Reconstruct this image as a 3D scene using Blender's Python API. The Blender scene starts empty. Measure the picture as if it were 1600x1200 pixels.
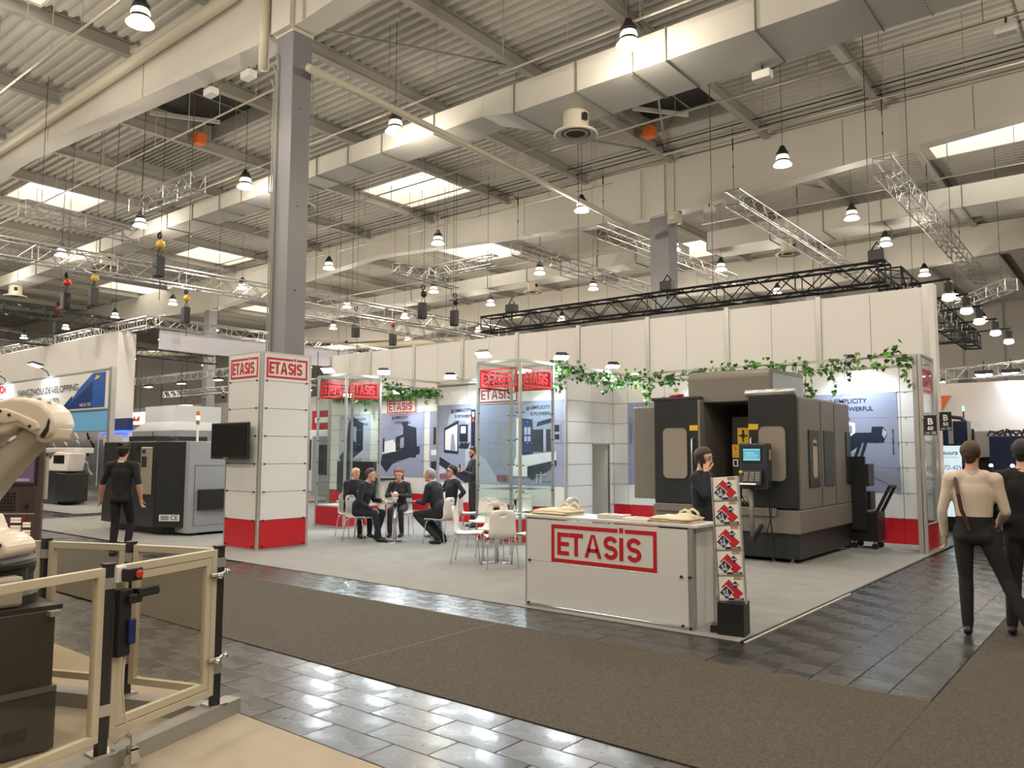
import bpy, math, random
import numpy as np
from mathutils import Vector, Matrix
random.seed(11)
S = bpy.context.scene
COL = S.collection
PI = math.pi

# ------------------------------------------------------------------ camera, world, exposure
def make_camera():
    yaw, pitch, roll = math.radians(-39.107), math.radians(4.9075), math.radians(0.1732)
    fw = Vector((math.sin(yaw) * math.cos(pitch), math.cos(yaw) * math.cos(pitch), math.sin(pitch)))
    r0 = Vector((math.cos(yaw), -math.sin(yaw), 0))
    u0 = r0.cross(fw)
    r = r0 * math.cos(roll) + u0 * math.sin(roll)
    u = -r0 * math.sin(roll) + u0 * math.cos(roll)
    m = Matrix(((r.x, u.x, -fw.x, 0), (r.y, u.y, -fw.y, 0), (r.z, u.z, -fw.z, 1.72), (0, 0, 0, 1)))
    cd = bpy.data.cameras.new('camera')
    cd.sensor_fit = 'HORIZONTAL'
    cd.sensor_width = 36.0
    cd.lens = 1229.0 / 1600 * 36
    cd.clip_start, cd.clip_end = 0.05, 300
    o = bpy.data.objects.new('camera', cd)
    COL.objects.link(o)
    o.matrix_world = m
    S.camera = o
make_camera()
w = bpy.data.worlds.new('hall_world')
S.world = w
w.use_nodes = True
w.node_tree.nodes['Background'].inputs['Color'].default_value = (0.75, 0.85, 1.0, 1)
w.node_tree.nodes['Background'].inputs['Strength'].default_value = 0.25
S.view_settings.view_transform = 'Standard'
S.view_settings.look = 'None'
S.view_settings.gamma = 1.0
S.view_settings.use_curve_mapping = False
S.view_settings.exposure = 0.2
S.cycles.use_denoising = True
S.cycles.max_bounces = 8
S.cycles.diffuse_bounces = 4
S.cycles.glossy_bounces = 4
S.cycles.transmission_bounces = 8
S.cycles.transparent_max_bounces = 16
S.cycles.sample_clamp_indirect = 6.0
S.cycles.caustics_reflective = False
S.cycles.caustics_refractive = False

LAMP_W = 245.0
LAMP_UP_W = 150.0
LAMP_COL = (1.0, 0.89, 0.74)
FLOOD_W = 150.0
FLOOD_COL = (0.80, 0.93, 1.0)

# ------------------------------------------------------------------ materials
MATS = {}
def mat(name, col, rough=0.5, metal=0.0, emit=None, estr=0.0, noise=0.0, nscale=8.0, bump=0.0, bscale=40.0, spec=0.5, trans=0.0, alpha=1.0, coat=0.0, detail=4.0):
    if name in MATS:
        return MATS[name]
    m = bpy.data.materials.new(name)
    m.use_nodes = True
    nt = m.node_tree
    b = nt.nodes['Principled BSDF']
    b.inputs['Base Color'].default_value = (*col, 1)
    b.inputs['Roughness'].default_value = rough
    b.inputs['Metallic'].default_value = metal
    b.inputs['Specular IOR Level'].default_value = spec
    if coat:
        b.inputs['Coat Weight'].default_value = coat
    if trans:
        b.inputs['Transmission Weight'].default_value = trans
    if alpha < 1:
        b.inputs['Alpha'].default_value = alpha
    if emit:
        b.inputs['Emission Color'].default_value = (*emit, 1)
        b.inputs['Emission Strength'].default_value = estr
    if noise or bump:
        tc = nt.nodes.new('ShaderNodeTexCoord')
    if noise:
        n = nt.nodes.new('ShaderNodeTexNoise')
        n.inputs['Scale'].default_value = nscale
        n.inputs['Detail'].default_value = detail
        nt.links.new(tc.outputs['Object'], n.inputs['Vector'])
        mx = nt.nodes.new('ShaderNodeMix')
        mx.data_type = 'RGBA'
        lo = tuple(c * (1 - noise) for c in col)
        hi = tuple(min(1, c * (1 + noise)) for c in col)
        mx.inputs[6].default_value = (*lo, 1)
        mx.inputs[7].default_value = (*hi, 1)
        nt.links.new(n.outputs['Fac'], mx.inputs[0])
        nt.links.new(mx.outputs[2], b.inputs['Base Color'])
    if bump:
        n2 = nt.nodes.new('ShaderNodeTexNoise')
        n2.inputs['Scale'].default_value = bscale
        nt.links.new(tc.outputs['Object'], n2.inputs['Vector'])
        bp = nt.nodes.new('ShaderNodeBump')
        bp.inputs['Strength'].default_value = bump
        bp.inputs['Distance'].default_value = 0.01
        nt.links.new(n2.outputs['Fac'], bp.inputs['Height'])
        nt.links.new(bp.outputs['Normal'], b.inputs['Normal'])
    MATS[name] = m
    return m

def glass_mat(name, tint, clear=0.9, rough=0.02):
    # thin sheet of clear glass: mostly transparent with a glossy skin
    m = bpy.data.materials.new(name)
    m.use_nodes = True
    nt = m.node_tree
    nt.nodes.remove(nt.nodes['Principled BSDF'])
    out = nt.nodes['Material Output']
    t = nt.nodes.new('ShaderNodeBsdfTransparent')
    t.inputs['Color'].default_value = (*tint, 1)
    g = nt.nodes.new('ShaderNodeBsdfGlossy')
    g.inputs['Roughness'].default_value = rough
    lw = nt.nodes.new('ShaderNodeLayerWeight')
    lw.inputs['Blend'].default_value = 0.5
    pw = nt.nodes.new('ShaderNodeMath')
    pw.operation = 'POWER'
    pw.inputs[1].default_value = 4.0
    nt.links.new(lw.outputs['Facing'], pw.inputs[0])
    f = nt.nodes.new('ShaderNodeMath')
    f.operation = 'MULTIPLY_ADD'
    f.inputs[1].default_value = 0.5
    f.inputs[2].default_value = 0.025
    nt.links.new(pw.outputs[0], f.inputs[0])
    mx = nt.nodes.new('ShaderNodeMixShader')
    nt.links.new(f.outputs[0], mx.inputs['Fac'])
    nt.links.new(t.outputs['BSDF'], mx.inputs[1])
    nt.links.new(g.outputs['BSDF'], mx.inputs[2])
    nt.links.new(mx.outputs['Shader'], out.inputs['Surface'])
    MATS[name] = m
    return m

def floor_mat(name, col, r0, r1, nscale=3.0, scratch=True, tiles=None):
    m = bpy.data.materials.new(name)
    m.use_nodes = True
    nt = m.node_tree
    b = nt.nodes['Principled BSDF']
    tc = nt.nodes.new('ShaderNodeTexCoord')
    n = nt.nodes.new('ShaderNodeTexNoise')
    n.inputs['Scale'].default_value = nscale
    n.inputs['Detail'].default_value = 6
    nt.links.new(tc.outputs['Object'], n.inputs['Vector'])
    rp = nt.nodes.new('ShaderNodeMapRange')
    rp.inputs['From Min'].default_value = 0.3
    rp.inputs['From Max'].default_value = 0.7
    rp.inputs['To Min'].default_value = r0
    rp.inputs['To Max'].default_value = r1
    nt.links.new(n.outputs['Fac'], rp.inputs['Value'])
    nt.links.new(rp.outputs['Result'], b.inputs['Roughness'])
    oi = nt.nodes.new('ShaderNodeObjectInfo')
    mx = nt.nodes.new('ShaderNodeMix')
    mx.data_type = 'RGBA'
    mx.inputs[6].default_value = (*[c * 0.86 for c in col], 1)
    mx.inputs[7].default_value = (*[c * 1.16 for c in col], 1)
    nt.links.new(oi.outputs['Random'], mx.inputs[0])
    last = mx.outputs[2]
    if tiles:
        br = nt.nodes.new('ShaderNodeTexBrick')
        br.inputs['Scale'].default_value = 1.0
        br.inputs['Brick Width'].default_value = tiles[0]
        br.inputs['Row Height'].default_value = tiles[1]
        br.inputs['Mortar Size'].default_value = 0.006
        br.inputs['Color1'].default_value = (*[c * 0.8 for c in col], 1)
        br.inputs['Color2'].default_value = (*[c * 1.3 for c in col], 1)
        br.inputs['Mortar'].default_value = (0.01, 0.009, 0.008, 1)
        nt.links.new(tc.outputs['Object'], br.inputs['Vector'])
        last = br.outputs['Color']
    if scratch:
        wv = nt.nodes.new('ShaderNodeTexNoise')
        wv.inputs['Scale'].default_value = 14
        wv.inputs['Detail'].default_value = 8
        wv.inputs['Distortion'].default_value = 2.5
        nt.links.new(tc.outputs['Object'], wv.inputs['Vector'])
        cr = nt.nodes.new('ShaderNodeValToRGB')
        cr.color_ramp.elements[0].position = 0.66
        cr.color_ramp.elements[0].color = (0, 0, 0, 1)
        cr.color_ramp.elements[1].position = 0.74
        cr.color_ramp.elements[1].color = (0.10, 0.095, 0.085, 1)
        nt.links.new(wv.outputs['Fac'], cr.inputs['Fac'])
        ad = nt.nodes.new('ShaderNodeMix')
        ad.data_type = 'RGBA'
        ad.blend_type = 'ADD'
        ad.inputs[0].default_value = 1
        nt.links.new(last, ad.inputs[6])
        nt.links.new(cr.outputs['Color'], ad.inputs[7])
        last = ad.outputs[2]
    nt.links.new(last, b.inputs['Base Color'])
    bp = nt.nodes.new('ShaderNodeBump')
    bp.inputs['Strength'].default_value = 0.25
    bp.inputs['Distance'].default_value = 0.004
    n3 = nt.nodes.new('ShaderNodeTexNoise')
    n3.inputs['Scale'].default_value = 9
    n3.inputs['Detail'].default_value = 5
    nt.links.new(tc.outputs['Object'], n3.inputs['Vector'])
    nt.links.new(n3.outputs['Fac'], bp.inputs['Height'])
    nt.links.new(bp.outputs['Normal'], b.inputs['Normal'])
    MATS[name] = m
    return m

M_WHITE = mat('white_laminate', (0.68, 0.68, 0.665), 0.35, noise=0.03, nscale=2)
M_WALLW = mat('white_wall_board', (0.76, 0.74, 0.71), 0.5, noise=0.03, nscale=1.2)
M_RED = mat('red_laminate', (0.50, 0.012, 0.022), 0.32, noise=0.05, nscale=3)
M_LOGO = mat('logo_red_vinyl', (0.50, 0.012, 0.02), 0.4)
M_LOGOD = mat('logo_dark_red_vinyl', (0.33, 0.02, 0.03), 0.4)
M_ALU = mat('aluminium_profile', (0.56, 0.56, 0.54), 0.33, 0.75, noise=0.06, nscale=6)
M_CHROME = mat('chrome_tube', (0.72, 0.72, 0.72), 0.15, 1.0)
M_STEELD = mat('dark_steel', (0.05, 0.05, 0.05), 0.4, 0.6)
M_BLACK = mat('black_plastic', (0.012, 0.012, 0.013), 0.45)
M_BLACKG = mat('black_gloss_screen', (0.006, 0.006, 0.008), 0.08)
M_DKGREY = mat('machine_charcoal_paint', (0.020, 0.022, 0.025), 0.35, noise=0.15, nscale=2)
M_MGREY = mat('machine_warm_grey_paint', (0.19, 0.172, 0.15), 0.42, noise=0.06, nscale=2, bump=0.05, bscale=60)
M_LGREY = mat('machine_light_grey_paint', (0.33, 0.35, 0.37), 0.4, noise=0.05, nscale=2)
M_YEL = mat('warning_yellow', (0.75, 0.48, 0.02), 0.5)
M_CARPET = mat('booth_carpet_grey', (0.285, 0.28, 0.268), 0.95, noise=0.16, nscale=3.0, bump=0.35, bscale=220, spec=0.1, detail=8)
M_CARPETF = mat('front_carpet_pale', (0.43, 0.37, 0.30), 0.95, noise=0.14, nscale=4.0, bump=0.35, bscale=220, spec=0.1, detail=8)
M_RUNNER = mat('aisle_carpet_brown', (0.097, 0.085, 0.070), 0.95, noise=0.75, nscale=70, bump=0.4, bscale=260, spec=0.1, detail=6)
M_TILE = floor_mat('dark_floor_tile', (0.036, 0.034, 0.032), 0.15, 0.40)
M_FLOOR = floor_mat('hall_floor_slab', (0.036, 0.034, 0.032), 0.17, 0.40, tiles=(0.54, 0.27))
M_DECK = mat('roof_deck_sheet', (0.54, 0.515, 0.46), 0.6, noise=0.08, nscale=1.5)
M_BEAM = mat('cream_steel_beam', (0.58, 0.55, 0.49), 0.55, noise=0.07, nscale=1.0)
M_PURL = mat('purlin_grey_paint', (0.34, 0.32, 0.28), 0.6, noise=0.05, nscale=2)
M_COLUMN = mat('grey_blue_column_paint', (0.22, 0.22, 0.235), 0.5, noise=0.06, nscale=1.5)
M_DUCT = mat('duct_painted_sheet', (0.58, 0.56, 0.51), 0.5, noise=0.05, nscale=1.2)
M_SEAM = mat('duct_seam', (0.16, 0.15, 0.13), 0.6)
M_PIPE = mat('cream_pipe', (0.52, 0.48, 0.38), 0.45)
M_HALLW = mat('hall_wall_sheet', (0.50, 0.475, 0.43), 0.7, noise=0.08, nscale=0.4)
M_TRUSS = mat('truss_aluminium', (0.62, 0.61, 0.60), 0.3, 0.8)
M_TRUSSB = mat('truss_black', (0.012, 0.012, 0.016), 0.4, 0.2)
M_LAMPGL = mat('lamp_reflector_glow', (0.9, 0.9, 0.85), 0.3, emit=(1.0, 0.86, 0.66), estr=2.0)
M_LAMPLENS = mat('lamp_lens_glow', (1, 1, 1), 0.3, emit=(1.0, 0.88, 0.72), estr=14.0)
M_FLOODLENS = mat('flood_lens_glow', (1, 1, 1), 0.3, emit=(0.88, 0.96, 1.0), estr=30.0)
M_SKYLT = mat('skylight_daylight_pane', (0.9, 0.9, 0.9), 0.5, emit=(1.0, 0.95, 0.86), estr=2.4)
M_SKYCURB = mat('skylight_curb', (0.72, 0.68, 0.60), 0.6)
M_CREAM = mat('fence_cream_frame', (0.55, 0.49, 0.37), 0.4, noise=0.03, nscale=4)
M_FGREY = mat('fence_grey_beam', (0.30, 0.285, 0.26), 0.45, noise=0.05, nscale=4)
M_ROBOT = mat('robot_cream_paint', (0.74, 0.64, 0.52), 0.32, noise=0.02, nscale=3, coat=0.3)
M_ROBOTS = mat('robot_grey_casting', (0.40, 0.36, 0.29), 0.4, noise=0.04, nscale=4)
M_PURPLE = mat('control_panel_maroon_grey', (0.085, 0.06, 0.062), 0.45)
M_SKIN = mat('skin', (0.55, 0.29, 0.20), 0.5)
M_SKIN2 = mat('skin_pale', (0.62, 0.36, 0.26), 0.5)
M_HAIRD = mat('hair_dark_brown', (0.018, 0.012, 0.009), 0.6, bump=0.5, bscale=90)
M_HAIRB = mat('hair_brown', (0.06, 0.03, 0.015), 0.6, bump=0.5, bscale=90)
M_HAIRG = mat('hair_grey', (0.30, 0.29, 0.28), 0.6, bump=0.5, bscale=90)
M_HAIRL = mat('hair_auburn', (0.24, 0.10, 0.035), 0.55, bump=0.5, bscale=90)
M_CLOTHB = mat('cloth_black', (0.010, 0.010, 0.012), 0.85, noise=0.2, nscale=6)
M_CLOTHN = mat('cloth_navy', (0.012, 0.014, 0.024), 0.85, noise=0.2, nscale=6)
M_CLOTHG = mat('cloth_charcoal', (0.03, 0.03, 0.034), 0.85, noise=0.2, nscale=6)
M_SHIRT = mat('cloth_white_shirt', (0.62, 0.52, 0.42), 0.8, noise=0.06, nscale=7, bump=0.25, bscale=14)
M_DENIM = mat('cloth_denim', (0.04, 0.07, 0.13), 0.85)
M_SHOE = mat('shoe_black_leather', (0.009, 0.009, 0.01), 0.35)
M_LEATHER = mat('brown_leather_strap', (0.05, 0.02, 0.012), 0.5)
M_CHAIR = mat('chair_white_shell', (0.76, 0.74, 0.70), 0.35)
M_CLOTHBAG = mat('cotton_bag_cream', (0.72, 0.62, 0.46), 0.9, noise=0.06, nscale=9, bump=0.4, bscale=25)
M_PAPER = mat('paper_white', (0.78, 0.75, 0.70), 0.6)
M_LEAF = mat('ivy_leaf_green', (0.045, 0.16, 0.025), 0.5, noise=0.5, nscale=9)
M_LEAFL = mat('ivy_leaf_light_green', (0.14, 0.36, 0.05), 0.5, noise=0.4, nscale=9)
M_STEM = mat('ivy_stem', (0.05, 0.08, 0.02), 0.7)
M_POST = mat('poster_lavender_print', (0.27, 0.30, 0.43), 0.45)
M_POSTL = mat('poster_pale_print', (0.42, 0.45, 0.56), 0.45)
M_POSTG = mat('poster_grey_print', (0.27, 0.29, 0.36), 0.45)
M_POSTN = mat('poster_navy_print', (0.014, 0.022, 0.045), 0.4)
M_POSTW = mat('poster_white_print', (0.75, 0.77, 0.80), 0.45)
M_POSTLINE = mat('poster_line_print', (0.48, 0.51, 0.60), 0.45)
M_TXT = mat('print_dark_text', (0.012, 0.015, 0.03), 0.5)
M_TXTW = mat('print_white_text', (0.85, 0.85, 0.85), 0.5)
M_TXTR = mat('print_red_text', (0.55, 0.02, 0.03), 0.5)
M_BLUE = mat('print_blue', (0.015, 0.10, 0.42), 0.4)
M_BLUED = mat('print_dark_blue', (0.008, 0.03, 0.16), 0.4)
M_BLUEL = mat('print_light_blue', (0.16, 0.45, 0.75), 0.4)
M_MBLUE = mat('machine_navy_paint', (0.008, 0.016, 0.06), 0.35)
M_ORANGE = mat('print_orange', (0.75, 0.16, 0.02), 0.5)
G_PANE = glass_mat('clear_pane_glass', (0.93, 0.96, 0.95))
G_FENCE = glass_mat('fence_polycarbonate', (0.95, 0.935, 0.90), rough=0.08)
G_TABLE = glass_mat('table_glass', (0.86, 0.94, 0.92))
G_WIN = mat('machine_window_smoked', (0.30, 0.26, 0.22), 0.18, coat=0.4)

# ------------------------------------------------------------------ mesh helpers
ORG = {}
class MB:
    def __init__(self):
        self.v, self.f, self.mi = [], [], []
        self.cur = 0
    def add(self, vs, fs):
        b = len(self.v)
        self.v.extend([tuple(p) for p in vs])
        for f in fs:
            self.f.append(tuple(i + b for i in f))
            self.mi.append(self.cur)
        return self
    def box(self, x0, x1, y0, y1, z0, z1):
        return self.add([(x0, y0, z0), (x1, y0, z0), (x1, y1, z0), (x0, y1, z0), (x0, y0, z1), (x1, y0, z1), (x1, y1, z1), (x0, y1, z1)],
                        [(0, 3, 2, 1), (4, 5, 6, 7), (0, 1, 5, 4), (1, 2, 6, 5), (2, 3, 7, 6), (3, 0, 4, 7)])
    def bar(self, p0, p1, wd, ht, up=(0, 0, 1)):
        a, b = Vector(p0), Vector(p1)
        d = (b - a).normalized()
        upv = Vector(up)
        if abs(d.dot(upv)) > 0.99:
            upv = Vector((1, 0, 0))
        s = d.cross(upv).normalized()
        t = s.cross(d)
        vs = []
        for p in (a, b):
            for i, j in ((-1, -1), (1, -1), (1, 1), (-1, 1)):
                vs.append(p + s * (i * wd / 2) + t * (j * ht / 2))
        return self.add(vs, [(0, 1, 2, 3), (7, 6, 5, 4), (0, 4, 5, 1), (1, 5, 6, 2), (2, 6, 7, 3), (3, 7, 4, 0)])
    def tube(self, pts, r, n=8, r1=None, cap=True):
        pts = [Vector(p) for p in pts]
        rings = []
        k = len(pts)
        prev = None
        for i, p in enumerate(pts):
            d = (pts[min(i + 1, k - 1)] - pts[max(i - 1, 0)])
            d = d.normalized() if d.length > 1e-9 else Vector((0, 0, 1))
            if prev is None:
                a = Vector((0, 0, 1)) if abs(d.z) < 0.9 else Vector((1, 0, 0))
                s = d.cross(a).normalized()
            else:
                s = (prev - d * prev.dot(d)).normalized()
            prev = s
            t = d.cross(s)
            rr = r if r1 is None else r + (r1 - r) * i / (k - 1)
            rings.append([p + (s * math.cos(2 * PI * j / n) + t * math.sin(2 * PI * j / n)) * rr for j in range(n)])
        vs = [q for rg in rings for q in rg]
        fs = []
        for i in range(k - 1):
            for j in range(n):
                fs.append((i * n + j, i * n + (j + 1) % n, (i + 1) * n + (j + 1) % n, (i + 1) * n + j))
        if cap:
            fs.append(tuple(range(n - 1, -1, -1)))
            fs.append(tuple((k - 1) * n + j for j in range(n)))
        return self.add(vs, fs)
    def lathe(self, prof, c=(0, 0, 0), n=20, cap=True):
        vs, fs = [], []
        k = len(prof)
        for r, z in prof:
            for j in range(n):
                a = 2 * PI * j / n
                vs.append((c[0] + r * math.cos(a), c[1] + r * math.sin(a), c[2] + z))
        for i in range(k - 1):
            for j in range(n):
                fs.append((i * n + j, i * n + (j + 1) % n, (i + 1) * n + (j + 1) % n, (i + 1) * n + j))
        if cap:
            fs.append(tuple(range(n - 1, -1, -1)))
            fs.append(tuple((k - 1) * n + j for j in range(n)))
        return self.add(vs, fs)
    def ell(self, c, r, n=14, m=9):
        vs, fs = [], []
        for i in range(m + 1):
            th = PI * i / m
            for j in range(n):
                a = 2 * PI * j / n
                vs.append((c[0] + r[0] * math.sin(th) * math.cos(a), c[1] + r[1] * math.sin(th) * math.sin(a), c[2] + r[2] * math.cos(th)))
        for i in range(m):
            for j in range(n):
                fs.append((i * n + j, (i + 1) * n + j, (i + 1) * n + (j + 1) % n, i * n + (j + 1) % n))
        return self.add(vs, fs)
    def prism(self, pts, d):
        # pts: list of 3d points of a planar polygon; d: extrusion vector
        d = Vector(d)
        a = [Vector(p) for p in pts]
        n = len(a)
        vs = a + [p + d for p in a]
        fs = [tuple(range(n - 1, -1, -1)), tuple(n + i for i in range(n))]
        for i in range(n):
            fs.append((i, (i + 1) % n, n + (i + 1) % n, n + i))
        return self.add(vs, fs)
    def move(self, m):
        self.v = [tuple(m @ Vector(p)) for p in self.v]
        return self
    def build(self, name, m, parent=None, smooth=False, bevel=0.0, seg=2, kind=None, label=None):
        off = Vector(ORG.get(parent.name, (0, 0, 0))) if parent is not None else Vector((0, 0, 0))
        me = bpy.data.meshes.new(name)
        me.from_pydata([(p[0] - off.x, p[1] - off.y, p[2] - off.z) for p in self.v], [], self.f)
        ms = m if isinstance(m, (list, tuple)) else [m]
        for x in ms:
            me.materials.append(x)
        if len(ms) > 1:
            me.polygons.foreach_set('material_index', self.mi)
        if smooth:
            me.polygons.foreach_set('use_smooth', [True] * len(me.polygons))
        me.update()
        o = bpy.data.objects.new(name, me)
        COL.objects.link(o)
        if parent is not None:
            o.parent = parent
            ORG[o.name] = tuple(off)
        if bevel:
            md = o.modifiers.new('bevel', 'BEVEL')
            md.width = bevel
            md.segments = seg
            md.limit_method = 'ANGLE'
        if kind:
            o['kind'] = kind
        if label:
            o['label'] = label
        return o

def tag(o, label=None, cat=None, group=None, kind=None):
    if label: o['label'] = label
    if cat: o['category'] = cat
    if group: o['group'] = group
    if kind: o['kind'] = kind
    return o

def thing(name, label, cat, loc=(0, 0, 0), rz=0.0, group=None, world=True, kind=None):
    """Empty at the thing's base. With world=True children are given in world coordinates (no rotation)."""
    o = bpy.data.objects.new(name, None)
    COL.objects.link(o)
    o.empty_display_size = 0.1
    o.location = loc
    o.rotation_euler = (0, 0, rz)
    if world:
        ORG[o.name] = tuple(loc)
    return tag(o, label, cat, group, kind)

CH = {}
def copy_tree(o, loc=None, rz=None, label=None, group=None):
    kids = {}
    for x in COL.objects:
        if x.parent is not None:
            kids.setdefault(x.parent.name, []).append(x)
    def rec(x, par):
        c = x.copy()
        COL.objects.link(c)
        if par is not None:
            c.parent = par
        for k in kids.get(x.name, []):
            rec(k, c)
        return c
    r = rec(o, None)
    if loc is not None: r.location = loc
    if rz is not None: r.rotation_euler = (0, 0, rz)
    if label: r['label'] = label
    if group: r['group'] = group
    return r

class Pl:
    """A plane in space: origin, unit right vector U, unit up vector V; N points to the viewer's side."""
    def __init__(self, o, U, V=(0, 0, 1)):
        self.o, self.U, self.V = Vector(o), Vector(U).normalized(), Vector(V).normalized()
        self.N = self.U.cross(self.V)
    def at(self, u, v, d=0.0):
        return self.o + self.U * u + self.V * v + self.N * d
    def poly(self, mb, pts, d0=0.0, d1=0.003):
        mb.prism([self.at(u, v, d0) for u, v in pts], self.N * (d1 - d0))
    def rect(self, mb, u0, v0, u1, v1, d0=0.0, d1=0.003):
        self.poly(mb, [(u0, v0), (u1, v0), (u1, v1), (u0, v1)], d0, d1)
    def stroke(self, mb, pts, wd, d0=0.0, d1=0.003):
        n = len(pts)
        L, R = [], []
        for i in range(n):
            a, b = pts[max(i - 1, 0)], pts[min(i + 1, n - 1)]
            dx, dy = b[0] - a[0], b[1] - a[1]
            l = math.hypot(dx, dy) or 1
            nx, ny = -dy / l * wd / 2, dx / l * wd / 2
            L.append((pts[i][0] + nx, pts[i][1] + ny))
            R.append((pts[i][0] - nx, pts[i][1] - ny))
        for i in range(n - 1):
            self.poly(mb, [R[i], R[i + 1], L[i + 1], L[i]], d0, d1)

def arc(cx, cy, rx, ry, a0, a1, n=10):
    return [(cx + rx * math.cos(math.radians(a0 + (a1 - a0) * i / n)), cy + ry * math.sin(math.radians(a0 + (a1 - a0) * i / n))) for i in range(n + 1)]

def logo(pl, w, h, name, m, parent, d0=0.0, d1=0.003):
    """The framed ETASiS word mark, w wide and h high, lower left corner at the plane's origin."""
    mb = MB()
    t = h * 0.10
    cw = w * 0.66
    pl.rect(mb, 0, 0, w, t, d0, d1)
    pl.rect(mb, 0, t, t, h - t, d0, d1)
    pl.rect(mb, w - t, t, w, h - t, d0, d1)
    ix = w * 0.685           # centre of the dotted i
    sw = h * 0.115
    pl.rect(mb, 0, h - t, ix - sw * 0.95, h, d0, d1)
    pl.rect(mb, ix + sw * 0.95, h - t, w, h, d0, d1)
    b, tp = h * 0.20, h * 0.80
    g = w * 0.062
    lw = w * 0.118
    st = h * 0.115
    x = g
    pl.rect(mb, x, b, x + st, tp, d0, d1)
    for y in (b, (b + tp) / 2 - st / 2, tp - st):
        pl.rect(mb, x + st, y, x + lw, y + st * 0.95, d0, d1)
    x = w * 0.185
    pl.rect(mb, x, tp - st, x + w * 0.135, tp, d0, d1)
    pl.rect(mb, x + w * 0.0675 - st / 2, b, x + w * 0.0675 + st / 2, tp - st, d0, d1)
    x = w * 0.335
    aw = w * 0.165
    pl.poly(mb, [(x, b), (x + st, b), (x + aw / 2 + st * .1, tp), (x + aw / 2 - st * .5, tp)], d0, d1)
    pl.poly(mb, [(x + aw - st, b), (x + aw, b), (x + aw / 2 + st * .5, tp), (x + aw / 2 - st * .1, tp)], d0, d1)
    pl.rect(mb, x + aw * 0.24, b + h * 0.14, x + aw * 0.76, b + h * 0.14 + st * .85, d0, d1)
    def ess(cx):
        rx, ry = w * 0.048, (tp - b - st) / 4
        pts = arc(cx, b + st / 2 + 3 * ry, rx, ry, 15, 270, 12) + arc(cx, b + st / 2 + ry, rx, ry, 90, -165, 12)[1:]
        pl.stroke(mb, pts, st, d0, d1)
    ess(w * 0.585)
    pl.rect(mb, ix - st / 2, b, ix + st / 2, tp - h * .02, d0, d1)
    pl.rect(mb, ix - st / 2, h * 0.90, ix + st / 2, h * 1.03, d0, d1)
    ess(w * 0.80)
    return mb.build(name, m, parent)

TXT = {}
def text(s, pl, u, v, size, name, m, parent, d0=0.001, d1=0.003, align='LEFT', shear=0.0, sx=1.0, rot=0.0, bold=0.0):
    key = (s, align, shear, bold)
    if key not in TXT:
        cu = bpy.data.curves.new('txt', 'FONT')
        cu.body = s
        cu.size = 1.0
        cu.align_x = align
        cu.shear = shear
        cu.offset = bold
        cu.resolution_u = 3
        ob = bpy.data.objects.new('txt', cu)
        COL.objects.link(ob)
        me = ob.to_mesh()
        TXT[key] = ([tuple(x.co) for x in me.vertices], [tuple(p.vertices) for p in me.polygons])
        ob.to_mesh_clear()
        bpy.data.objects.remove(ob)
        bpy.data.curves.remove(cu)
    vs, fs = TXT[key]
    mb = MB()
    c, sn = math.cos(rot), math.sin(rot)
    q = []
    for p in vs:
        a, b = p[0] * size * sx, p[1] * size
        q.append(pl.at(u + a * c - b * sn, v + a * sn + b * c, d1))
    mb.add(q, fs)
    return mb.build(name, m, parent)
# ------------------------------------------------------------------ hall shell
PX = [9.5, 5.8, 2.1, -1.7, -5.4, -8.7, -11.9, -15.35, -18.95, -23.1, -27.1, -30.7, -34.4, -38.1, -41.8, -45.5, -49.2, -52.9, -56.6, -60.3]
BEAM_Y = [-6.2, 8.68, 23.35, 38.1]
Y0H, Y1H, X0H, X1H = -14.0, 60.0, -72.0, 14.0
ZD = 11.65

fl = MB().box(X0H, X1H, Y0H, Y1H, -0.3, -0.012).build('floor', M_FLOOR, kind='structure')

# single floor tiles where the joints show; each a part of the floor
tile_me = {}
def tile(x0, x1, y0, y1):
    key = (round(x1 - x0, 3), round(y1 - y0, 3))
    a, b = key[0] / 2 - 0.0022, key[1] / 2 - 0.0022
    if key not in tile_me:
        t = MB()
        c = 0.003
        vs = [(-a, -b, -0.012), (a, -b, -0.012), (a, b, -0.012), (-a, b, -0.012), (-a, -b, -c), (a, -b, -c), (a, b, -c), (-a, b, -c),
              (-a + c, -b + c, 0), (a - c, -b + c, 0), (a - c, b - c, 0), (-a + c, b - c, 0)]
        t.add(vs, [(0, 1, 5, 4), (1, 2, 6, 5), (2, 3, 7, 6), (3, 0, 4, 7), (4, 5, 9, 8), (5, 6, 10, 9), (6, 7, 11, 10), (7, 4, 8, 11), (8, 9, 10, 11)])
        o = t.build('tile', M_TILE, fl)
        tile_me[key] = o.data
    else:
        o = bpy.data.objects.new('tile', tile_me[key])
        COL.objects.link(o)
        o.parent = fl
    o.location = ((x0 + x1) / 2, (y0 + y1) / 2, random.uniform(-0.0008, 0.0006))
    o.rotation_euler = (random.gauss(0, 0.0007), random.gauss(0, 0.0007), 0)
TW, TL = 0.27, 0.54
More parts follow.
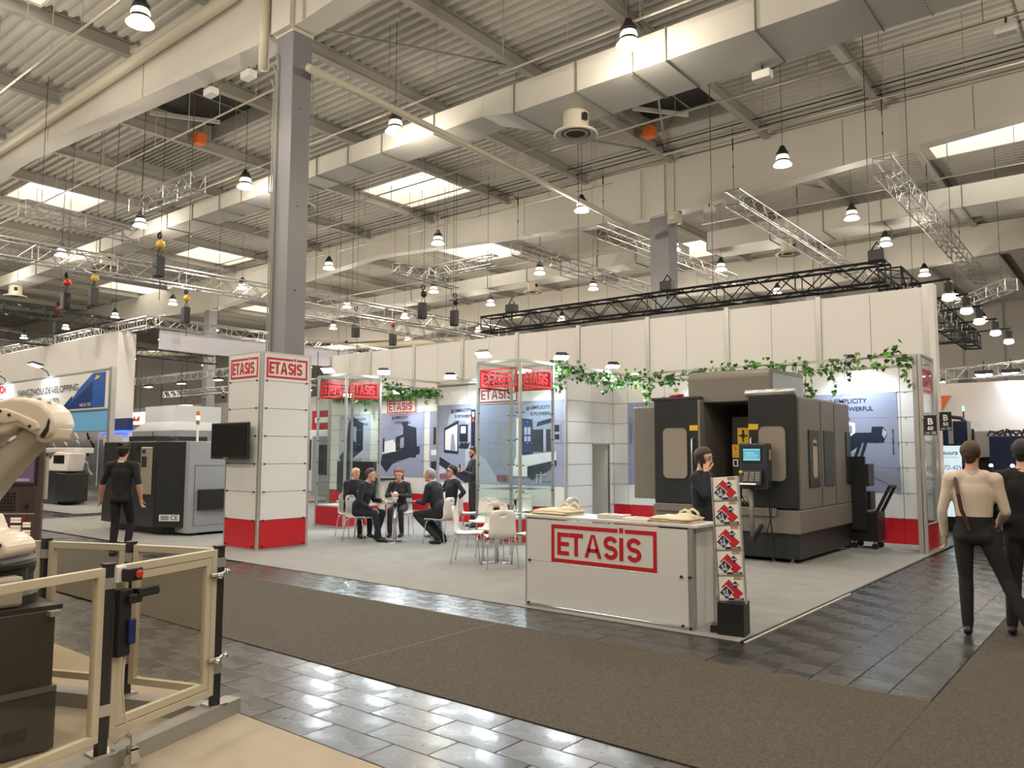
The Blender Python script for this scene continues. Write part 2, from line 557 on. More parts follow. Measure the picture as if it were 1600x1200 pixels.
def tile_field(x0, x1, y0, y1, along_x):
    n = 0
    if along_x:
        ys = np.linspace(y0, y1, max(1, round((y1 - y0) / TW)) + 1)
        for i in range(len(ys) - 1):
            off = (i % 2) * TL / 2
            x = x1 + off
            while x > x0:
                a, b = max(x - TL, x0), min(x, x1)
                if b - a > 0.05:
                    tile(round(a, 4), round(b, 4), ys[i], ys[i + 1]); n += 1
                x -= TL
    else:
        xs = np.linspace(x0, x1, max(1, round((x1 - x0) / TW)) + 1)
        for i in range(len(xs) - 1):
            off = (i % 3) * TL / 3
            y = y0 - off
            while y < y1:
                a, b = max(y, y0), min(y + TL, y1)
                if b - a > 0.05:
                    tile(xs[i], xs[i + 1], round(a, 4), round(b, 4)); n += 1
                y += TL
    return n
tile_field(-9.2, -1.4, 3.02, 4.10, True)
tile_field(-11.0, -2.98, 6.18, 6.97, True)
tile_field(-2.97, -1.29, 6.18, 14.8, False)

def slab(name, label, m, pts, h=0.008):
    mb = MB()
    mb.prism([(x, y, 0.0) for x, y in pts], (0, 0, h))
    return tag(mb.build(name, m), label, 'carpet')
bc_ = slab('booth_carpet', 'light grey fair carpet under the booth with white walls and red plinths', M_CARPET, [(-21.6, 6.98), (-3.0, 6.98), (-3.0, 16.75), (-21.6, 16.75)])
ac_ = slab('aisle_carpet', 'brown heather aisle carpet runner crossing in front of the white counter', M_RUNNER, [(-40, 4.10), (-1.28, 4.10), (-1.28, 6.18), (-40, 6.18)], 0.007)
slab('side_aisle_carpet', 'brown aisle carpet under the two standing men, right of the tile strip', M_RUNNER, [(-1.278, -6.0), (4.0, -6.0), (4.0, 30.0), (-1.278, 30.0)], 0.007)
slab('pale_carpet', 'pale beige carpet under the robot cell and its cream safety fence', M_CARPETF, [(-9.0, -3.0), (-1.6, -3.0), (-1.6, 3.0), (-9.0, 3.0)])
slab('left_booth_carpet', 'pale grey carpet of the tool booth with the blue sign', M_CARPET, [(-40, 9.2), (-22.6, 9.2), (-22.6, 20), (-40, 20)])
slab('machine_booth_carpet', 'light grey carpet under the white-topped machine behind the grey lathe', M_CARPET, [(-40, 20.5), (-22.2, 20.5), (-22.2, 34), (-40, 34)])

MB().bar((-2.985, 6.98, .006), (-2.985, 16.75, .006), .03, .012).build('edge_tape', M_BLACK, bc_)
MB().bar((-2.96, 6.99, .004), (-2.96, 10.2, .004), .014, .008).build('edge_tape', M_PAPER, bc_)
for xx in (-5.2, -9.3, -14):
    MB().box(xx - .003, xx + .003, 4.1, 6.18, .006, .0076).build('seam', M_SEAM, ac_)

# roof deck of trapezoidal sheet between the purlins, left open where the skylights are
SKY = [  # bay index (between PX[i] and PX[i+1]), y0, y1, kind
    (8, 19.0, 21.7, 'lit'), (11, 10.7, 13.5, 'lit'), (9, 26.8, 30.4, 'lit'), (12, 19.5, 22.6, 'lit'), (3, 26.2, 29.0, 'lit'),
    (7, 5.2 - 2.0, 6.4, 'lit'), (15, 20.5, 24.5, 'lit'), (12, 42.0, 45.0, 'lit'), (7, 33.5, 36.5, 'lit'), (15, 30, 33, 'lit'),
    (8, 10.3, 12.9, 'dark'), (5, 18.9, 21.2, 'dark'), (9, 11.6, 14.0, 'louvre')]
def deck(mb, x0, x1, y0, y1):
    p, h = 0.28, 0.085
    prof = []
    n = int((y1 - y0) / p) + 1
    for i in range(n):
        for dy, dz in ((0, 0), (0.11, 0), (0.15, h), (0.24, h)):
            y = y0 + i * p + dy
            if y < y1:
                prof.append((y, ZD + dz))
    prof.append((y1, ZD))
    b = len(prof)
    vs = [(x0, y, z) for y, z in prof] + [(x1, y, z) for y, z in prof]
    mb.add(vs, [(i, i + 1, b + i + 1, b + i) for i in range(b - 1)])
dk = MB()
edges = [X1H] + PX + [X0H]
for i in range(len(edges) - 1):
    xa, xb = edges[i + 1], edges[i]
    holes = sorted((s[1], s[2]) for s in SKY if s[0] == i - 1)
    y = Y0H
    for a, b in holes:
        deck(dk, xa, xb, y, a)
        y = b
    deck(dk, xa, xb, y, Y1H)
roof = dk.build('ceiling', M_DECK, kind='structure')

for i, (bay, a, b, kind) in enumerate(SKY):
    xb, xa = PX[bay] - 0.25, PX[bay + 1] + 0.25
    h = 0.55 if kind == 'lit' else 0.4
    t = thing('window_%d' % (i + 1), None, None, ((xa + xb) / 2, (a + b) / 2, ZD), kind='structure')
    cm = M_SKYCURB if kind == 'lit' else M_PURL
    c = MB()
    for x0, x1, y0, y1 in ((xa - .25, xa, a, b), (xb, xb + .25, a, b), (xa, xb, a, a + .06), (xa, xb, b - .06, b)):
        c.box(x0, x1, y0, y1, ZD - 0.06, ZD + h)
    c.build('curb', cm, t)
    MB().box(xa, xb, a, b, ZD + h, ZD + h + 0.04).build('pane', M_SKYLT if kind == 'lit' else (M_STEELD if kind == 'dark' else M_DECK), t)
    mid = MB()
    if kind != 'louvre':
        mid.box((xa + xb) / 2 - .02, (xa + xb) / 2 + .02, a, b, ZD + h - .03, ZD + h)
    else:
        for k in range(14):
            y = a + (b - a) * (k + .5) / 14
            mid.box(xa, xb, y - .05, y + .05, ZD + 0.1, ZD + 0.13)
    mid.build('glazing_bar' if kind != 'louvre' else 'louvre_blades', cm, t)
    if kind == 'dark':
        MB().bar((xa + .5, a + .3, ZD - .05), (xa + 1.6, b - .7, ZD - .1), .06, .12).build('opener_arm', M_BEAM, t)
        MB().box(xa + .1, xa + .42, b - .75, b - .45, ZD - .42, ZD - .1).build('actuator_box', M_ORANGE, t)

# purlins: parts of the ceiling, one I-section per bay
pm = {}
for x in PX:
    ys = [Y0H] + BEAM_Y + [Y1H]
    for a, b in zip(ys[:-1], ys[1:]):
        L = round(b - a - 0.5, 2)
        if L not in pm:
            mb = MB()
            mb.box(-.10, .10, 0, L, 0, .02).box(-.012, .012, 0, L, .02, .32).box(-.10, .10, 0, L, .32, .345)
            o = mb.build('purlin', M_PURL, roof)
            pm[L] = o.data
        else:
            o = bpy.data.objects.new('purlin', pm[L])
            COL.objects.link(o)
            o.parent = roof
        o.location = (x, a + 0.25, 11.3)
# wind bracing rods on the deck
for (xa, ya, xb, yb) in ((-15.3, 9.5, -11.9, 15.5), (-8.7, 15.8, -11.9, 22.6), (-15.3, 16.5, -11.9, 22.8), (-5.4, 9.5, -8.7, 15.5), (-11.9, 24.2, -8.7, 30)):
    MB().bar((xa, ya, 11.52), (xb, yb, 11.52), .05, .05).build('brace', M_PURL, roof)

# main beams: haunched box girders, columns under them
COLX = [16.0, -12.5, -40.9]
def zbot(x):
    d = min(abs(x - c) for c in COLX)
    return 9.62 + max(0, min(1, (d - 0.5) / 13.2)) * 0.82
labels_b = {-6.2: 'cream haunched roof girder nearest the viewer', 8.68: 'cream haunched roof girder over the near grey column with a pipe along it', 23.35: 'cream haunched roof girder over the far grey column behind the booth', 38.1: 'cream roof girder far down the hall'}
for Y in BEAM_Y:
    dz = 0.12 if Y < 10 else 0.0
    t = thing('roof_girder', labels_b[Y], 'beam', (-12.5, Y, 9.6))
    xs = [X0H + .5] + [x for c in sorted(COLX) for x in (c - 13.7, c - .5, c + .5, c + 13.7)] + [X1H - .2]
    xs = sorted(set(max(X0H + .5, min(X1H - .2, x)) for x in xs))
    mb = MB()
    mb.prism([(x, Y - .24, zbot(x) + dz) for x in xs] + [(xs[-1], Y - .24, 11.4), (xs[0], Y - .24, 11.4)], (0, .48, 0))
    mb.build('girder_body', M_BEAM, t)
    for x in COLX[1:2]:
        fm = MB()
        for sx in (-.62, .62):
            fm.box(x + sx - .012, x + sx + .012, Y - .30, Y - .24, zbot(x) + dz, 11.3)
        fm.box(x - .3, x + .3, Y - .34, Y - .24, zbot(x) + dz - .02, 11.3)
        fm.build('stiffener', M_BEAM, t)['kind'] = 'stuff'
    sp = MB()
    for x in (-18.2, -23.8, -6.5, -29.5, -3.2):
        sp.box(x - .008, x + .008, Y - .246, Y - .24, zbot(x) + dz, 11.35)
    sp.build('splice_seam', M_SEAM, t)['kind'] = 'stuff'
def column(label, x0, x1, y0, y1, ztop, cap=True):
    t = thing('steel_column', label, 'column', ((x0 + x1) / 2, (y0 + y1) / 2, 0))
    MB().box(x0, x1, y0, y1, 0, ztop).build('shaft', M_COLUMN, t, bevel=.012)
    h = MB().box(x0 - .02, x1 + .02, y0 - .02, y1 + .02, ztop - .05, ztop + .02)
    h.box((x0 + x1) / 2 - .1, (x0 + x1) / 2 + .1, y0 - .02, y0 + .02, ztop, 11.3)
    h.build('head_plate', M_BEAM, t)
    return t
nc = column('tall grey steel column rising from the white logo cladding', -12.78, -12.25, 8.47, 8.90, 9.72)
cd = MB()
for k, dx in enumerate((-.40, -.34, -.29)):
    cd.tube([(-12.78 + .5 + dx - .1, 8.43, 3.5), (-12.78 + .5 + dx - .1, 8.43, 8.7 + .25 * k), (-12.78 + .45 + dx - .1, 8.40, 8.85 + .25 * k)], .014, 6)
cd.build('conduit', M_PURL, nc)['kind'] = 'stuff'
rb = MB()
for z in (8.2, 6.3, 4.7):
    rb.tube([(-12.25, 8.66, z), (-12.235, 8.66, z)], .012, 6)
rb.build('bolt_hole', M_BLACK, nc)['kind'] = 'stuff'
column('far grey steel column behind the tall white back wall', -12.8, -12.1, 23.1, 23.7, 9.62)
column('distant grey steel column at the far left of the hall', -41.15, -40.65, 23.1, 23.6, 9.62)
column('distant grey steel column down the hall past the side aisle', -12.6, -12.1, 37.9, 38.3, 9.62)

# perimeter walls
def sheet_wall(name, x0, x1, y0, y1, alongx):
    mb = MB().box(x0, x1, y0, y1, 0, 12.2)
    o = mb.build(name, M_HALLW, kind='structure')
    s = MB()
    if alongx:
        x = x0
        while x < x1:
            s.box(x - .06, x + .06, y0 - .05, y0, 0, 11.6)
            x += 2.4
    else:
        y = y0
        while y < y1:
            s.box(x1, x1 + .05, y - .06, y + .06, 0, 11.6)
            y += 2.4
    s.build('wall_rib', M_PURL, o)['kind'] = 'stuff'
    return o
sheet_wall('wall_back', X0H, X1H, Y1H, Y1H + .2, True)
sheet_wall('wall_left', X0H - .2, X0H, Y0H, Y1H, False)
MB().box(X1H, X1H + .2, Y0H, Y1H, 0, 12.2).build('wall_right', M_HALLW, kind='structure')
MB().box(X0H, X1H, Y0H - .2, Y0H, 0, 12.2).build('wall_front', M_HALLW, kind='structure')
MB().box(X0H - .3, X1H + .3, Y0H - .3, Y1H + .3, 12.55, 12.65).build('roof_slab', M_SEAM, kind='structure')

# air ducts
def duct(label, segs, seams, zb_, parts=None):
    t = thing('air_duct', label, 'duct', (segs[0][0], segs[0][2], 9))
    for k, (x0, x1, y0, y1, z0, z1) in enumerate(segs):
        MB().box(x0, x1, y0, y1, z0, z1).build('duct_section', M_DUCT, t, bevel=.01)
    for (x, y0, y1, z0, z1) in seams:
        MB().box(x - .012, x + .012, y0 - .025, y1 + .025, z0 - .025, z1 + .02).build('flange', M_SEAM, t)
    return t
segs, seams = [], []
def dseg(xs, y0, y1, z0, z1):
    for a, b in zip(xs[:-1], xs[1:]):
        segs.append((min(a, b) + .004, max(a, b) - .004, y0, y1, z0, z1))
        seams.append((b, y0, y1, z0, z1))
dseg([8, 6, 4, 2, .2, -1.5, -3.2, -4.9, -6.6, -7.3, -8.6, -10.2], 12.6, 13.98, 8.92, 9.55)
dt = duct('big cream air duct running over the booth from the upper right', segs, seams, 0)
tr = MB()
tr.add([(-10.21, 12.6, 8.92), (-10.21, 13.98, 8.92), (-10.21, 13.98, 9.55), (-10.21, 12.6, 9.55), (-11.1, 12.6, 9.08), (-11.1, 13.25, 9.08), (-11.1, 13.25, 9.55), (-11.1, 12.6, 9.55)],
       [(0, 1, 2, 3), (7, 6, 5, 4), (0, 4, 5, 1), (1, 5, 6, 2), (2, 6, 7, 3), (3, 7, 4, 0)])
tr.build('reducer', M_DUCT, dt)
segs, seams = [], []
dseg([-11.1, -12.6, -14.4, -15.7, -17.0, -17.8, -19.2, -20.6, -21.8, -23.4, -25, -26.6, -28.2, -30, -32, -34, -36, -38, -40.5], 12.6, 13.45, 9.08, 9.55)
for (x0, x1, y0, y1, z0, z1) in segs:
    MB().box(x0, x1, y0, y1, z0, z1).build('duct_section', M_DUCT, dt, bevel=.01)
for (x, y0, y1, z0, z1) in seams:
    MB().box(x - .012, x + .012, y0 - .025, y1 + .025, z0 - .025, z1 + .02).build('flange', M_SEAM, dt)
bt = MB()
for xx in (-7.3, -2.4):
    for k in range(15):
        bt.box(xx - .06, xx - .03, 12.66 + k * .09, 12.69 + k * .09, 8.88, 8.92)
bt.build('flange_bolts', M_SEAM, dt)['kind'] = 'stuff'
segs, seams = [], []
dseg([8, 5, 2, -.5, -2.5, -4.5, -5.6, -7.0, -9, -11, -13.6], 29.2, 30.7, 9.85, 10.6)
d2 = duct('cream air duct in the bay beyond the far girder', segs, seams, 0)
segs, seams = [], []
dseg([-15, -17, -19, -21, -23, -25.5, -28, -31, -34, -37, -41], 29.4, 30.5, 9.9, 10.5)
d3 = duct('cream air duct beyond the far girder, left of the far column', segs, seams, 0)

def diffuser(x, y, z1, label):
    t = thing('ceiling_diffuser', label, 'air vent', (x, y, z1))
    MB().lathe([(.27, 0), (.27, -.42)], (x, y, z1 + .02), 24).build('neck', M_PIPE, t, smooth=False)
    MB().lathe([(.27, -.40), (.46, -.46), (.47, -.50), (.44, -.52), (.33, -.47), (.31, -.47)], (x, y, z1 + .02), 28, cap=False).build('flange_ring', M_PIPE, t, smooth=True)
    MB().lathe([(.32, -.44), (.32, -.46)], (x, y, z1 + .02), 24).build('core', M_BLACK, t)
    MB().lathe([(.27, -.47), (.25, -.49), (.22, -.49), (.21, -.465)], (x, y, z1 + .02), 24, cap=False).build('inner_ring', M_PIPE, t)
    MB().box(x + .24, x + .33, y - .14, y - .04, z1 - .25, z1 - .1).build('damper_motor', M_BLACK, t)
diffuser(-9.2, 13.45, 8.92, 'round cream ceiling diffuser under the wide duct above the white back wall')
diffuser(-18.4, 13.05, 9.08, 'round cream ceiling diffuser just right of the near grey column')
diffuser(-30.2, 13.0, 9.08, 'round cream ceiling diffuser between the hoists left of the near column')
diffuser(-39.4, 13.0, 9.08, 'round cream ceiling diffuser at the end of the duct above the left booth')
diffuser(-10.6, 30.0, 9.85, 'round cream ceiling diffuser under the duct beyond the far column')
diffuser(-23.0, 29.9, 9.9, 'round cream ceiling diffuser on the far duct behind the silver trusses')

# pipes and conduit rails
def pipe(name, label, pts, r, m=M_PIPE, hang=(), cat='pipe', n=10):
    t = thing(name, label, cat, pts[0])
    MB().tube(pts, r, n).build('run', m, t, smooth=True)
    if hang:
        for p in hang:
            MB().tube([(p[0], p[1], p[2]), (p[0], p[1], 11.66)], .009, 5).build('hanger', M_PURL, t)
    return t
pipe('drain_pipe', 'thick cream pipe crossing the roof bay from near column to far column', [(-11.96, 8.6, 8.9), (-12.2, 14, 8.9), (-12.6, 22.6, 8.88)], .08, hang=[(-12.07, 11, 8.9), (-12.25, 15.2, 8.9), (-12.43, 19, 8.9)])
pipe('drain_pipe', 'thick cream pipe running along the top of the near girder', [(-34, 8.25, 10.85), (-24, 8.25, 10.85), (-14, 8.25, 10.95)], .14)
pipe('drain_pipe', 'cream downpipe beside the head of the near grey column', [(-12.95, 8.3, 11.4), (-12.95, 8.3, 9.05)], .10)
pipe('drain_pipe', 'long pale pipe crossing low above the left booths', [(-60, 10.5, 8.0), (-52, 24, 8.0), (-40, 30, 8.0), (-30, 33, 8.1)], .2)
def rail(label, x0, x1, Y, z, r=.022, step=1.55):
    hs, x = [], x0 - .6
    while x > x1:
        hs.append((x, Y, z))
        x -= step * random.uniform(.85, 1.15)
    pipe('conduit_rail', label, [(x0, Y, z), (x1, Y, z)], r, M_PIPE, hs, 'conduit', 6)
rail('thin conduit rail along the near lamp row from the upper right edge', -0.2, -10.0, 11.85, 9.42)
rail('thin conduit rail along the near lamp row right of the near column', -11.2, -16.3, 11.85, 9.52)
rail('thin conduit rail along the near lamp row left of the near column', -17.5, -26.5, 11.85, 9.45)
rail('thin conduit rail in front of the dark roof hatches at the upper left', -13.4, -32, 9.7, 9.7)
rail('thin conduit rail behind the wide duct', 1.5, -11.4, 15.6, 9.3)
rail('thin conduit rail behind the duct left of the diffuser', -12, -25, 15.8, 9.6)
rail('thin conduit rail with few hangers behind the narrow duct', -13, -26, 17.6, 9.9)
rail('white conduit rail in front of the far girder', 1.0, -10.4, 19.6, 10.15)
rail('white conduit rail in front of the far girder, left half', -12.1, -31, 19.6, 9.7)
rail('conduit rail low beyond the far girder', 1.0, -12, 25.4, 9.75)
rail('conduit rail beyond the far girder, left half', -13.5, -34, 25.4, 9.6)
rail('conduit rail at the upper left above the near lamps', -11.6, -26, 5.98, 9.75)
cb = MB()
for Y, z in ((21.9, 11.5), (22.4, 11.45), (9.5, 11.5)):
    cb.tube([(6, Y, z), (-45, Y, z)], .02, 5)
tag(cb.build('roof_cable', M_STEELD), 'dark cables strung along the purlins beside the girders', 'cable')

# small devices on the beam
def box_dev(x, y, z, label):
    t = thing('emergency_light', label, 'light', (x, y, z))
    MB().box(x - .17, x + .17, y - .1, y + .1, z - .16, z).build('case', M_PAPER, t, bevel=.015)
    MB().tube([(x + .1, y, z), (x + .2, y + .1, z + .05), (x + .3, y, z + .02), (x + .4, y + .1, z + .1)], .012, 5).build('cable', M_STEELD, t)
    MB().tube([(x, y, z - .02), (x, y, z + .14)], .02, 6).build('bracket', M_STEELD, t)
box_dev(-14.6, 9.0, 9.80, 'small white emergency light box under the near girder, right one')
box_dev(-16.1, 9.0, 9.86, 'small white emergency light box under the near girder, left one')
box_dev(-5.3, 13.9, 8.8, 'small white emergency light hanging from the wide duct')
box_dev(-10.6, 23.0, 9.5, 'small white emergency light right of the far column head')
box_dev(-1.6, 15.5, 9.1, 'small white emergency light at the upper right edge')
sp = thing('hall_speaker', 'beige hall loudspeaker at the head of the far grey column', 'speaker', (-11.8, 23.0, 9.3))
MB().box(-12.0, -11.6, 22.8, 23.1, 9.15, 9.55).build('cabinet', M_PIPE, sp, bevel=.03)
MB().lathe([(.12, 0), (.10, .03), (.05, .05)], (0, 0, 0), 16).move(Matrix.Translation((-11.8, 22.8, 9.35)) @ Matrix.Rotation(PI / 2, 4, 'X')).build('driver', M_DUCT, sp)
MB().box(-12.1, -11.6, 22.95, 23.05, 9.5, 9.58).build('bracket', M_STEELD, sp)

# high-bay lamps
def make_lamp(x, y, z, label, group=None, ztop=11.66):
    t = thing('high_bay_lamp', label, 'lamp', (x, y, z), group=group)
    MB().tube([(x, y, z + .5), (x, y, ztop)], .007, 5).build('cable', M_STEELD, t)
    MB().lathe([(.03, .52), (.06, .5), (.12, .36), (.15, .34), (.15, .26)], (x, y, z), 16).build('housing', M_STEELD, t, smooth=True)
    MB().lathe([(.135, .26), (.16, .2), (.155, .14)], (x, y, z), 18, cap=False).build('upper_glass', M_LAMPGL, t, smooth=True)
    MB().lathe([(.16, .14), (.17, .12), (.17, .09)], (x, y, z), 18, cap=False).build('ring', M_STEELD, t)
    MB().lathe([(.165, .09), (.225, .02), (.23, 0)], (x, y, z), 18, cap=False).build('skirt_glass', M_LAMPGL, t, smooth=True)
    MB().lathe([(.22, .02), (.22, .012)], (x, y, z), 18).build('lens', M_LAMPLENS, t)
    return t
LX = [5.3, -0.85, -6.95, -13.1, -19.2, -25.3, -31.5, -37.7, -44, -50.5, -57, -63]
LY = [(-4.0, 9.05), (0.5, 9.05), (5.98, 9.0), (11.85, 9.0), (19.45, 9.0), (25.4, 9.0), (29.4, 9.0), (35.5, 9.0), (42, 9.0), (50, 9.0)]
names_x = {-6.95: 'above the booth counter side', -13.1: 'near the grey columns', -19.2: 'left of the columns', -25.3: 'further left', -31.5: 'far left', -37.7: 'at the left edge'}
rown = {5.98: 'front row of high-bay lamps, upper left corner', 11.85: 'lamp row in front of the wide duct', 19.45: 'lamp row in front of the far girder', 25.4: 'lamp row just beyond the far girder', 29.4: 'second lamp row beyond the far girder', 35.5: 'third lamp row beyond the far girder'}
ordinal = ['first', 'second', 'third', 'fourth', 'fifth', 'sixth', 'seventh', 'eighth', 'ninth', 'tenth', 'eleventh', 'twelfth']
def point_light(x, y, z, par=None):
    # the lamp's main beam downwards, and the weak glow that its glass skirt lets out all round
    for kind, en in (('SPOT', LAMP_W), ('POINT', LAMP_UP_W)):
        ld = bpy.data.lights.new('lamp_light', kind)
        ld.energy = en
        ld.color = LAMP_COL
        ld.shadow_soft_size = 0.2
        if kind == 'SPOT':
            ld.spot_size = math.radians(156)
            ld.spot_blend = 0.35
        lo = bpy.data.objects.new('lamp_light', ld)
        COL.objects.link(lo)
        if par is not None:
            lo.parent = par
            lo.location = (0, 0, -0.25)
        else:
            lo.location = (x, y, z - .25)
import itertools
for (Y, z) in LY:
    vis = 0
    for x in LX:
        # what the camera can see: in front and inside the frame's wedge
        cx = x * math.cos(math.radians(-39.1)) - Y * math.sin(math.radians(-39.1)) if False else None
        k = -x * math.sin(math.radians(39.1)) + Y * math.cos(math.radians(39.1))
        s = x * math.cos(math.radians(39.1)) + Y * math.sin(math.radians(39.1))
        inview = k > 1 and abs(s / k) < 0.66 and (z - 1.72) / k < 0.62
        if inview:
            if Y < 40:
                lab = '%s high-bay lamp from the right in the %s' % (ordinal[vis], rown[Y].replace('high-bay lamps', 'lamps'))
                g = None
            else:
                lab, g = '%s tiny far lamp from the right in the %s row at the hall end' % (ordinal[vis], 'last' if Y > 45 else 'second last'), 'distant high-bay lamps'
            vis += 1
            t = make_lamp(x, Y, z, lab, g)
            if Y < 52 and x > -52:
                point_light(x, Y, z, t)
        elif Y < 30 and x > -45:
            point_light(x, Y, z)
# ------------------------------------------------------------------ exhibition booth
ROW = 0.479
PANEL_ME = {}
def panel_wall(name, pl, cols, rows=7, skip=(), red=1, posts=(), label=None, cat=None, kind='structure', row=ROW, top=True, rowcol=None, back=True, z0=0.0):
    """Wall of hung panels: every panel a part. cols: list of (u0,u1)."""
    o = pl.at(cols[0][0], 0)
    t = thing(name, label, cat, tuple(o), kind=kind)
    off = Vector(ORG[t.name])
    clips = MB()
    for c, (u0, u1) in enumerate(cols):
        for r in range(rows):
            if (c, r) in skip:
                continue
            m = M_RED if r < red else M_WHITE
            key = (round(u1 - u0, 3), row, m.name, tuple(round(x, 3) for x in pl.U), r < red)
            g = 0.005
            if key not in PANEL_ME:
                mb = MB()
                p0 = Pl((0, 0, 0), pl.U, pl.V)
                p0.rect(mb, g, g, u1 - u0 - g, row - g, -0.006, 0.012)
                ob = mb.build('panel', m, t)
                # build() moved the verts by the parent's offset: restore local coordinates
                ob.data.transform(Matrix.Translation(off))
                PANEL_ME[key] = ob.data
            else:
                ob = bpy.data.objects.new('panel', PANEL_ME[key])
                COL.objects.link(ob)
                ob.parent = t
            ob.location = pl.at(u0, z0 + r * row) - off
            if r:
                for uu in (u0 + .07, u1 - .07):
                    q = pl.at(uu, z0 + r * row, .012)
                    clips.tube([q, q + pl.N * .02], .014, 6)
    if clips.v:
        clips.build('clip', M_ALU, t)['kind'] = 'stuff'
    u0, u1 = cols[0][0], cols[-1][1]
    h = rows * row
    if back:
        bk = MB()
        for c, (a, b) in enumerate(cols):
            sk = [r for r in range(rows) if (c, r) in skip]
            z = z0 + (max(sk) + 1) * row if sk else z0
            pl.rect(bk, a, z, b, z0 + h, -0.05, -0.02)
        bk.build('backing', M_SEAM, t)
    fr = MB()
    for u in posts:
        pl.rect(fr, u - .022, z0, u + .022, z0 + h + .03, -.03, .02)
    if top:
        pl.rect(fr, u0, z0 + h, u1, z0 + h + .04, -.03, .02)
    if fr.v:
        fr.build('post', M_ALU, t)
    return t

def cols(u0, u1, n):
    return [(u0 + (u1 - u0) * i / n, u0 + (u1 - u0) * (i + 1) / n) for i in range(n)]

# back walls
YB = 16.3
W_R = Pl((-10.1, YB, 0), (1, 0, 0))
wr = panel_wall('wall_booth_back', W_R, [(0, .42), (.42, 1.4), (1.4, 2.4), (2.4, 3.4), (3.4, 4.4), (4.4, 5.4), (5.4, 6.40), (6.40, 6.92)], posts=(0, 6.92))
W_L = Pl((-20.9, YB, 0), (1, 0, 0))
wl = panel_wall('wall_booth_left', W_L, [(0, .45), (.45, 1.4), (1.4, 2.34), (2.34, 3.34), (3.34, 4.35), (4.35, 5.6), (5.6, 6.8)], posts=(0,))
W_C = Pl((-14.07, 14.33, 0), (1, 0, 0))
wc = panel_wall('wall_cabin_front', W_C, cols(0, 3.97, 4), posts=(0, 3.97))
W_D = Pl((-10.1, 14.33, 0), (0, 1, 0))
wd = panel_wall('wall_cabin_side', W_D, [(0, 1.03), (1.03, 1.80), (1.80, 1.97)], red=0, skip=[(1, 0), (1, 1), (1, 2), (1, 3)], posts=(0, 1.97))
panel_wall('wall_cabin_left', Pl((-14.07, 16.3, 0), (0, -1, 0)), cols(0, 1.97, 2), posts=())
dr = thing('door_cabin', None, None, (-10.12, 16.1, 0), kind='structure')
lf = MB()
lf.prism([(-10.13, 16.13, 0.01), (-10.80, 16.2, 0.01), (-10.80, 16.24, 0.01), (-10.13, 16.17, 0.01)], (0, 0, 1.89))
lf.build('leaf', M_WHITE, dr)
MB().box(-10.14, -10.09, 15.36, 15.39, 0, 1.92).box(-10.14, -10.09, 16.12, 16.15, 0, 1.92).box(-10.14, -10.09, 15.36, 16.15, 1.89, 1.92).build('frame', M_ALU, dr)
MB().box(-13.9, -10.2, 16.26, 16.28, 0, 3.3).build('wall_cabin_inside', M_WHITE, kind='structure')

# the tall white wall of the neighbouring booth
tw = thing('wall_tall_back', None, None, (-12, 16.85, 0), kind='structure')
x = -3.30
n = 0
pm_ = None
while x > -21.4:
    if pm_ is None:
        b = MB().box(-1.015, -.005, -.02, .02, 0, 4.95)
        o = b.build('panel', M_WALLW, tw)
        o.data.transform(Matrix.Translation(Vector(ORG[tw.name])))
        pm_ = o.data
    else:
        o = bpy.data.objects.new('panel', pm_)
        COL.objects.link(o)
        o.parent = tw
    o.location = Vector((x, 16.85, 0)) - Vector(ORG[tw.name])
    x -= 1.02
    n += 1
pb = MB()
for k in range(0, n + 1, 2):
    xx = -3.30 - 1.02 * k
    pb.box(xx - .05, xx + .05, 16.80, 16.90, 0, 5.0)
pb.build('post', M_ALU, tw)
MB().box(-21.5, -3.25, 16.88, 16.95, 0, 4.9).build('backing', M_SEAM, tw)
MB().box(-3.25, -3.15, 16.8, 17.1, 0, 5.0).build('return_panel', M_WALLW, tw)

# ------------------------------------------------------------------ posters with printed machines
def poster(label, pl, w, h, base, items, parent_name='poster'):
    t = thing(parent_name, label, 'poster', tuple(pl.at(0, 0)))
    mb = MB(); pl.rect(mb, 0, 0, w, h, .013, .016); mb.build('sheet', base, t)
    by = {}
    d = .0165
    for k, (m, pts) in enumerate(items):
        key = m.name
        by.setdefault(key, (MB(), m))
        pl.poly(by[key][0], pts, .016, d + .0006 * k)
    for key, (mb, m) in by.items():
        mb.build('printed_picture', m, t)
    # panel joints show through the sheet
    jm = MB()
    for r in range(1, 4):
        pl.rect(jm, 0, r * ROW - .003, w, r * ROW + .003, .016, .0168)
    jm.build('joint_line', M_SEAM, t)
    return t
def scale_items(items, w, h):
    return [(m, [(u * w, v * h) for u, v in pts]) for m, pts in items]
def R_(u0, v0, u1, v1):
    return [(u0, v0), (u1, v0), (u1, v1), (u0, v1)]
def slogan(pl, u, v, size, t):
    text('#', pl, u, v, size * 1.25, 'slogan', M_TXT, t, .016, .022, bold=.02)
    text('SIMPLICITY', pl, u + size * 1.0, v + size * .15, size, 'slogan', M_TXT, t, .016, .022, bold=.015)
    text('IS POWERFUL', pl, u + size * 1.0, v - size * 1.1, size * .95, 'slogan', M_TXT, t, .016, .022, bold=.015)

PZ = 2 * ROW
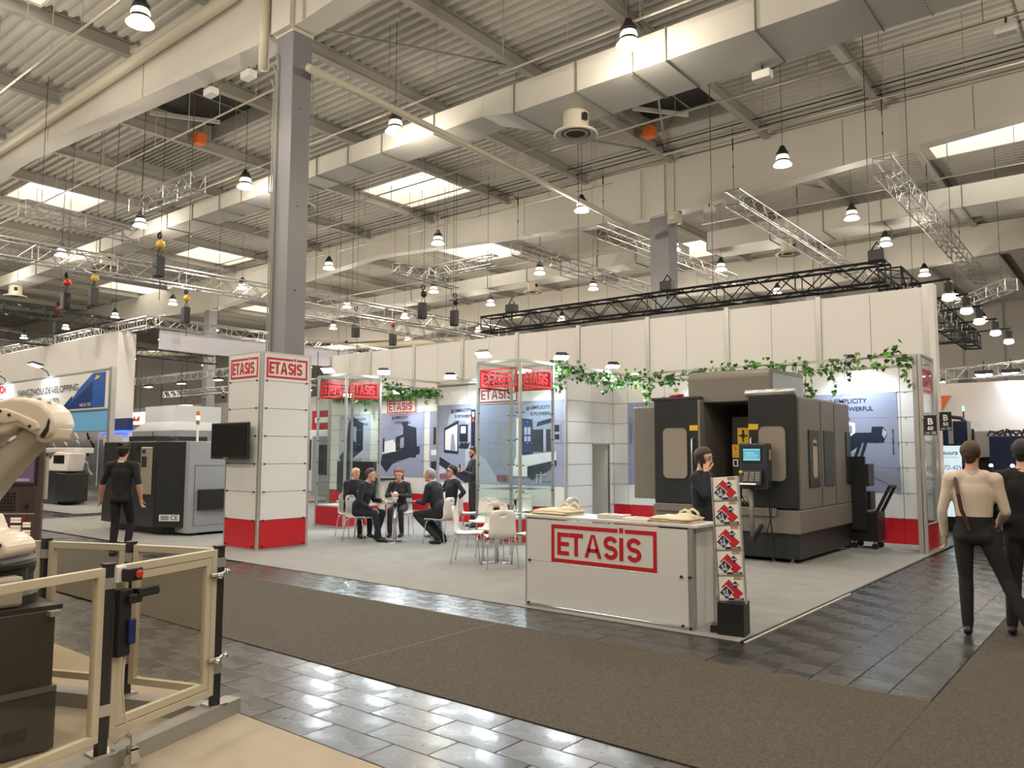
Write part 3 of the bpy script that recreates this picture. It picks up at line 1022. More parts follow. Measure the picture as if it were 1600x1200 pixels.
# cabin front, left poster: milling machine with a bright window
pC1 = Pl((-14.04, 14.33, PZ), (1, 0, 0))
C1 = scale_items([
    (M_POSTL, [(.02, .10), (.30, .88), (.85, .92), (.98, .80), (.98, .22)]),
    (M_POST, [(.10, .20), (.16, .62), (.42, .80), (.72, .78), (.72, .18), (.40, .20)]),
    (M_POSTN, [(.04, .33), (.72, .12), (.98, .20), (.98, .02), (.72, .0), (.04, .22)]),
    (M_POSTN, R_(.86, .14, .97, .93)),
    (M_POSTN, [(.16, .38), (.16, .70), (.54, .80), (.54, .36)]),
    (M_POSTW, [(.19, .42), (.19, .67), (.51, .75), (.51, .40)]),
    (M_POSTG, [(.33, .41), (.36, .62), (.42, .62), (.47, .41)]),
    (M_POSTN, [(.56, .52), (.56, .74), (.78, .74), (.78, .52)]),
    (M_POSTW, R_(.60, .63, .73, .72)),
    (M_POSTN, [(.54, .44), (.60, .51), (.84, .51), (.78, .43)]),
    (M_TXTW, R_(.89, .84, .94, .90)), (M_TXTR, R_(.89, .81, .94, .835)), (M_ORANGE, R_(.89, .78, .94, .80))], 1.30, 4 * ROW)
t = poster('lavender poster of a milling machine with bright window, behind the standing bearded man', pC1, 1.30, 4 * ROW, M_POST, C1)
slogan(pC1, .45, 4 * ROW - .20, .115, t)
logo(Pl(pC1.at(.08, .07, .02), (1, 0, 0)), .32, .13, 'small_logo', M_LOGOD, t)
# cabin front, right poster: turning machine with open door
pC2 = Pl((-12.70, 14.33, PZ), (1, 0, 0))
C2 = scale_items([
    (M_POSTL, [(.0, .0), (.28, .0), (.10, .30), (.0, .36)]),
    (M_POSTG, [(.20, .22), (.24, .70), (.47, .80), (.47, .10)]),
    (M_POSTW, [(.47, .30), (.47, .80), (.53, .82), (.53, .30)]),
    (M_POSTN, [(.53, .36), (.53, .80), (.66, .78), (.66, .34)]),
    (M_BLUED, [(.55, .40), (.55, .77), (.64, .75), (.64, .38)]),
    (M_POSTL, R_(.565, .60, .595, .69)), (M_POSTL, R_(.605, .60, .635, .69)), (M_POSTL, R_(.565, .52, .595, .58)), (M_POSTL, R_(.605, .52, .635, .58)),
    (M_POSTN, [(.66, .40), (.66, .66), (.88, .66), (.88, .40)]),
    (M_TXT, [(.70, .70), (.72, .75), (.90, .80), (.90, .75)]),
    (M_POSTG, R_(.86, .50, .97, .73)), (M_POSTN, R_(.875, .63, .955, .71)), (M_POSTN, R_(.875, .54, .955, .60)),
    (M_POSTL, R_(.78, .40, .81, .66)),
    (M_POSTW, [(.40, .10), (.47, .34), (.92, .40), (.92, .30), (.60, .10)]),
    (M_POSTN, [(.60, .10), (.60, .22), (.92, .30), (.92, .24), (.66, .06)]),
    (M_POSTLINE, R_(.70, .03, .71, .13)), (M_POSTLINE, R_(.75, .02, .76, .16)), (M_POSTLINE, R_(.71, .12, .82, .13))], 2.55, 4 * ROW)
t = poster('lavender poster of a white turning machine with open door, left of the cabin doorway', pC2, 2.55, 4 * ROW, M_POST, C2)
slogan(pC2, 1.50, 4 * ROW - .20, .115, t)
logo(Pl(pC2.at(.62, .07, .02), (1, 0, 0)), .34, .14, 'small_logo', M_LOGOD, t)
text('www.etasis.com', pC2, 1.95, .07, .055, 'small_print', M_TXT, t, .016, .02, shear=.2)
# left wall posters
pL1 = Pl((-20.45, YB, PZ), (1, 0, 0))
L1 = scale_items([
    (M_POSTN, [(.22, .40), (.30, .86), (.44, .98), (.60, .90), (.78, .86), (.78, .46), (.50, .38)]),
    (M_POSTG, [(.44, .56), (.46, .80), (.56, .80), (.56, .54)]),
    (M_POSTN, [(.02, .30), (.22, .44), (.78, .56), (.78, .42), (.40, .24), (.10, .20)]),
    (M_POSTG, [(.20, .10), (.40, .24), (.76, .30), (.70, .16), (.48, .06)]),
    (M_POSTL, [(.30, .12), (.42, .20), (.66, .24), (.62, .17), (.48, .09)])], 1.52, 4 * ROW)
t = poster('lavender poster of a dark lathe with fanned metal cone beside the left glass tower', pL1, 1.52, 4 * ROW, M_POSTL, L1)
slogan(pL1, .60, 4 * ROW - .22, .12, t)
logo(Pl(pL1.at(1.08, .06, .02), (1, 0, 0)), .36, .16, 'small_logo', M_LOGOD, t)
pL2 = Pl((-18.56, YB, PZ), (1, 0, 0))
L2 = scale_items([
    (M_POSTN, [(.08, .24), (.10, .34), (.44, .40), (.92, .48), (.92, .36), (.34, .20), (.20, .06), (.06, .20)]),
    (M_POSTW, [(.10, .36), (.12, .54), (.34, .58), (.44, .46), (.44, .40)]),
    (M_POSTN, R_(.11, .38, .15, .60)),
    (M_POSTN, [(.40, .40), (.40, .62), (.56, .66), (.56, .78), (.52, .84), (.66, .86), (.66, .80), (.84, .76), (.86, .46)]),
    (M_POSTG, [(.50, .44), (.50, .60), (.58, .62), (.58, .46)]),
    (M_POSTN, [(.70, .30), (.70, .36), (.84, .38), (.84, .30)])], 2.0, 4 * ROW)
t = poster('lavender poster of a gantry mill under the framed red logo, behind the seated people', pL2, 2.0, 4 * ROW, M_POST, L2)
slogan(pL2, .62, 4 * ROW - .20, .12, t)
logo(Pl(pL2.at(.74, .06, .02), (1, 0, 0)), .42, .16, 'small_logo', M_LOGOD, t)
pL3 = Pl((-16.32, YB, PZ), (1, 0, 0))
L3 = scale_items([(M_POSTG, [(.05, .45), (.05, .80), (.5, .86), (.9, .8), (.9, .4)]), (M_POSTW, R_(.05, .34, .9, .42)), (M_POSTN, [(.05, .12), (.05, .24), (.9, .30), (.9, .1)]), (M_POSTN, R_(.12, .5, .2, .76))], 1.3, 4 * ROW)
poster('lavender poster of a grey machine half hidden behind the cabin corner', pL3, 1.3, 4 * ROW, M_POST, L3)
sg2 = thing('logo_sign', 'white logo sign board on the cabin wall seen through the right glass tower', 'sign', (-12.1, 14.3, 2.9))
ps = Pl((-12.66, 14.31, 2.88), (1, 0, 0))
mb = MB(); ps.rect(mb, -.02, -.02, 1.22, .43, 0, .012); mb.build('board', M_WHITE, sg2)
logo(Pl(ps.at(0, 0, .012), (1, 0, 0)), 1.20, .40, 'word_mark', M_LOGOD, sg2)
sgn = thing('logo_sign', 'white square sign with framed red word mark high on the left booth wall', 'sign', (-17.5, YB - .02, 2.9))
ps = Pl((-18.15, YB - .02, 2.86), (1, 0, 0))
mb = MB(); ps.rect(mb, -.02, -.02, 1.29, .43, 0, .012); mb.build('board', M_WHITE, sgn)
logo(Pl(ps.at(0, 0, .012), (1, 0, 0)), 1.27, .40, 'word_mark', M_LOGO, sgn)
# right wall posters
pR1 = Pl((-9.68, YB, PZ), (1, 0, 0))
t = poster('narrow visible strip of a lavender poster left of the big grey machine', pR1, 2.0, 4 * ROW, M_POST, scale_items([(M_POSTN, R_(.3, .2, .8, .7)), (M_POSTG, R_(.36, .4, .6, .64))], 2.0, 4 * ROW))
text('www.etasis.com', pR1, .10, .95, .07, 'small_print', M_TXT, t, .016, .02, rot=PI / 2)
pR2 = Pl((-5.70, YB, PZ), (1, 0, 0))
R2 = scale_items([
    (M_POSTL, [(.30, .38), (.30, .60), (.56, .66), (.62, .40)]),
    (M_POSTN, R_(.30, .58, .385, .74)), (M_POSTW, R_(.31, .66, .375, .69)), (M_POSTW, R_(.31, .61, .375, .63)),
    (M_POSTW, [(.46, .52), (.48, .72), (.60, .70), (.60, .58)]), (M_POSTG, [(.48, .56), (.50, .69), (.57, .67), (.57, .60)]),
    (M_POSTN, [(.36, .44), (.43, .76), (.49, .76), (.44, .44)]),
    (M_POSTW, R_(.445, .70, .475, .73)), (M_TXTR, R_(.443, .66, .472, .68)),
    (M_POSTN, [(.34, .40), (.60, .60), (.80, .60), (.80, .50), (.66, .50), (.52, .38)]),
    (M_POSTN, [(.74, .54), (.76, .66), (.86, .66), (.90, .60), (.86, .50), (.78, .50)]),
    (M_POSTL, [(.86, .64), (.90, .60), (.87, .54), (.85, .58)]),
    (M_POSTN, [(.56, .30), (.59, .30), (.66, .50), (.63, .50)]), (M_POSTN, [(.61, .28), (.64, .28), (.71, .50), (.68, .50)]),
    (M_POSTG, [(.62, .22), (.70, .26), (1.0, .15), (1.0, .04)]),
    (M_POSTL, [(.30, .16), (.30, .30), (.58, .30), (.66, .24), (.64, .16)]),
    (M_POSTN, [(.30, .20), (.30, .26), (.56, .26), (.58, .20)])], 1.95, 4 * ROW)
R2 += [(M_POSTG, [(1.26 + .13 * math.cos(a * PI / 9), .42 + .17 * math.sin(a * PI / 9)) for a in range(18)]),
       (M_POSTW, [(1.24 + .11 * math.cos(a * PI / 9), .42 + .145 * math.sin(a * PI / 9)) for a in range(18)]),
       (M_POSTN, [(1.24 + .065 * math.cos(a * PI / 9), .42 + .09 * math.sin(a * PI / 9)) for a in range(18)])]
t = poster('big lavender poster of a dark robot arm and spindle ring, right of the grey machine', pR2, 1.95, 4 * ROW, M_POST, R2)
slogan(pR2, .66, 4 * ROW - .20, .125, t)
text('www.etasis.com', pR2, 1.87, .72, .075, 'small_print', M_TXT, t, .016, .02, rot=PI / 2, bold=.01)

# ------------------------------------------------------------------ logo cladding round the near column
cl = thing('column_cladding', 'square white column cladding with red plinth panels and two framed word marks at its top', 'cladding', (-12.57, 8.39, 0))
CX0, CX1, CY0, CY1, CHT = -13.10, -12.04, 7.86, 8.92, 3.47
crow = (CHT - .06) / 7
off = Vector(ORG[cl.name])
for pl, wv in ((Pl((CX0, CY0, 0), (1, 0, 0)), 1.06), (Pl((CX1, CY0, 0), (0, 1, 0)), 1.06), (Pl((CX1, CY1, 0), (-1, 0, 0)), 1.06), (Pl((CX0, CY1, 0), (0, -1, 0)), 1.06)):
    cm = MB()
    for r in range(7):
        mb = MB()
        pl.rect(mb, .055, .03 + r * crow + .004, wv - .055, .03 + (r + 1) * crow - .004, -.02, .004)
        mb.build('panel', M_RED if r == 0 else M_WHITE, cl)
        for uu in (.11, wv - .11):
            q = pl.at(uu, .03 + r * crow + (.04 if r == 0 else 0), .004)
            cm.tube([q, q + pl.N * .022], .016, 6)
    cm.build('clip', M_STEELD, cl)['kind'] = 'stuff'
for (x, y) in ((CX0, CY0), (CX1, CY0), (CX0, CY1), (CX1, CY1)):
    sx, sy = (1 if x < -12.5 else -1), (1 if y < 8.4 else -1)
    MB().box(min(x, x + sx * .05), max(x, x + sx * .05), min(y, y + sy * .05), max(y, y + sy * .05), 0, CHT).build('corner_post', M_ALU, cl, bevel=.006)
rm = MB()
for (a, b, c, d) in ((CX0 + .05, CX1 - .05, CY0 + .005, CY0 + .04), (CX0 + .05, CX1 - .05, CY1 - .04, CY1 - .005), (CX0 + .005, CX0 + .04, CY0 + .05, CY1 - .05), (CX1 - .04, CX1 - .005, CY0 + .05, CY1 - .05)):
    rm.box(a, b, c, d, CHT - .035, CHT).box(a, b, c, d, 0, .03)
rm.build('rail', M_ALU, cl)
logo(Pl((CX0 + .10, CY0 - .005, CHT - .46), (1, 0, 0)), .86, .36, 'word_mark', M_LOGO, cl)
logo(Pl((CX1 + .005, CY0 + .10, CHT - .46), (0, 1, 0)), .86, .36, 'word_mark', M_LOGO, cl)
# television on the cladding
tv = thing('wall_television', 'black flat television mounted on the left face of the column cladding', 'television', (-12.75, 7.76, 1.58))
MB().box(-13.33, -12.16, 7.70, 7.76, 1.57, 2.22).build('body', M_BLACK, tv, bevel=.012)
MB().box(-13.29, -12.20, 7.692, 7.70, 1.62, 2.185).build('screen', M_BLACKG, tv)
MB().box(-13.0, -12.5, 7.76, 7.86, 1.75, 2.05).build('wall_mount', M_STEELD, tv)
MB().box(-12.9, -12.75, 7.69, 7.70, 1.585, 1.60).build('badge', M_ALU, tv)

# ------------------------------------------------------------------ glass towers
RED_FILM = mat('red_film', (.75, .06, .04), .3, alpha=.62)
def tower(x0, x1, y0, y1, h, label, shelves=(1.0, 1.75), logos=('front', 'right', 'back', 'left'), second=False):
    t = thing('glass_tower', label, 'display case', ((x0 + x1) / 2, (y0 + y1) / 2, 0))
    p = .05
    for (x, y) in ((x0, y0), (x1 - p, y0), (x0, y1 - p), (x1 - p, y1 - p)):
        MB().box(x, x + p, y, y + p, 0, h).build('post', M_ALU, t, bevel=.006)
    r = MB()
    for z in (0.0, h - .05):
        for (a, b, c, d) in ((x0 + p, x1 - p, y0, y0 + p), (x0 + p, x1 - p, y1 - p, y1), (x0, x0 + p, y0 + p, y1 - p), (x1 - p, x1, y0 + p, y1 - p)):
            r.box(a, b, c, d, z, z + .05)
    r.build('rail', M_ALU, t)
    W, D = x1 - x0, y1 - y0
    for pl, wv in ((Pl((x0, y0, 0), (1, 0, 0)), W), (Pl((x1, y0, 0), (0, 1, 0)), D), (Pl((x1, y1, 0), (-1, 0, 0)), W), (Pl((x0, y1, 0), (0, -1, 0)), D)):
        mb = MB(); pl.rect(mb, p, .05, wv - p, .47, -.02, -.004); mb.build('plinth_panel', M_RED, t)
        mb = MB(); pl.rect(mb, p, .50, wv - p, h - .06, -.018, -.010); mb.build('pane', G_PANE, t)
        logo(Pl(pl.at(.10, h - .52, -.008), pl.U), wv - .20, .36, 'word_mark', M_LOGO, t)
        if (pl.U - Vector((-1, 0, 0))).length < .1:
            fm_ = MB(); pl.rect(fm_, .10, h - .52, wv - .10, h - .16, -.024, -.020); fm_.build('red_film', RED_FILM, t)
        cm = MB()
        for z in (.98, 1.46, 1.95, 2.45, 2.93):
            for uu in (p + .03, wv - p - .03):
                q = pl.at(uu, z, -.01)
                cm.tube([q, q + pl.N * .03], .014, 6)
        cm.build('clip', M_STEELD, t)['kind'] = 'stuff'
    MB().box(x0 + .03, x1 - .03, y0 + .03, y1 - .03, .47, .50).build('plinth_top', M_WHITE, t)
    for z in shelves:
        MB().box(x0 + .06, x1 - .06, y0 + .06, y1 - .06, z, z + .008).build('shelf', G_TABLE, t)
    return t
tower(-15.0, -13.95, 11.28, 12.33, 3.46, 'glass display tower with red plinth behind the bald seated man')
tower(-10.18, -9.08, 11.42, 12.5, 3.46, 'glass display tower with red plinth and two stacked word marks behind the empty chairs', second=True)
# glass wing wall at the right corner
wg = thing('glass_wing', 'narrow glass wing wall with red base panel at the booth corner by the side aisle', 'partition', (-3.07, 15.5, 0))
for y in (15.0, 15.95):
    MB().box(-3.11, -3.05, y, y + .06, 0, 3.44).build('post', M_ALU, wg, bevel=.006)
MB().box(-3.20, -3.12, 15.0, 15.08, 0, 3.44).build('post', M_ALU, wg, bevel=.006)
for a_, b_ in ((0, .04), (3.40, 3.44), (.47, .49)):
    MB().box(-3.10, -3.06, 15.06, 15.95, a_, b_).build('rail', M_ALU, wg)
MB().box(-3.09, -3.07, 15.06, 15.95, .04, .47).build('base_panel', M_RED, wg)
MB().box(-3.083, -3.075, 15.06, 15.95, .49, 3.40).build('pane', G_PANE, wg)
pw = Pl((-3.072, 15.1, 2.45), (0, 1, 0))
logo(Pl(pw.at(0, .35, 0), (0, 1, 0)), .80, .40, 'word_mark', M_LOGO, wg)
mb = MB(); pw.rect(mb, 0, .30, .78, .75, -.02, -.014); mb.build('red_film', RED_FILM, wg)
for k, (yy, zz) in enumerate(((15.02, 1.65), (15.5, 1.2))):
    pass
def bpl(label, x, y, z, a, b, w=.20, h=.34):
    t = thing('stand_number_sign', label, 'sign', (x, y, z))
    pl = Pl((x, y, z), (1, 0, 0))
    mb = MB(); pl.rect(mb, 0, 0, w, h, 0, .008); mb.build('plate', M_BLACK, t)
    text(a, pl, w / 2, h - .155, .15, 'letter', M_TXTW, t, 0, .010, 'CENTER', bold=.03)
    text(b, pl, w / 2, h - .25, .09, 'number', M_TXTW, t, 0, .010, 'CENTER', bold=.03)
    mb = MB(); pl.rect(mb, .02, .015, .09, .055, .008, .010); pl.rect(mb, .115, .015, .185, .065, .008, .010); mb.build('small_print', M_POSTG, t)
    MB().box(x - .05, x + .01, y - .01, y + .03, z + h - .06, z + h - .03).build('bracket', M_ALU, t)
bpl('black stand sign B 60 on the booth corner post', -3.04, 14.97, 2.02, 'B', '60')
bpl('black stand sign B 50 further along the side aisle', -3.00, 16.05, 2.12, 'B', '50')

# ------------------------------------------------------------------ fascia ladder beams
def fascia(label, p0, p1, z0=3.27, z1=3.45):
    t = thing('fascia_beam', label, 'beam', (p0[0], p0[1], z0))
    for z in (z0, z1):
        MB().bar((p0[0], p0[1], z), (p1[0], p1[1], z), .05, .045).build('rail', M_ALU, t)
    d = Vector((p1[0] - p0[0], p1[1] - p0[1], 0))
    mb = MB()
    for k in range(int(d.length / 1.0) + 1):
        q = Vector((p0[0], p0[1], 0)) + d.normalized() * k * 1.0
        mb.box(q.x - .015, q.x + .015, q.y - .015, q.y + .015, z0, z1)
    mb.build('web', M_ALU, t)
fascia('aluminium ladder fascia with ivy from the left glass tower back to the cabin', (-13.98, 12.33), (-13.98, 14.3))
fascia('aluminium ladder fascia with ivy from the right glass tower back to the corner', (-9.11, 12.5), (-9.11, 15.0))
fascia('aluminium ladder fascia with ivy and floodlight above the big grey machine', (-9.1, 15.03), (-3.2, 15.03), 3.24, 3.42)
fascia('aluminium rail along the top of the cabin front', (-14.05, 14.27), (-10.1, 14.27), 3.40, 3.47)
fascia('aluminium ladder fascia on top of the left booth wall', (-20.8, 16.2), (-14.1, 16.2), 3.40, 3.5)

# ------------------------------------------------------------------ floodlights
def flood(x, y, z, aim, label, base, power=1.0):
    t = thing('floodlight', label, 'lamp', (x, y, z))
    d = (Vector(aim) - Vector((x, y, z))).normalized()
    up = Vector((0, 0, 1))
    s = d.cross(up).normalized()
    v = s.cross(d)
    c = Vector((x, y, z))
    def pt(a, b, e):
        return c + s * a + v * b + d * e
    mb = MB()
    fr = [(-.15, -.10), (.15, -.10), (.15, .10), (-.15, .10)]
    bk = [(-.09, -.06), (.09, -.06), (.09, .06), (-.09, .06)]
    vs = [pt(a, b, 0) for a, b in fr] + [pt(a, b, -.09) for a, b in bk]
    mb.add(vs, [(0, 1, 2, 3), (7, 6, 5, 4), (0, 4, 5, 1), (1, 5, 6, 2), (2, 6, 7, 3), (3, 7, 4, 0)])
    mb.build('housing', M_STEELD, t)
    mb = MB()
    mb.prism([pt(a * .93, b * .9, .002) for a, b in fr], d * .004)
    mb.build('lens', M_FLOODLENS, t)
    MB().tube([base, (Vector(base) + c) / 2 + Vector((0, 0, .05)), c - d * .06], .012, 6).build('arm', M_ALU, t)
    ld = bpy.data.lights.new('flood_light', 'SPOT')
    ld.energy = FLOOD_W * power
    ld.color = FLOOD_COL
    ld.spot_size = math.radians(150)
    ld.spot_blend = 0.6
    ld.shadow_soft_size = .10
    lo = bpy.data.objects.new('flood_light', ld)
    COL.objects.link(lo)
    lo.parent = t
    lo.matrix_parent_inverse = Matrix.Identity(4)
    lo.location = d * .03
    lo.rotation_euler = d.to_track_quat('-Z', 'Y').to_euler()
flood(-14.45, 11.15, 3.54, (-13.7, 9.6, 0.3), 'white floodlight on the front of the left glass tower', (-14.4, 11.28, 3.46))
flood(-13.75, 12.2, 3.54, (-12.9, 11.3, 0.3), 'white floodlight at the start of the ivy fascia by the left tower', (-13.95, 12.35, 3.46))
flood(-17.1, 15.75, 3.45, (-16.2, 15.0, 1.2), 'white floodlight on the left booth wall above the framed logo sign', (-17.1, 16.2, 3.5))
flood(-19.4, 15.75, 3.45, (-18.5, 15.0, 1.2), 'white floodlight glowing behind the left glass tower', (-19.4, 16.2, 3.5))
flood(-13.15, 13.80, 3.52, (-12.3, 13.0, 1.2), 'white floodlight on top of the cabin front, left one', (-13.15, 14.27, 3.47), 1.5)
flood(-10.85, 13.80, 3.52, (-10.0, 13.0, 1.2), 'white floodlight on top of the cabin front, right one behind the glass tower', (-10.85, 14.27, 3.47), 1.5)
flood(-9.85, 11.25, 3.56, (-9.4, 9.7, 0.3), 'white floodlight on the front of the right glass tower', (-9.8, 11.42, 3.46))
flood(-8.92, 12.5, 3.56, (-8.1, 11.7, 0.3), 'white floodlight on the ivy fascia right of the right glass tower', (-9.11, 12.6, 3.46))
flood(-8.98, 14.5, 3.56, (-8.4, 13.9, 0.3), 'white floodlight at the inner corner of the ivy fascia', (-9.11, 14.5, 3.46), 1.8)
flood(-7.6, 15.75, 3.42, (-7.5, 15.9, 1.2), 'white floodlight lighting the back wall left of the grey machine', (-7.6, 15.05, 3.42))
flood(-4.45, 15.75, 3.50, (-4.3, 15.85, 1.2), 'white floodlight among the ivy right of the grey machine', (-4.45, 15.05, 3.42))

# ------------------------------------------------------------------ ivy garlands
LEAF = [(0, 0), (.035, -.01), (.06, .03), (.035, .05), (.04, .085), (.012, .075), (0, .12), (-.012, .075), (-.04, .085), (-.035, .05), (-.06, .03), (-.035, -.01)]
def leaf(mb, p, size, yaw, pitch, roll):
    m = Matrix.Translation(p) @ Matrix.Rotation(yaw, 4, 'Z') @ Matrix.Rotation(pitch, 4, 'X') @ Matrix.Rotation(roll, 4, 'Y')
    vs = [m @ Vector((0, .04 * size, .012 * size))] + [m @ Vector((a * size, b * size, -.006 * size)) for a, b in LEAF]
    mb.add(vs, [(0, i, i % 12 + 1) for i in range(1, 13)])
def garland(label, pts, dens, drops=(), lightshare=.25, spread=.10):
    t = thing('ivy_garland', label, 'ivy', pts[0])
    path = [Vector(p) for p in pts]
    MB().tube(path, .008, 5).build('stem', M_STEM, t)
    a, b = MB(), MB()
    def run(p, q, n, sp):
        for _ in range(n):
            f = random.random()
            c = p.lerp(q, f) + Vector((random.gauss(0, sp * .7), random.gauss(0, sp * .7), random.gauss(-.02, sp)))
            leaf(b if random.random() < lightshare else a, c, random.uniform(.55, 1.05), random.uniform(0, 2 * PI), random.uniform(-2.4, -.6), random.uniform(-.5, .5))
    for p, q in zip(path[:-1], path[1:]):
        run(p, q, int((q - p).length * dens), spread)
    st = MB()
    for (x, y, z, L) in drops:
        p, q = Vector((x, y, z)), Vector((x + random.uniform(-.06, .06), y, z - L))
        st.tube([p, q], .005, 4)
        run(p, q, max(4, int(L * 28)), .045)
    if st.v: st.build('tendril', M_STEM, t)
    a.build('leaves', M_LEAF, t)['kind'] = 'stuff'
    b.build('light_leaves', M_LEAFL, t)['kind'] = 'stuff'
garland('ivy garland along the fascia of the left glass tower, hanging low over the left wall', [(-13.98, 12.4, 3.28), (-13.98, 13.4, 3.2), (-13.98, 14.3, 3.26)], 75, [(-13.98, 13.0, 3.2, .2), (-13.98, 13.8, 3.2, .18)], .3, .07)
garland('ivy garland along the top of the left booth wall', [(-20.6, 16.12, 3.42), (-19, 16.12, 3.34), (-17.6, 16.12, 3.42), (-16, 16.12, 3.42), (-14.3, 16.12, 3.45)], 55, [(-19.0, 16.1, 3.3, .3), (-15.8, 16.1, 3.3, .35)], .55, .07)
garland('ivy garland on the fascia right of the right glass tower with hanging tendrils', [(-9.11, 12.4, 3.42), (-9.11, 13.2, 3.40), (-9.11, 14.2, 3.30), (-9.05, 15.0, 3.34)], 55, [(-9.0, 12.5, 3.4, .5), (-9.11, 12.9, 3.4, .35), (-9.0, 14.3, 3.3, .3)], .15, .10)
garland('ivy garland on the fascia from the inner corner to the grey machine', [(-9.0, 14.98, 3.36), (-8.0, 14.98, 3.30), (-6.4, 14.98, 3.36)], 75, [(-8.35, 14.96, 3.28, .75), (-8.5, 14.96, 3.28, .45), (-7.2, 14.95, 3.28, .2)], .3, .10)
garland('ivy garland on the fascia just right of the machine top with a long hanging tendril', [(-6.2, 14.98, 3.44), (-5.6, 14.98, 3.4), (-5.0, 14.98, 3.36), (-4.95, 14.98, 3.3)], 60, [(-5.0, 14.95, 3.3, .62), (-4.93, 14.95, 3.3, .45), (-5.15, 14.95, 3.3, .3)], .35, .09)
garland('ivy garland on the fascia at the right booth corner above the robot arm poster', [(-4.75, 14.97, 3.30), (-4.3, 14.97, 3.36), (-3.8, 14.97, 3.44), (-3.4, 14.97, 3.5), (-3.25, 14.97, 3.3)], 62, [(-3.25, 14.95, 3.4, .45), (-4.55, 14.95, 3.3, .4), (-4.2, 14.95, 3.3, .25)], .35, .09)

# ------------------------------------------------------------------ reception counter
ct = thing('reception_counter', 'white reception counter with framed red word mark on its front', 'counter', (-4.54, 7.36, 0))
X0c, X1c, Y0c, Y1c = -5.565, -3.53, 7.10, 7.62
pf = Pl((X0c, Y0c, 0), (1, 0, 0))
for z0, z1 in ((.045, .508), (.516, .965)):
    mb = MB(); pf.rect(mb, .03, z0, 2.005, z1, .0, .014); mb.build('front_panel', M_WHITE, ct)
MB().box(X0c, X0c + .028, Y0c, Y0c + .05, 0, .985).build('post', M_ALU, ct)
MB().box(X1c - .03, X1c + .02, Y0c, Y0c + .05, 0, .985).build('post', M_ALU, ct)
MB().box(X1c - .03, X1c + .02, Y1c - .05, Y1c, 0, .985).build('post', M_ALU, ct)
MB().box(X0c, X0c + .028, Y1c - .05, Y1c, 0, .985).build('post', M_ALU, ct)
MB().box(X0c, X1c, Y0c + .01, Y0c + .05, 0, .025).build('foot_rail', M_ALU, ct)
MB().box(X0c - .01, X1c + .08, Y0c - .015, Y1c, .985, 1.012).build('worktop', M_WHITE, ct, bevel=.003)
MB().box(X0c + .004, X0c + .016, Y0c + .05, Y1c - .05, .03, .98).build('end_panel', M_WHITE, ct)
MB().box(X1c - .002, X1c + .012, Y0c + .09, Y1c - .02, .03, .98).build('end_panel', M_WHITE, ct)
MB().box(X1c - .02, X1c - .004, Y0c + .05, Y0c + .09, .03, .98).build('gap_strip', M_STEELD, ct)
cm = MB()
for (u, v) in ((.075, .512), (1.94, .512), (2.03, .512), (.06, .045), (1.95, .045), (2.03, .03)):
    q = pf.at(u, v, .014)
    cm.tube([q, q + pf.N * .02], .014, 8)
cm.build('clip', M_STEELD, ct)['kind'] = 'stuff'
logo(Pl(pf.at(.372, .52, .0145), (1, 0, 0)), 1.30, .405, 'word_mark', M_LOGO, ct)
ZC = 1.012

def bag_pile(label, x0, x1, y0, y1, n, seed, top=True):
    rnd = random.Random(seed)
    t = thing('cotton_bag_pile', label, 'bags', ((x0 + x1) / 2, (y0 + y1) / 2, ZC))
    z = ZC
    for k in range(n):
        h = .022
        nx, ny = 9, 6
        ox, oy = rnd.uniform(-.03, .03), rnd.uniform(-.02, .02)
        vs, fs = [], []
        for s in (0, 1):
            for j in range(ny):
                for i in range(nx):
                    e = min(i, nx - 1 - i, 1) * min(j, ny - 1 - j, 1)
                    vs.append((x0 + (x1 - x0) * i / (nx - 1) + ox + rnd.uniform(-.008, .008), y0 + (y1 - y0) * j / (ny - 1) + oy + rnd.uniform(-.008, .008),
                               z + (h * (.45 + .55 * e) + (rnd.uniform(0, .014) if e else 0) if s else 0)))
        N = nx * ny
        for j in range(ny - 1):
            for i in range(nx - 1):
                a = j * nx + i
                fs.append((a + N, a + 1 + N, a + nx + 1 + N, a + nx + N))
                fs.append((a, a + nx, a + nx + 1, a + 1))
        for i in range(nx - 1):
            fs.append((i, i + 1, i + 1 + N, i + N)); b = (ny - 1) * nx + i
            fs.append((b, b + N, b + 1 + N, b + 1))
        for j in range(ny - 1):
            a = j * nx; fs.append((a, a + N, a + nx + N, a + nx)); b = j * nx + nx - 1
            fs.append((b, b + nx, b + nx + N, b + N))
        MB().add(vs, fs).build('bag', M_CLOTHBAG, t, smooth=True)
        z += h * .8
    if top:
        hb = MB()
        for k in range(2):
            cx, cy = rnd.uniform(x0 + (x1 - x0) * .45, x1 - .06), rnd.uniform(y0 + .05, y1 - .05)
            hb.tube([(cx - .07, cy, z), (cx - .06, cy + .02, z + .05), (cx - .01, cy + .03, z + .075), (cx + .05, cy + .01, z + .045), (cx + .07, cy, z)], .014, 6)
        hb.build('handle', M_CLOTHBAG, t, smooth=True)
        MB().ell(((x0 + x1) / 2 + .1, (y0 + y1) / 2, z + .0), (.12, .1, .045), 12, 7).build('crumpled_bag', M_CLOTHBAG, t, smooth=True)
bag_pile('pile of cream cotton bags on the left end of the white counter', -5.50, -5.02, 7.16, 7.52, 3, 3)
bag_pile('pile of cream cotton bags on the right end of the white counter', -4.02, -3.58, 7.14, 7.52, 3, 5)
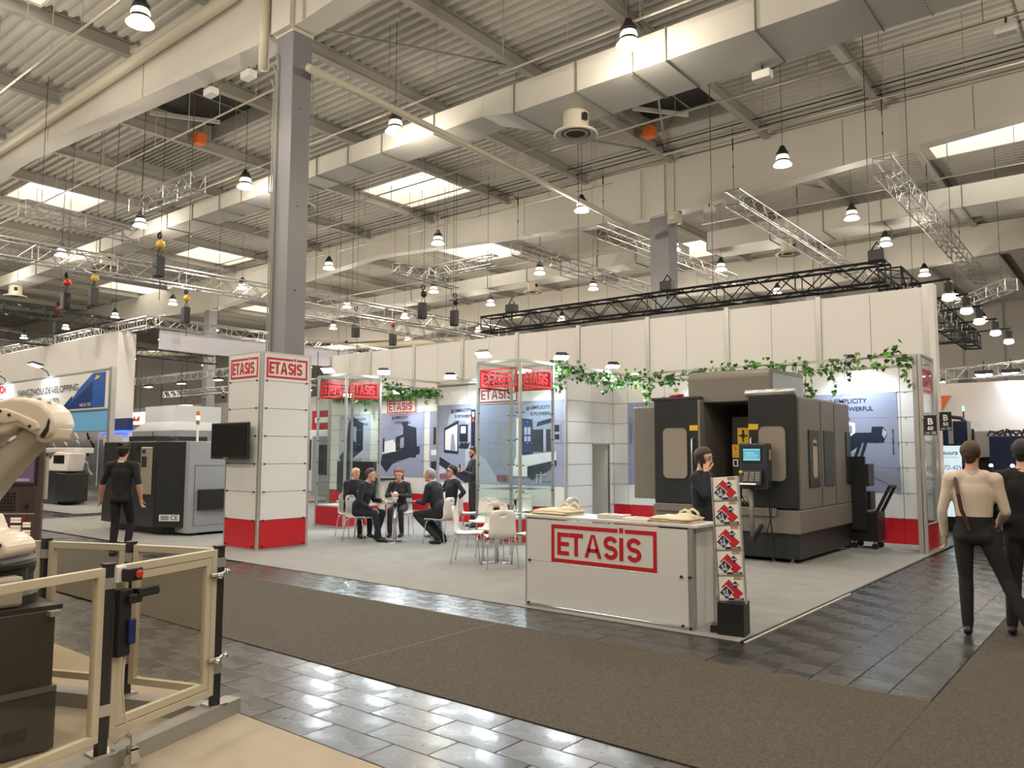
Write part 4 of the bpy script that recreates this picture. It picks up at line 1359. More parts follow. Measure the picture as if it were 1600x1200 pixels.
def brochures(label, x0, y0, rz, n):
    t = thing('brochure_stack', label, 'brochures', (x0, y0, ZC), rz, world=False)
    for k in range(n):
        dx, dy = random.uniform(-.006, .006), random.uniform(-.006, .006)
        o = MB().box(dx, .30 + dx, dy, .21 + dy, .0042 * k, .0042 * k + .0038).build('brochure', M_PAPER, t)
    p = Pl((0, 0, .0042 * n + .0001), (1, 0, 0), (0, 1, 0))
    mb = MB(); p.poly(mb, [(.04, .05), (.15, .16), (.26, .05)], 0, .0006); p.rect(mb, .16, .12, .27, .19, 0, .0006); mb.build('cover_print', M_LOGO, t)
    mb = MB(); p.poly(mb, [(.06, .10), (.11, .15), (.16, .10), (.11, .05)], 0, .0009); mb.build('cover_print', M_TXT, t)
brochures('stack of white brochures with red print at the middle of the counter', -4.66, 7.18, .12, 10)
brochures('low stack of brochures with red print beside the right bag pile', -4.32, 7.16, -.10, 7)
sg = thing('sunglasses', 'dark sunglasses lying on the counter behind the right bag pile', 'glasses', (-3.95, 7.56, ZC))
MB().ell((-3.98, 7.55, ZC + .02), (.03, .008, .022), 10, 6).ell((-3.91, 7.55, ZC + .02), (.03, .008, .022), 10, 6).build('lens', M_BLACKG, sg)
MB().tube([(-4.01, 7.55, ZC + .03), (-4.01, 7.60, ZC + .02), (-4.0, 7.61, ZC + .005)], .004, 5).tube([(-3.88, 7.55, ZC + .03), (-3.88, 7.60, ZC + .02), (-3.89, 7.61, ZC + .005)], .004, 5).tube([(-3.95, 7.55, ZC + .03), (-3.94, 7.55, ZC + .03)], .004, 5).build('frame', M_LEATHER, sg)

# ------------------------------------------------------------------ brochure stand
st = thing('brochure_stand', 'tall leaning brochure stand with five pockets of red diamond leaflets on a black box base', 'stand', (-3.17, 7.24, 0), math.radians(8), world=False)
MB().box(-.125, .125, -.11, .11, 0, .31).build('base_box', M_BLACK, st, bevel=.004)
MB().box(-.21, -.125, -.05, .10, 0, .075).build('foot', M_BLACK, st)
lean = Vector((-.10, .17, 1.17))
zz0 = Vector((0, -.03, .31))
L = lean.length
Vd = lean.normalized()
Ud = Vector((1, 0.0, 0.085)).normalized()
Ud = (Ud - Vd * Ud.dot(Vd)).normalized()
rackp = Pl(zz0 - Ud * .125, Ud, Vd)
mb = MB(); rackp.rect(mb, 0, -.02, .25, L, -.03, -.018); mb.build('back_board', M_PAPER, st)
mb = MB(); rackp.rect(mb, -.008, -.02, .0, L, -.035, .02); rackp.rect(mb, .25, -.02, .258, L, -.035, .02); mb.build('side_rail', M_ALU, st)
pk = L / 5
for k in range(5):
    v0 = k * pk
    lf_ = MB(); rackp.rect(lf_, .004, v0 + .008, .246, v0 + pk - .006, -.016, .004)
    leafo = lf_.build('leaflet', M_PAPER, st)
    r = MB()
    rackp.poly(r, [(.03, v0 + .135), (.105, v0 + .205), (.235, v0 + .075), (.17, v0 + .02), (.10, v0 + .09), (.07, v0 + .10)], .004, .005)
    r.build('red_print', M_LOGO, leafo)
    d = MB()
    rackp.poly(d, [(.005, v0 + .085), (.075, v0 + .155), (.145, v0 + .085), (.075, v0 + .015)], .0052, .0058)
    d.build('white_print', M_TXTW, leafo)
    d = MB()
    rackp.poly(d, [(.013, v0 + .085), (.075, v0 + .147), (.137, v0 + .085), (.075, v0 + .023)], .006, .0064)
    rackp.poly(d, [(.13, v0 + .155), (.165, v0 + .19), (.20, v0 + .155), (.165, v0 + .12)], .006, .0064)
    rackp.rect(d, .09, v0 + .012, .235, v0 + .035, .0052, .0056)
    d.build('dark_print', M_TXT, leafo)
    d = MB()
    rackp.rect(d, .05, v0 + .05, .10, v0 + .075, .0066, .007); rackp.rect(d, .075, v0 + .075, .09, v0 + .12, .0066, .007); rackp.rect(d, .042, v0 + .08, .065, v0 + .105, .0066, .007)
    rackp.rect(d, .14, v0 + .147, .19, v0 + .162, .0066, .007); rackp.rect(d, .15, v0 + .018, .22, v0 + .028, .0066, .007)
    d.build('grey_print', M_POSTL, leafo)
    logo(Pl(rackp.at(.155, v0 + .205, .005), Ud, Vd), .075, .026, 'small_logo', mat('logo_pale_red', (.5, .2, .13), .5), leafo)
    lip = MB(); rackp.rect(lip, -.004, v0 - .006, .254, v0 + .03, .006, .010); lip.build('pocket_lip', G_PANE, st)
# ------------------------------------------------------------------ big grey machining centre
mc = thing('machining_centre', 'big warm grey machining centre with charcoal doors standing in the white booth', 'machine', (-5.5, 13.5, 0))
FY = 12.235
MB().box(-6.73, -4.29, 12.30, 14.85, .07, .47).build('skirt', M_DKGREY, mc, bevel=.01)
MB().box(-6.78, -4.245, FY, 14.92, .46, .83).build('base_band', M_MGREY, mc, bevel=.02)
MB().box(-6.72, -4.6, FY - .045, FY + .05, .72, .85).build('drip_tray', M_MGREY, mc, bevel=.012)
MB().box(-6.73, -5.88, 12.32, 14.9, .83, 2.58).build('left_body', M_MGREY, mc)
MB().box(-4.98, -4.245, 12.30, 14.9, .83, 2.59).build('right_body', M_MGREY, mc, bevel=.02)
MB().box(-5.90, -4.96, 13.75, 14.9, .83, 2.58).build('rear_body', M_DKGREY, mc)
MB().box(-6.70, -4.28, 12.40, 14.9, 2.55, 2.60).build('roof_plate', M_MGREY, mc)
MB().box(-5.89, -4.97, 12.4, 13.75, .83, .86).build('table_bed', M_DKGREY, mc)
side = MB()
for y in (13.30, 14.02):
    side.box(-4.248, -4.240, y - .008, y + .008, .86, 2.56)
side.box(-4.25, -4.236, 12.26, 14.9, .46, .475)
side.build('panel_seam', M_STEELD, mc)
for k, (y0, y1) in enumerate(((12.67, 13.18), (13.42, 13.92), (14.62, 14.88))):
    w_ = MB().box(-4.25, -4.225, y0, y1, 1.165, 2.085).build('side_window', M_DKGREY if k != 1 else mat('window_frame_grey', (.06, .065, .07), .5), mc, bevel=.01)
    if k == 0:
        p = Pl((-4.225, 12.92, 1.62), (0, 1, 0))
        pts = arc(0, .22, .10, .09, 0, 180, 8) + arc(0, -.26, .10, .05, 180, 360, 8)
        mb = MB(); p.poly(mb, pts, 0, .006); mb.build('pane', mat('lit_window_cream', (.45, .36, .26), .3), w_)
        MB().box(-4.22, -4.20, 12.85, 12.99, 1.83, 1.87).build('latch', M_STEELD, w_)
dl = MB()
pl = Pl((-6.73, FY - .045, .85), (1, 0, 0))
def rrect(w, h, r, n=6):
    return arc(w - r, r, r, r, -90, 0, n) + arc(w - r, h - r, r, r, 0, 90, n) + arc(r, h - r, r, r, 90, 180, n) + arc(r, r, r, r, 180, 270, n)
def machine_door(x0, x1, label, wx0, wx1, hx):
    d = MB().box(x0, x1, FY - .04, FY + .06, .855, 2.63).build('door', M_DKGREY, mc, bevel=.025)
    p = Pl((wx0, FY - .04, 1.265), (1, 0, 0))
    mb = MB(); p.poly(mb, rrect(wx1 - wx0, .875, .10), 0, .006); mb.build('window', G_WIN, d)
    mb = MB()
    pts = rrect(wx1 - wx0, .875, .10)
    p.stroke(mb, pts + [pts[0]], .022, .004, .012)
    mb.build('window_seal', M_STEELD, d)
    MB().tube([(hx, FY - .04, 1.33), (hx, FY - .095, 1.35), (hx, FY - .095, 1.93), (hx, FY - .04, 1.95)], .014, 8).build('handle', M_ALU, d, smooth=True)
    return d
d1 = machine_door(-6.73, -5.89, '', -6.565, -6.09, -5.99)
d2 = machine_door(-5.03, -4.265, '', -4.87, -4.42, -4.97)
MB().box(-6.05, -5.90, FY - .046, FY - .04, 2.08, 2.17).build('warning_label', M_YEL, d1)
MB().box(-5.02, -4.86, FY - .046, FY - .04, 2.08, 2.17).build('warning_label', M_YEL, d2)
MB().box(-5.93, -5.86, 12.2, 13.7, .86, 2.6).build('door_jamb', M_MGREY, mc)
MB().tube([(-5.06, FY - .02, 2.665), (-4.27, FY - .02, 2.665)], .055, 14).build('roller_cover', M_ALU, mc, smooth=True)
MB().box(-6.78, -5.86, FY - .05, FY + .12, 2.60, 2.66).build('door_header', M_STEELD, mc, bevel=.02)
MB().box(-5.87, -5.04, FY + .1, FY + .16, 2.56, 2.63).build('opening_header', M_MGREY, mc)
MB().box(-7.34, -6.74, 12.55, 14.5, .89, 2.53).build('side_cabinet', M_MGREY, mc, bevel=.02)
MB().box(-6.80, -6.72, 12.35, 12.75, .83, 1.35).build('side_bracket', M_MGREY, mc)
MB().tube([(-6.80, 12.7, 2.50), (-6.80, 12.7, 2.62), (-6.74, 12.7, 2.66)], .08, 12).build('elbow_pipe', M_MGREY, mc, smooth=True)
tb = MB()
pts = [(13.05, 2.60), (13.05, 3.02)] + [(13.05 + .14 * (1 - math.cos(a * PI / 12)), 3.02 + .14 * math.sin(a * PI / 12)) for a in range(1, 7)] + [(14.75, 3.16), (14.75, 2.60)]
tb.prism([(-6.49, y, z) for y, z in pts], (1.49, 0, 0))
tb.build('top_box', M_MGREY, mc, bevel=.01)
MB().box(-5.0, -4.985, 13.2, 14.7, 2.62, 3.08).build('top_box_side_reflection', M_LGREY, mc)  # cool lighter sheet: reflections on the box's right face put into its colour
g = MB().ell((-6.38, 12.33, 2.68), (.13, .09, .035), 12, 7).ell((-6.28, 12.3, 2.69), (.09, .06, .03), 10, 6)
tag(g.build('work_glove', M_RED, smooth=True), 'red work glove lying on top of the left charcoal door', 'glove')
# inside the open door
MB().box(-5.55, -5.08, 12.75, 13.6, 1.15, 2.32).build('spindle_head', M_DKGREY, mc, bevel=.02)
MB().box(-5.02, -4.99, 12.4, 13.6, .86, 2.5).build('inner_wall', M_BLACK, mc)
MB().lathe([(.10, 0), (.10, -.12), (.06, -.16), (.06, -.22)], (-5.25, 13.1, 1.15), 16).build('spindle_nose', M_STEELD, mc)
lb = MB().box(-5.44, -5.24, 12.738, 12.748, 1.86, 2.13).build('warning_sign', M_YEL, mc)
ls = MB()
p = Pl((-5.34, 12.738, 1.995), (1, 0, 0))
p.rect(ls, -.012, -.10, .012, .10, 0, .004); p.rect(ls, -.08, -.012, .08, .012, 0, .004)
for a in range(4):
    c_, s_ = math.cos(a * PI / 2 + PI / 4), math.sin(a * PI / 2 + PI / 4)
    p.stroke(ls, [(.02 * c_, .02 * s_), (.05 * c_ - .01 * s_, .05 * s_ + .01 * c_)], .012, 0, .004)
p.poly(ls, [(.02 * math.cos(a), .07 + .02 * math.sin(a)) for a in np.linspace(0, 5.6, 8)], 0, .004)
ls.build('sign_symbol', M_BLACK, lb)
lb2 = MB().box(-5.54, -5.42, 12.738, 12.748, 1.63, 1.85).build('warning_sign', M_YEL, mc)
MB().box(-5.52, -5.44, 12.735, 12.738, 1.66, 1.67).box(-5.52, -5.44, 12.735, 12.738, 1.70, 1.71).box(-5.50, -5.46, 12.735, 12.738, 1.75, 1.82).build('sign_symbol', M_ORANGE, lb2)
lb3 = MB().box(-5.53, -5.44, 12.738, 12.748, 1.48, 1.60).build('info_sign', M_PAPER, mc)
MB().box(-5.51, -5.46, 12.735, 12.738, 1.50, 1.58).build('sign_symbol', M_TXT, lb3)
rt = MB().lathe([(.21, 0), (.21, -.03), (.17, -.04), (.17, -.10)], (0, 0, 0), 28)
rt.move(Matrix.Translation((-5.08, 12.55, 1.06)) @ Matrix.Rotation(PI / 2, 4, 'X') @ Matrix.Rotation(.35, 4, 'Y'))
rto = rt.build('rotary_table', mat('bright_faceplate', (.55, .5, .43), .35, .3), mc)
MB().lathe([(.05, .012), (.05, -.03)], (0, 0, 0), 14).move(Matrix.Translation((-5.08, 12.55, 1.06)) @ Matrix.Rotation(PI / 2, 4, 'X')).build('bore', M_STEELD, rto)
hs = MB()
for k in range(5):
    hs.tube([(-5.35 + .06 * k, 12.35, .87), (-5.33 + .06 * k, 12.32, .97), (-5.29 + .06 * k, 12.35, .88)], .012, 6)
hs.build('coolant_hose', M_ALU, mc, smooth=True)
ft = MB()
for (x, y) in ((-6.5, 12.45), (-4.45, 12.42), (-4.45, 14.7), (-6.5, 14.7), (-4.75, 12.42)):
    ft.lathe([(.05, 0), (.05, .02), (.02, .03), (.02, .08)], (x, y, 0), 10)
ft.build('levelling_foot', M_ALU, mc)
# operator pendant hung on its post
pd = thing('control_pendant', 'dark blue-grey control pendant with lit screen and keypad beside the man on the phone', 'control panel', (-4.8, 11.85, .4))
PCOL = mat('pendant_blue_grey', (.028, .036, .045), .4)
m = Matrix.Translation((-4.80, 11.85, 0)) @ Matrix.Rotation(.10, 4, 'Z')
MB().box(-.23, .20, 0, .26, 1.15, 1.86).move(m).build('housing', PCOL, pd, bevel=.02)
scr = MB().box(-.19, .12, -.012, 0, 1.56, 1.80).move(m).build('screen_bezel', M_BLACK, pd)
MB().box(-.165, .095, -.016, -.012, 1.59, 1.775).move(m).build('screen', mat('screen_lit_cyan', (.02, .1, .14), .3, emit=(.10, .42, .55), estr=.75), scr)
sl = MB().box(-.165, .095, -.018, -.016, 1.755, 1.765).box(-.14, .0, -.018, -.016, 1.70, 1.715).box(-.14, .06, -.018, -.016, 1.67, 1.68).box(-.14, .04, -.018, -.016, 1.64, 1.65).box(-.165, .095, -.018, -.016, 1.60, 1.615)
sl.move(m).build('screen_lines', mat('screen_line_pale', (.3, .5, .55), .3, emit=(.3, .6, .7), estr=.6), scr)
kb = MB()
kb.prism([(-.20, -.17, 1.22), (-.20, 0, 1.22), (-.20, 0, 1.46), (-.20, -.10, 1.44)], (.34, 0, 0))
kbo = kb.move(m).build('keypad_shelf', M_BLACK, pd, bevel=.01)
kp = Pl(m @ Vector((-.20, -.175, 1.235)), m.to_3x3() @ Vector((1, 0, 0)), m.to_3x3() @ Vector((0, .07, .22)))
km = MB()
for gx, nx in ((.075, 3), (.165, 3), (.25, 3)):
    for i in range(nx):
        for j in range(5):
            kp.rect(km, gx + i * .024, .05 + j * .03, gx + i * .024 + .017, .05 + j * .03 + .02, .0, .008)
km.build('key', mat('key_light_grey', (.30, .29, .27), .5), kbo)['kind'] = 'stuff'
ks = MB(); kp.rect(ks, .0, -.012, .27, .012, -.002, .012); ks.build('shelf_edge', M_ALU, kbo)
em = MB().lathe([(.026, 0), (.03, .02), (.02, .032)], (0, 0, 0), 14)
em.move(Matrix.Translation(kp.at(.03, .19, .004)) @ Matrix.Rotation(-1.2 + PI, 4, 'X'))
em.build('emergency_button', M_YEL, kbo)
MB().tube([(-4.86, 11.86, 1.15), (-4.86, 11.86, .40)], .034, 12).build('post', M_MGREY, pd, smooth=True)
MB().box(-4.90, -4.82, 11.82, 11.90, .34, .42).bar((-4.86, 11.86, .38), (-4.86, 12.30, .60), .05, .05).build('foot_bracket', M_STEELD, pd)
MB().tube([(-4.66, 11.95, 1.15), (-4.66, 11.97, 1.0), (-4.64, 12.0, .9), (-4.62, 12.12, .1), (-4.7, 12.2, .03)], .012, 6).tube([(-4.60, 11.95, 1.15), (-4.60, 12.0, .8), (-4.80, 12.15, .25)], .008, 5).build('cable', M_BLACK, pd)
MB().box(-4.60, -4.585, 11.93, 11.99, 1.60, 1.76).build('side_socket', mat('socket_beige', (.35, .29, .22), .4), pd)
# ------------------------------------------------------------------ trolleys behind the machine
tc = thing('tool_trolley', 'black tool trolley with two slanted push handles behind the grey machine', 'trolley', (-4.05, 15.3, 0))
MB().box(-4.35, -3.86, 15.05, 15.55, .14, .66).build('cabinet', M_BLACK, tc, bevel=.01)
dw = MB()
for z in (.3, .46):
    dw.box(-4.34, -3.87, 15.045, 15.05, z, z + .008)
dw.build('drawer_gap', M_STEELD, tc)
MB().box(-4.30, -4.0, 15.1, 15.5, .66, .70).build('top_tray', M_ALU, tc)
MB().box(-4.32, -3.98, 15.12, 15.42, .70, 1.02).build('case', M_BLACK, tc, bevel=.01)
for y in (15.12, 15.50):
    MB().bar((-3.92, y, .60), (-3.66, y, 1.12), .05, .05).build('push_handle', M_BLACK, tc)
MB().bar((-3.66, 15.10, 1.12), (-3.66, 15.52, 1.12), .04, .04).build('handle_bar', M_BLACK, tc)
for (x, y) in ((-4.28, 15.12), (-3.93, 15.12), (-4.28, 15.48), (-3.93, 15.48)):
    MB().lathe([(.055, -.018), (.06, 0), (.055, .018)], (0, 0, 0), 14).move(Matrix.Translation((x, y, .06)) @ Matrix.Rotation(PI / 2, 4, 'X')).build('caster', M_STEELD, tc)
    MB().box(x - .03, x + .03, y - .03, y + .03, .10, .14).build('caster_fork', M_ALU, tc)
ch = thing('chip_conveyor_head', 'dark grey chip conveyor head sticking out behind the right side of the machine', 'machine', (-4.2, 15.0, 0))
MB().box(-4.42, -4.02, 14.95, 15.02, .35, 1.65).build('upright', M_DKGREY, ch)
MB().box(-4.32, -3.98, 15.02, 15.40, 1.12, 1.52).build('motor_box', M_STEELD, ch, bevel=.015)
MB().lathe([(.06, 0), (.06, .03)], (0, 0, 0), 14).move(Matrix.Translation((-4.10, 15.02, 1.22)) @ Matrix.Rotation(PI / 2, 4, 'X')).build('valve', M_CHROME, ch)
MB().box(-4.42, -4.30, 14.95, 15.0, 0, .35).build('leg', M_DKGREY, ch)

# ------------------------------------------------------------------ chairs and tables
def make_chair():
    t = thing('shell_chair', 'x', 'chair', (0, 0, 0), 0, world=False)
    path = [(.205, .425, .40), (.215, .445, .41), (.19, .455, .42), (.10, .452, .43), (0, .444, .43), (-.10, .442, .43), (-.16, .452, .43), (-.195, .485, .42),
            (-.212, .54, .41), (-.222, .60, .40), (-.232, .66, .395), (-.242, .72, .385), (-.25, .765, .38), (-.254, .79, .37), (-.258, .82, .34), (-.26, .845, .26), (-.261, .852, .16)]
    nu = 10
    vs, fs = [], []
    for y, z, wd in path:
        for i in range(nu + 1):
            u = i / nu - .5
            back = max(0, min(1, (z - .46) / .2))
            vs.append((u * wd, y + back * .05 * (2 * u) ** 2, z + (1 - back) * .012 * (2 * u) ** 2))
    for r in range(len(path) - 1):
        for i in range(nu):
            if r == 12 and i in (4, 5):
                continue
            a = r * (nu + 1) + i
            fs.append((a, a + 1, a + nu + 2, a + nu + 1))
    mb = MB().add(vs, fs)
    o = mb.build('shell', M_CHAIR, t, smooth=True)
    s = o.modifiers.new('thick', 'SOLIDIFY'); s.thickness = .012; s.offset = 0
    for sx in (-1, 1):
        MB().tube([(.135 * sx, .14, .432), (.20 * sx, .155, .415), (.215 * sx, .175, .38), (.235 * sx, .225, 0)], .0095, 8).build('leg', M_CHROME, t, smooth=True)
        MB().tube([(.135 * sx, -.13, .43), (.20 * sx, -.15, .415), (.215 * sx, -.17, .38), (.235 * sx, -.235, 0)], .0095, 8).build('leg', M_CHROME, t, smooth=True)
    MB().tube([(.16 * -1, .14, .43), (.16, .14, .43)], .009, 6).tube([(-.16, -.13, .428), (.16, -.13, .428)], .009, 6).tube([(-.12, .14, .428), (-.12, -.13, .428)], .009, 6).tube([(.12, .14, .428), (.12, -.13, .428)], .009, 6).build('seat_frame', M_CHROME, t, smooth=True)
    return t
chair0 = make_chair()
nch = [0]
def place_chair(x, y, face, label):
    rz = math.atan2(-face[0], face[1])
    if nch[0] == 0:
        t = chair0
        t.location = (x, y, 0.008)
        t.rotation_euler = (0, 0, rz)
        t['label'] = label
    else:
        t = copy_tree(chair0, (x, y, 0.008), rz, label)
    t['group'] = 'white shell chairs of the booth'
    nch[0] += 1
    return t
place_chair(-8.36, 9.21, (.82, .55), 'white shell chair left of the empty round table, seen from its back side')
place_chair(-8.50, 9.98, (.42, -.90), 'white shell chair behind the empty round table, facing the viewer')
place_chair(-7.50, 9.72, (-.9, -.1), 'white shell chair right of the empty round table, half hidden by the counter')
place_chair(-7.62, 9.10, (-.75, .6), 'white shell chair tucked between the empty round table and the counter end')
place_chair(-9.55, 10.95, (.3, -.95), 'white shell chair with handle slot just in front of the right glass tower')
place_chair(-10.95, 12.10, (.85, .5), 'white shell chair seen edge-on beside the standing man')
place_chair(-10.55, 13.25, (.2, -.98), 'white shell chair behind the right glass tower at the small table')
place_chair(-8.75, 12.35, (-.85, .1), 'white shell chair seen edge-on right of the right glass tower')
place_chair(-15.9, 12.95, (.5, -.86), 'white shell chair behind the left glass tower, facing the viewer')
place_chair(-11.95, 10.05, (.93, .37), 'white shell chair under the seated man in the dark suit seen from behind')
place_chair(-12.62, 10.42, (.93, -.05), 'white shell chair under the bald man')
place_chair(-10.45, 10.72, (-.95, -.25), 'white shell chair under the grey-haired man')
place_chair(-11.02, 11.62, (-.9, -.4), 'white shell chair under the man in the dark polo shirt')
place_chair(-12.10, 11.25, (.55, -.83), 'white shell chair under the woman')
def make_table(x, y, label, r=.36):
    t = thing('bistro_table', label, 'table', (x, y, .008))
    MB().lathe([(r - .004, .735), (r, .739), (r, .743), (r - .004, .747)], (x, y, .0), 40).build('glass_top', G_TABLE, t)
    MB().lathe([(.034, .02), (.034, .72)], (x, y, 0), 18).build('column', M_CHROME, t, smooth=True)
    MB().lathe([(.06, .715), (.10, .725), (.10, .735)], (x, y, 0), 18).build('top_plate', M_STEELD, t)
    MB().lathe([(.23, .009), (.23, .014), (.20, .020), (.06, .026), (.034, .034)], (x, y, 0), 36).build('base_disc', M_CHROME, t, smooth=True)
    return t
make_table(-8.02, 9.50, 'round glass table with chrome column among the empty chairs by the counter')
make_table(-11.25, 10.33, 'round glass table with chrome column that the group sits around')
make_table(-10.35, 12.85, 'round glass table behind the right glass tower', .32)
def vase(x, y, label, c):
    t = thing('candle_vase', label, 'vase', (x, y, .752))
    MB().lathe([(.02, 0), (.035, .01), (.03, .04), (.06, .09), (.058, .095)], (x, y, .752), 18).build('cup', c, t, smooth=True)
    MB().ell((x, y, .90), (.055, .055, .06), 14, 9).build('ball', mat('pink_white_ball', (.72, .48, .42), .5, noise=.5, nscale=30), t, smooth=True)
vase(-7.98, 9.44, 'small dark vase with a pale pink ball on the empty round table', M_BLACK)
vase(-11.20, 10.28, 'small white cup with a pale pink ball on the group\'s round table', M_PAPER)
pp = MB().box(-8.0, -7.72, 9.60, 9.78, .756, .758)
tag(pp.build('paper_sheet', mat('pale_blue_paper', (.5, .58, .66), .6)), 'pale blue sheet of paper on the empty round table', 'paper')
dk_ = thing('low_table', 'low white table top behind the left glass tower', 'table', (-14.9, 13.2, 0))
MB().box(-15.3, -14.5, 13.0, 13.5, .44, .47).build('top', M_WHITE, dk_)
for (x, y) in ((-15.25, 13.05), (-14.55, 13.05), (-15.25, 13.45), (-14.55, 13.45)):
    MB().tube([(x, y, .44), (x, y, .008)], .015, 6).build('leg', M_CHROME, dk_)
cf = thing('counter_cabinet', 'dark counter cabinet with white side by the left booth wall behind the seated people', 'cabinet', (-17.5, 15.2, 0))
MB().box(-18.7, -17.0, 15.2, 15.9, .008, .9).build('body', M_WHITE, cf)
MB().box(-18.9, -17.3, 15.0, 15.15, .5, 1.42).build('screen_back', M_DKGREY, cf)
MB().box(-18.72, -16.98, 15.12, 15.92, .9, .94).build('top', M_DKGREY, cf)

# ------------------------------------------------------------------ grey lathe at the left
lt = thing('turning_machine', 'charcoal and grey turning machine behind the walking man, with beige handle plate', 'machine', (-16.3, 9, 0))
MB().prism([(-18.1, 7.9, .17), (-15.74, 7.9, .17), (-15.25, 8.26, .17), (-15.25, 9.8, .17), (-18.1, 9.8, .17)], (0, 0, 1.735)).build('dark_housing', M_DKGREY, lt, bevel=.012)
MB().prism([(-18.0, 8.1, .02), (-15.8, 8.1, .02), (-15.4, 8.4, .02), (-15.4, 9.7, .02), (-18.0, 9.7, .02)], (0, 0, .16)).build('plinth', M_BLACK, lt)
MB().box(-16.3, -15.10, 8.27, 10.4, .06, 1.91).build('grey_housing', M_LGREY, lt, bevel=.012)
for (y) in (8.5, 9.4, 10.2):
    MB().box(-15.4, -15.2, y - .06, y + .06, .008, .07).build('foot', M_STEELD, lt)
hp = MB().box(-16.32, -15.86, 7.865, 7.90, .82, 1.79).build('handle_plate', mat('champagne_plate', (.40, .34, .28), .35, .3), lt, bevel=.02)
MB().box(-16.26, -16.06, 7.858, 7.865, 1.38, 1.60).build('plate_window', M_STEELD, hp)
MB().box(-16.25, -16.12, 7.858, 7.865, 1.66, 1.74).build('plate_mark', M_TXT, hp)
MB().box(-16.80, -16.785, 7.892, 7.90, .2, 1.88).box(-15.745, -15.735, 7.892, 7.90, .2, 1.88).build('door_gap', M_BLACK, lt)
MB().box(-16.62, -16.42, 7.893, 7.90, 1.30, 1.46).build('warning_label', M_YEL, lt)
MB().box(-16.64, -16.5, 7.88, 7.90, 1.72, 1.84).build('door_switch', M_BLACK, lt)
ce = Pl((-15.64, 7.965, .30), (.49, .36, 0))
mb = MB(); ce.rect(mb, 0, 0, .42, .13, .0, .006); cep = mb.build('rating_plate', M_PAPER, lt)
mb = MB(); ce.rect(mb, .03, .02, .20, .11, .006, .008); mb.build('rating_text', M_POSTG, cep)
text('CE', ce, .23, .025, .13, 'mark', M_TXT, cep, .006, .0085, bold=.01)
sd = Pl((-15.10, 8.27, 0), (0, 1, 0))
mb = MB()
for a, b, c, d in ((.12, .2, .135, 1.42), (1.06, .2, 1.075, 1.42), (.12, 1.41, 1.075, 1.42), (.12, .2, 1.075, .21)):
    sd.rect(mb, a, b, c, d, 0, .004)
mb.build('door_outline', mat('seam_grey', (.12, .13, .14), .6), lt)
mb = MB(); sd.rect(mb, .20, .52, .92, .93, 0, .11); vg = mb.build('vent_box', M_DKGREY, lt)
mb = MB()
for k in range(9):
    for j in range(10):
        sd.rect(mb, .235 + j * .068, .55 + k * .04, .235 + j * .068 + .05, .55 + k * .04 + .02, .11, .116)
mb.build('vent_grille', M_STEELD, vg)['kind'] = 'stuff'
mb = MB(); sd.rect(mb, .98, .78, 1.02, .93, 0, .03); mb.build('lock', M_BLACK, lt)
MB().box(-16.0, -15.1, 10.0, 10.4, 1.91, 1.95).build('top_strip', M_BLACK, lt)
MB().box(-17.8, -16.6, 8.3, 9.5, 1.90, 2.03).build('top_hood', M_DKGREY, lt)
bc = thing('signal_beacon', 'amber signal beacon on a thin white pole on top of the grey turning machine', 'beacon', (-15.6, 8.7, 1.91))
MB().tube([(-15.6, 8.7, 1.91), (-15.6, 8.7, 2.27)], .022, 8).build('pole', M_PAPER, bc)
MB().lathe([(.036, 0), (.036, .09)], (-15.6, 8.7, 2.27), 14).build('lower_lens', mat('beacon_green', (.2, .22, .05), .3), bc)
MB().lathe([(.036, 0), (.036, .09)], (-15.6, 8.7, 2.36), 14).build('lit_lens', mat('beacon_lit', (.8, .6, .2), .3, emit=(1, .75, .35), estr=2.5), bc)
MB().lathe([(.036, 0), (.036, .09), (.02, .1)], (-15.6, 8.7, 2.45), 14).build('upper_lens', mat('beacon_orange', (.7, .2, .02), .3), bc)
wh = MB().tube([(-16.2, 8.4, 1.905), (-16.15, 8.4, 2.0), (-15.95, 8.4, 2.02), (-15.8, 8.4, 1.905)], .012, 6)
wh.build('hose', M_BLACK, lt)

# ------------------------------------------------------------------ booths at the far left
wt = MB().box(-42, -27.5, 12.3, 12.92, 0, 5.8).build('wall_left_booth', M_WALLW, kind='structure')
fs_ = thing('booth_fascia', 'white fascia board with company name and blue arrow of the left booth', 'sign', (-27, 10.09, 2.3))
F = Pl((-34, 10.09, 0), (1, 0, 0))
MB().box(-34, -22.95, 10.10, 10.16, 2.92, 4.02).build('board', M_WALLW, fs_)
MB().box(-22.95, -22.78, 10.06, 10.2, 0, 4.1).build('post', M_ALU, fs_)
for a_, b_ in ((4.02, 4.07), (2.88, 2.92), (2.25, 2.29)):
    MB().box(-34, -22.95, 10.08, 10.16, a_, b_).build('rail', M_ALU, fs_)
MB().box(-25.7, -22.98, 10.11, 10.15, 2.29, 2.88).build('light_blue_panel', M_BLUEL, fs_)
MB().box(-34, -25.7, 10.11, 10.15, 2.29, 2.88).build('white_panel', M_WALLW, fs_)
text('YANGZHOU DEVELOPPING', F, 4.15, 3.52, .30, 'company_name', M_POSTN, fs_, 0, .012, sx=1.3)
text('IMP. & EXP. CO., LTD', F, 4.15, 3.14, .30, 'company_name', M_POSTN, fs_, 0, .012, sx=1.25)
text('ECH', F, 2.35, 3.72, .34, 'brand_mark', M_TXTR, fs_, 0, .012, bold=.04, sx=1.05)
text('UM', F, 2.45, 3.28, .34, 'brand_mark', M_TXT, fs_, 0, .012, sx=1.15, bold=.01)
mb = MB(); F.rect(mb, 1.6, 3.20, 3.4, 3.215, 0, .012); mb.build('brand_underline', M_TXT, fs_)
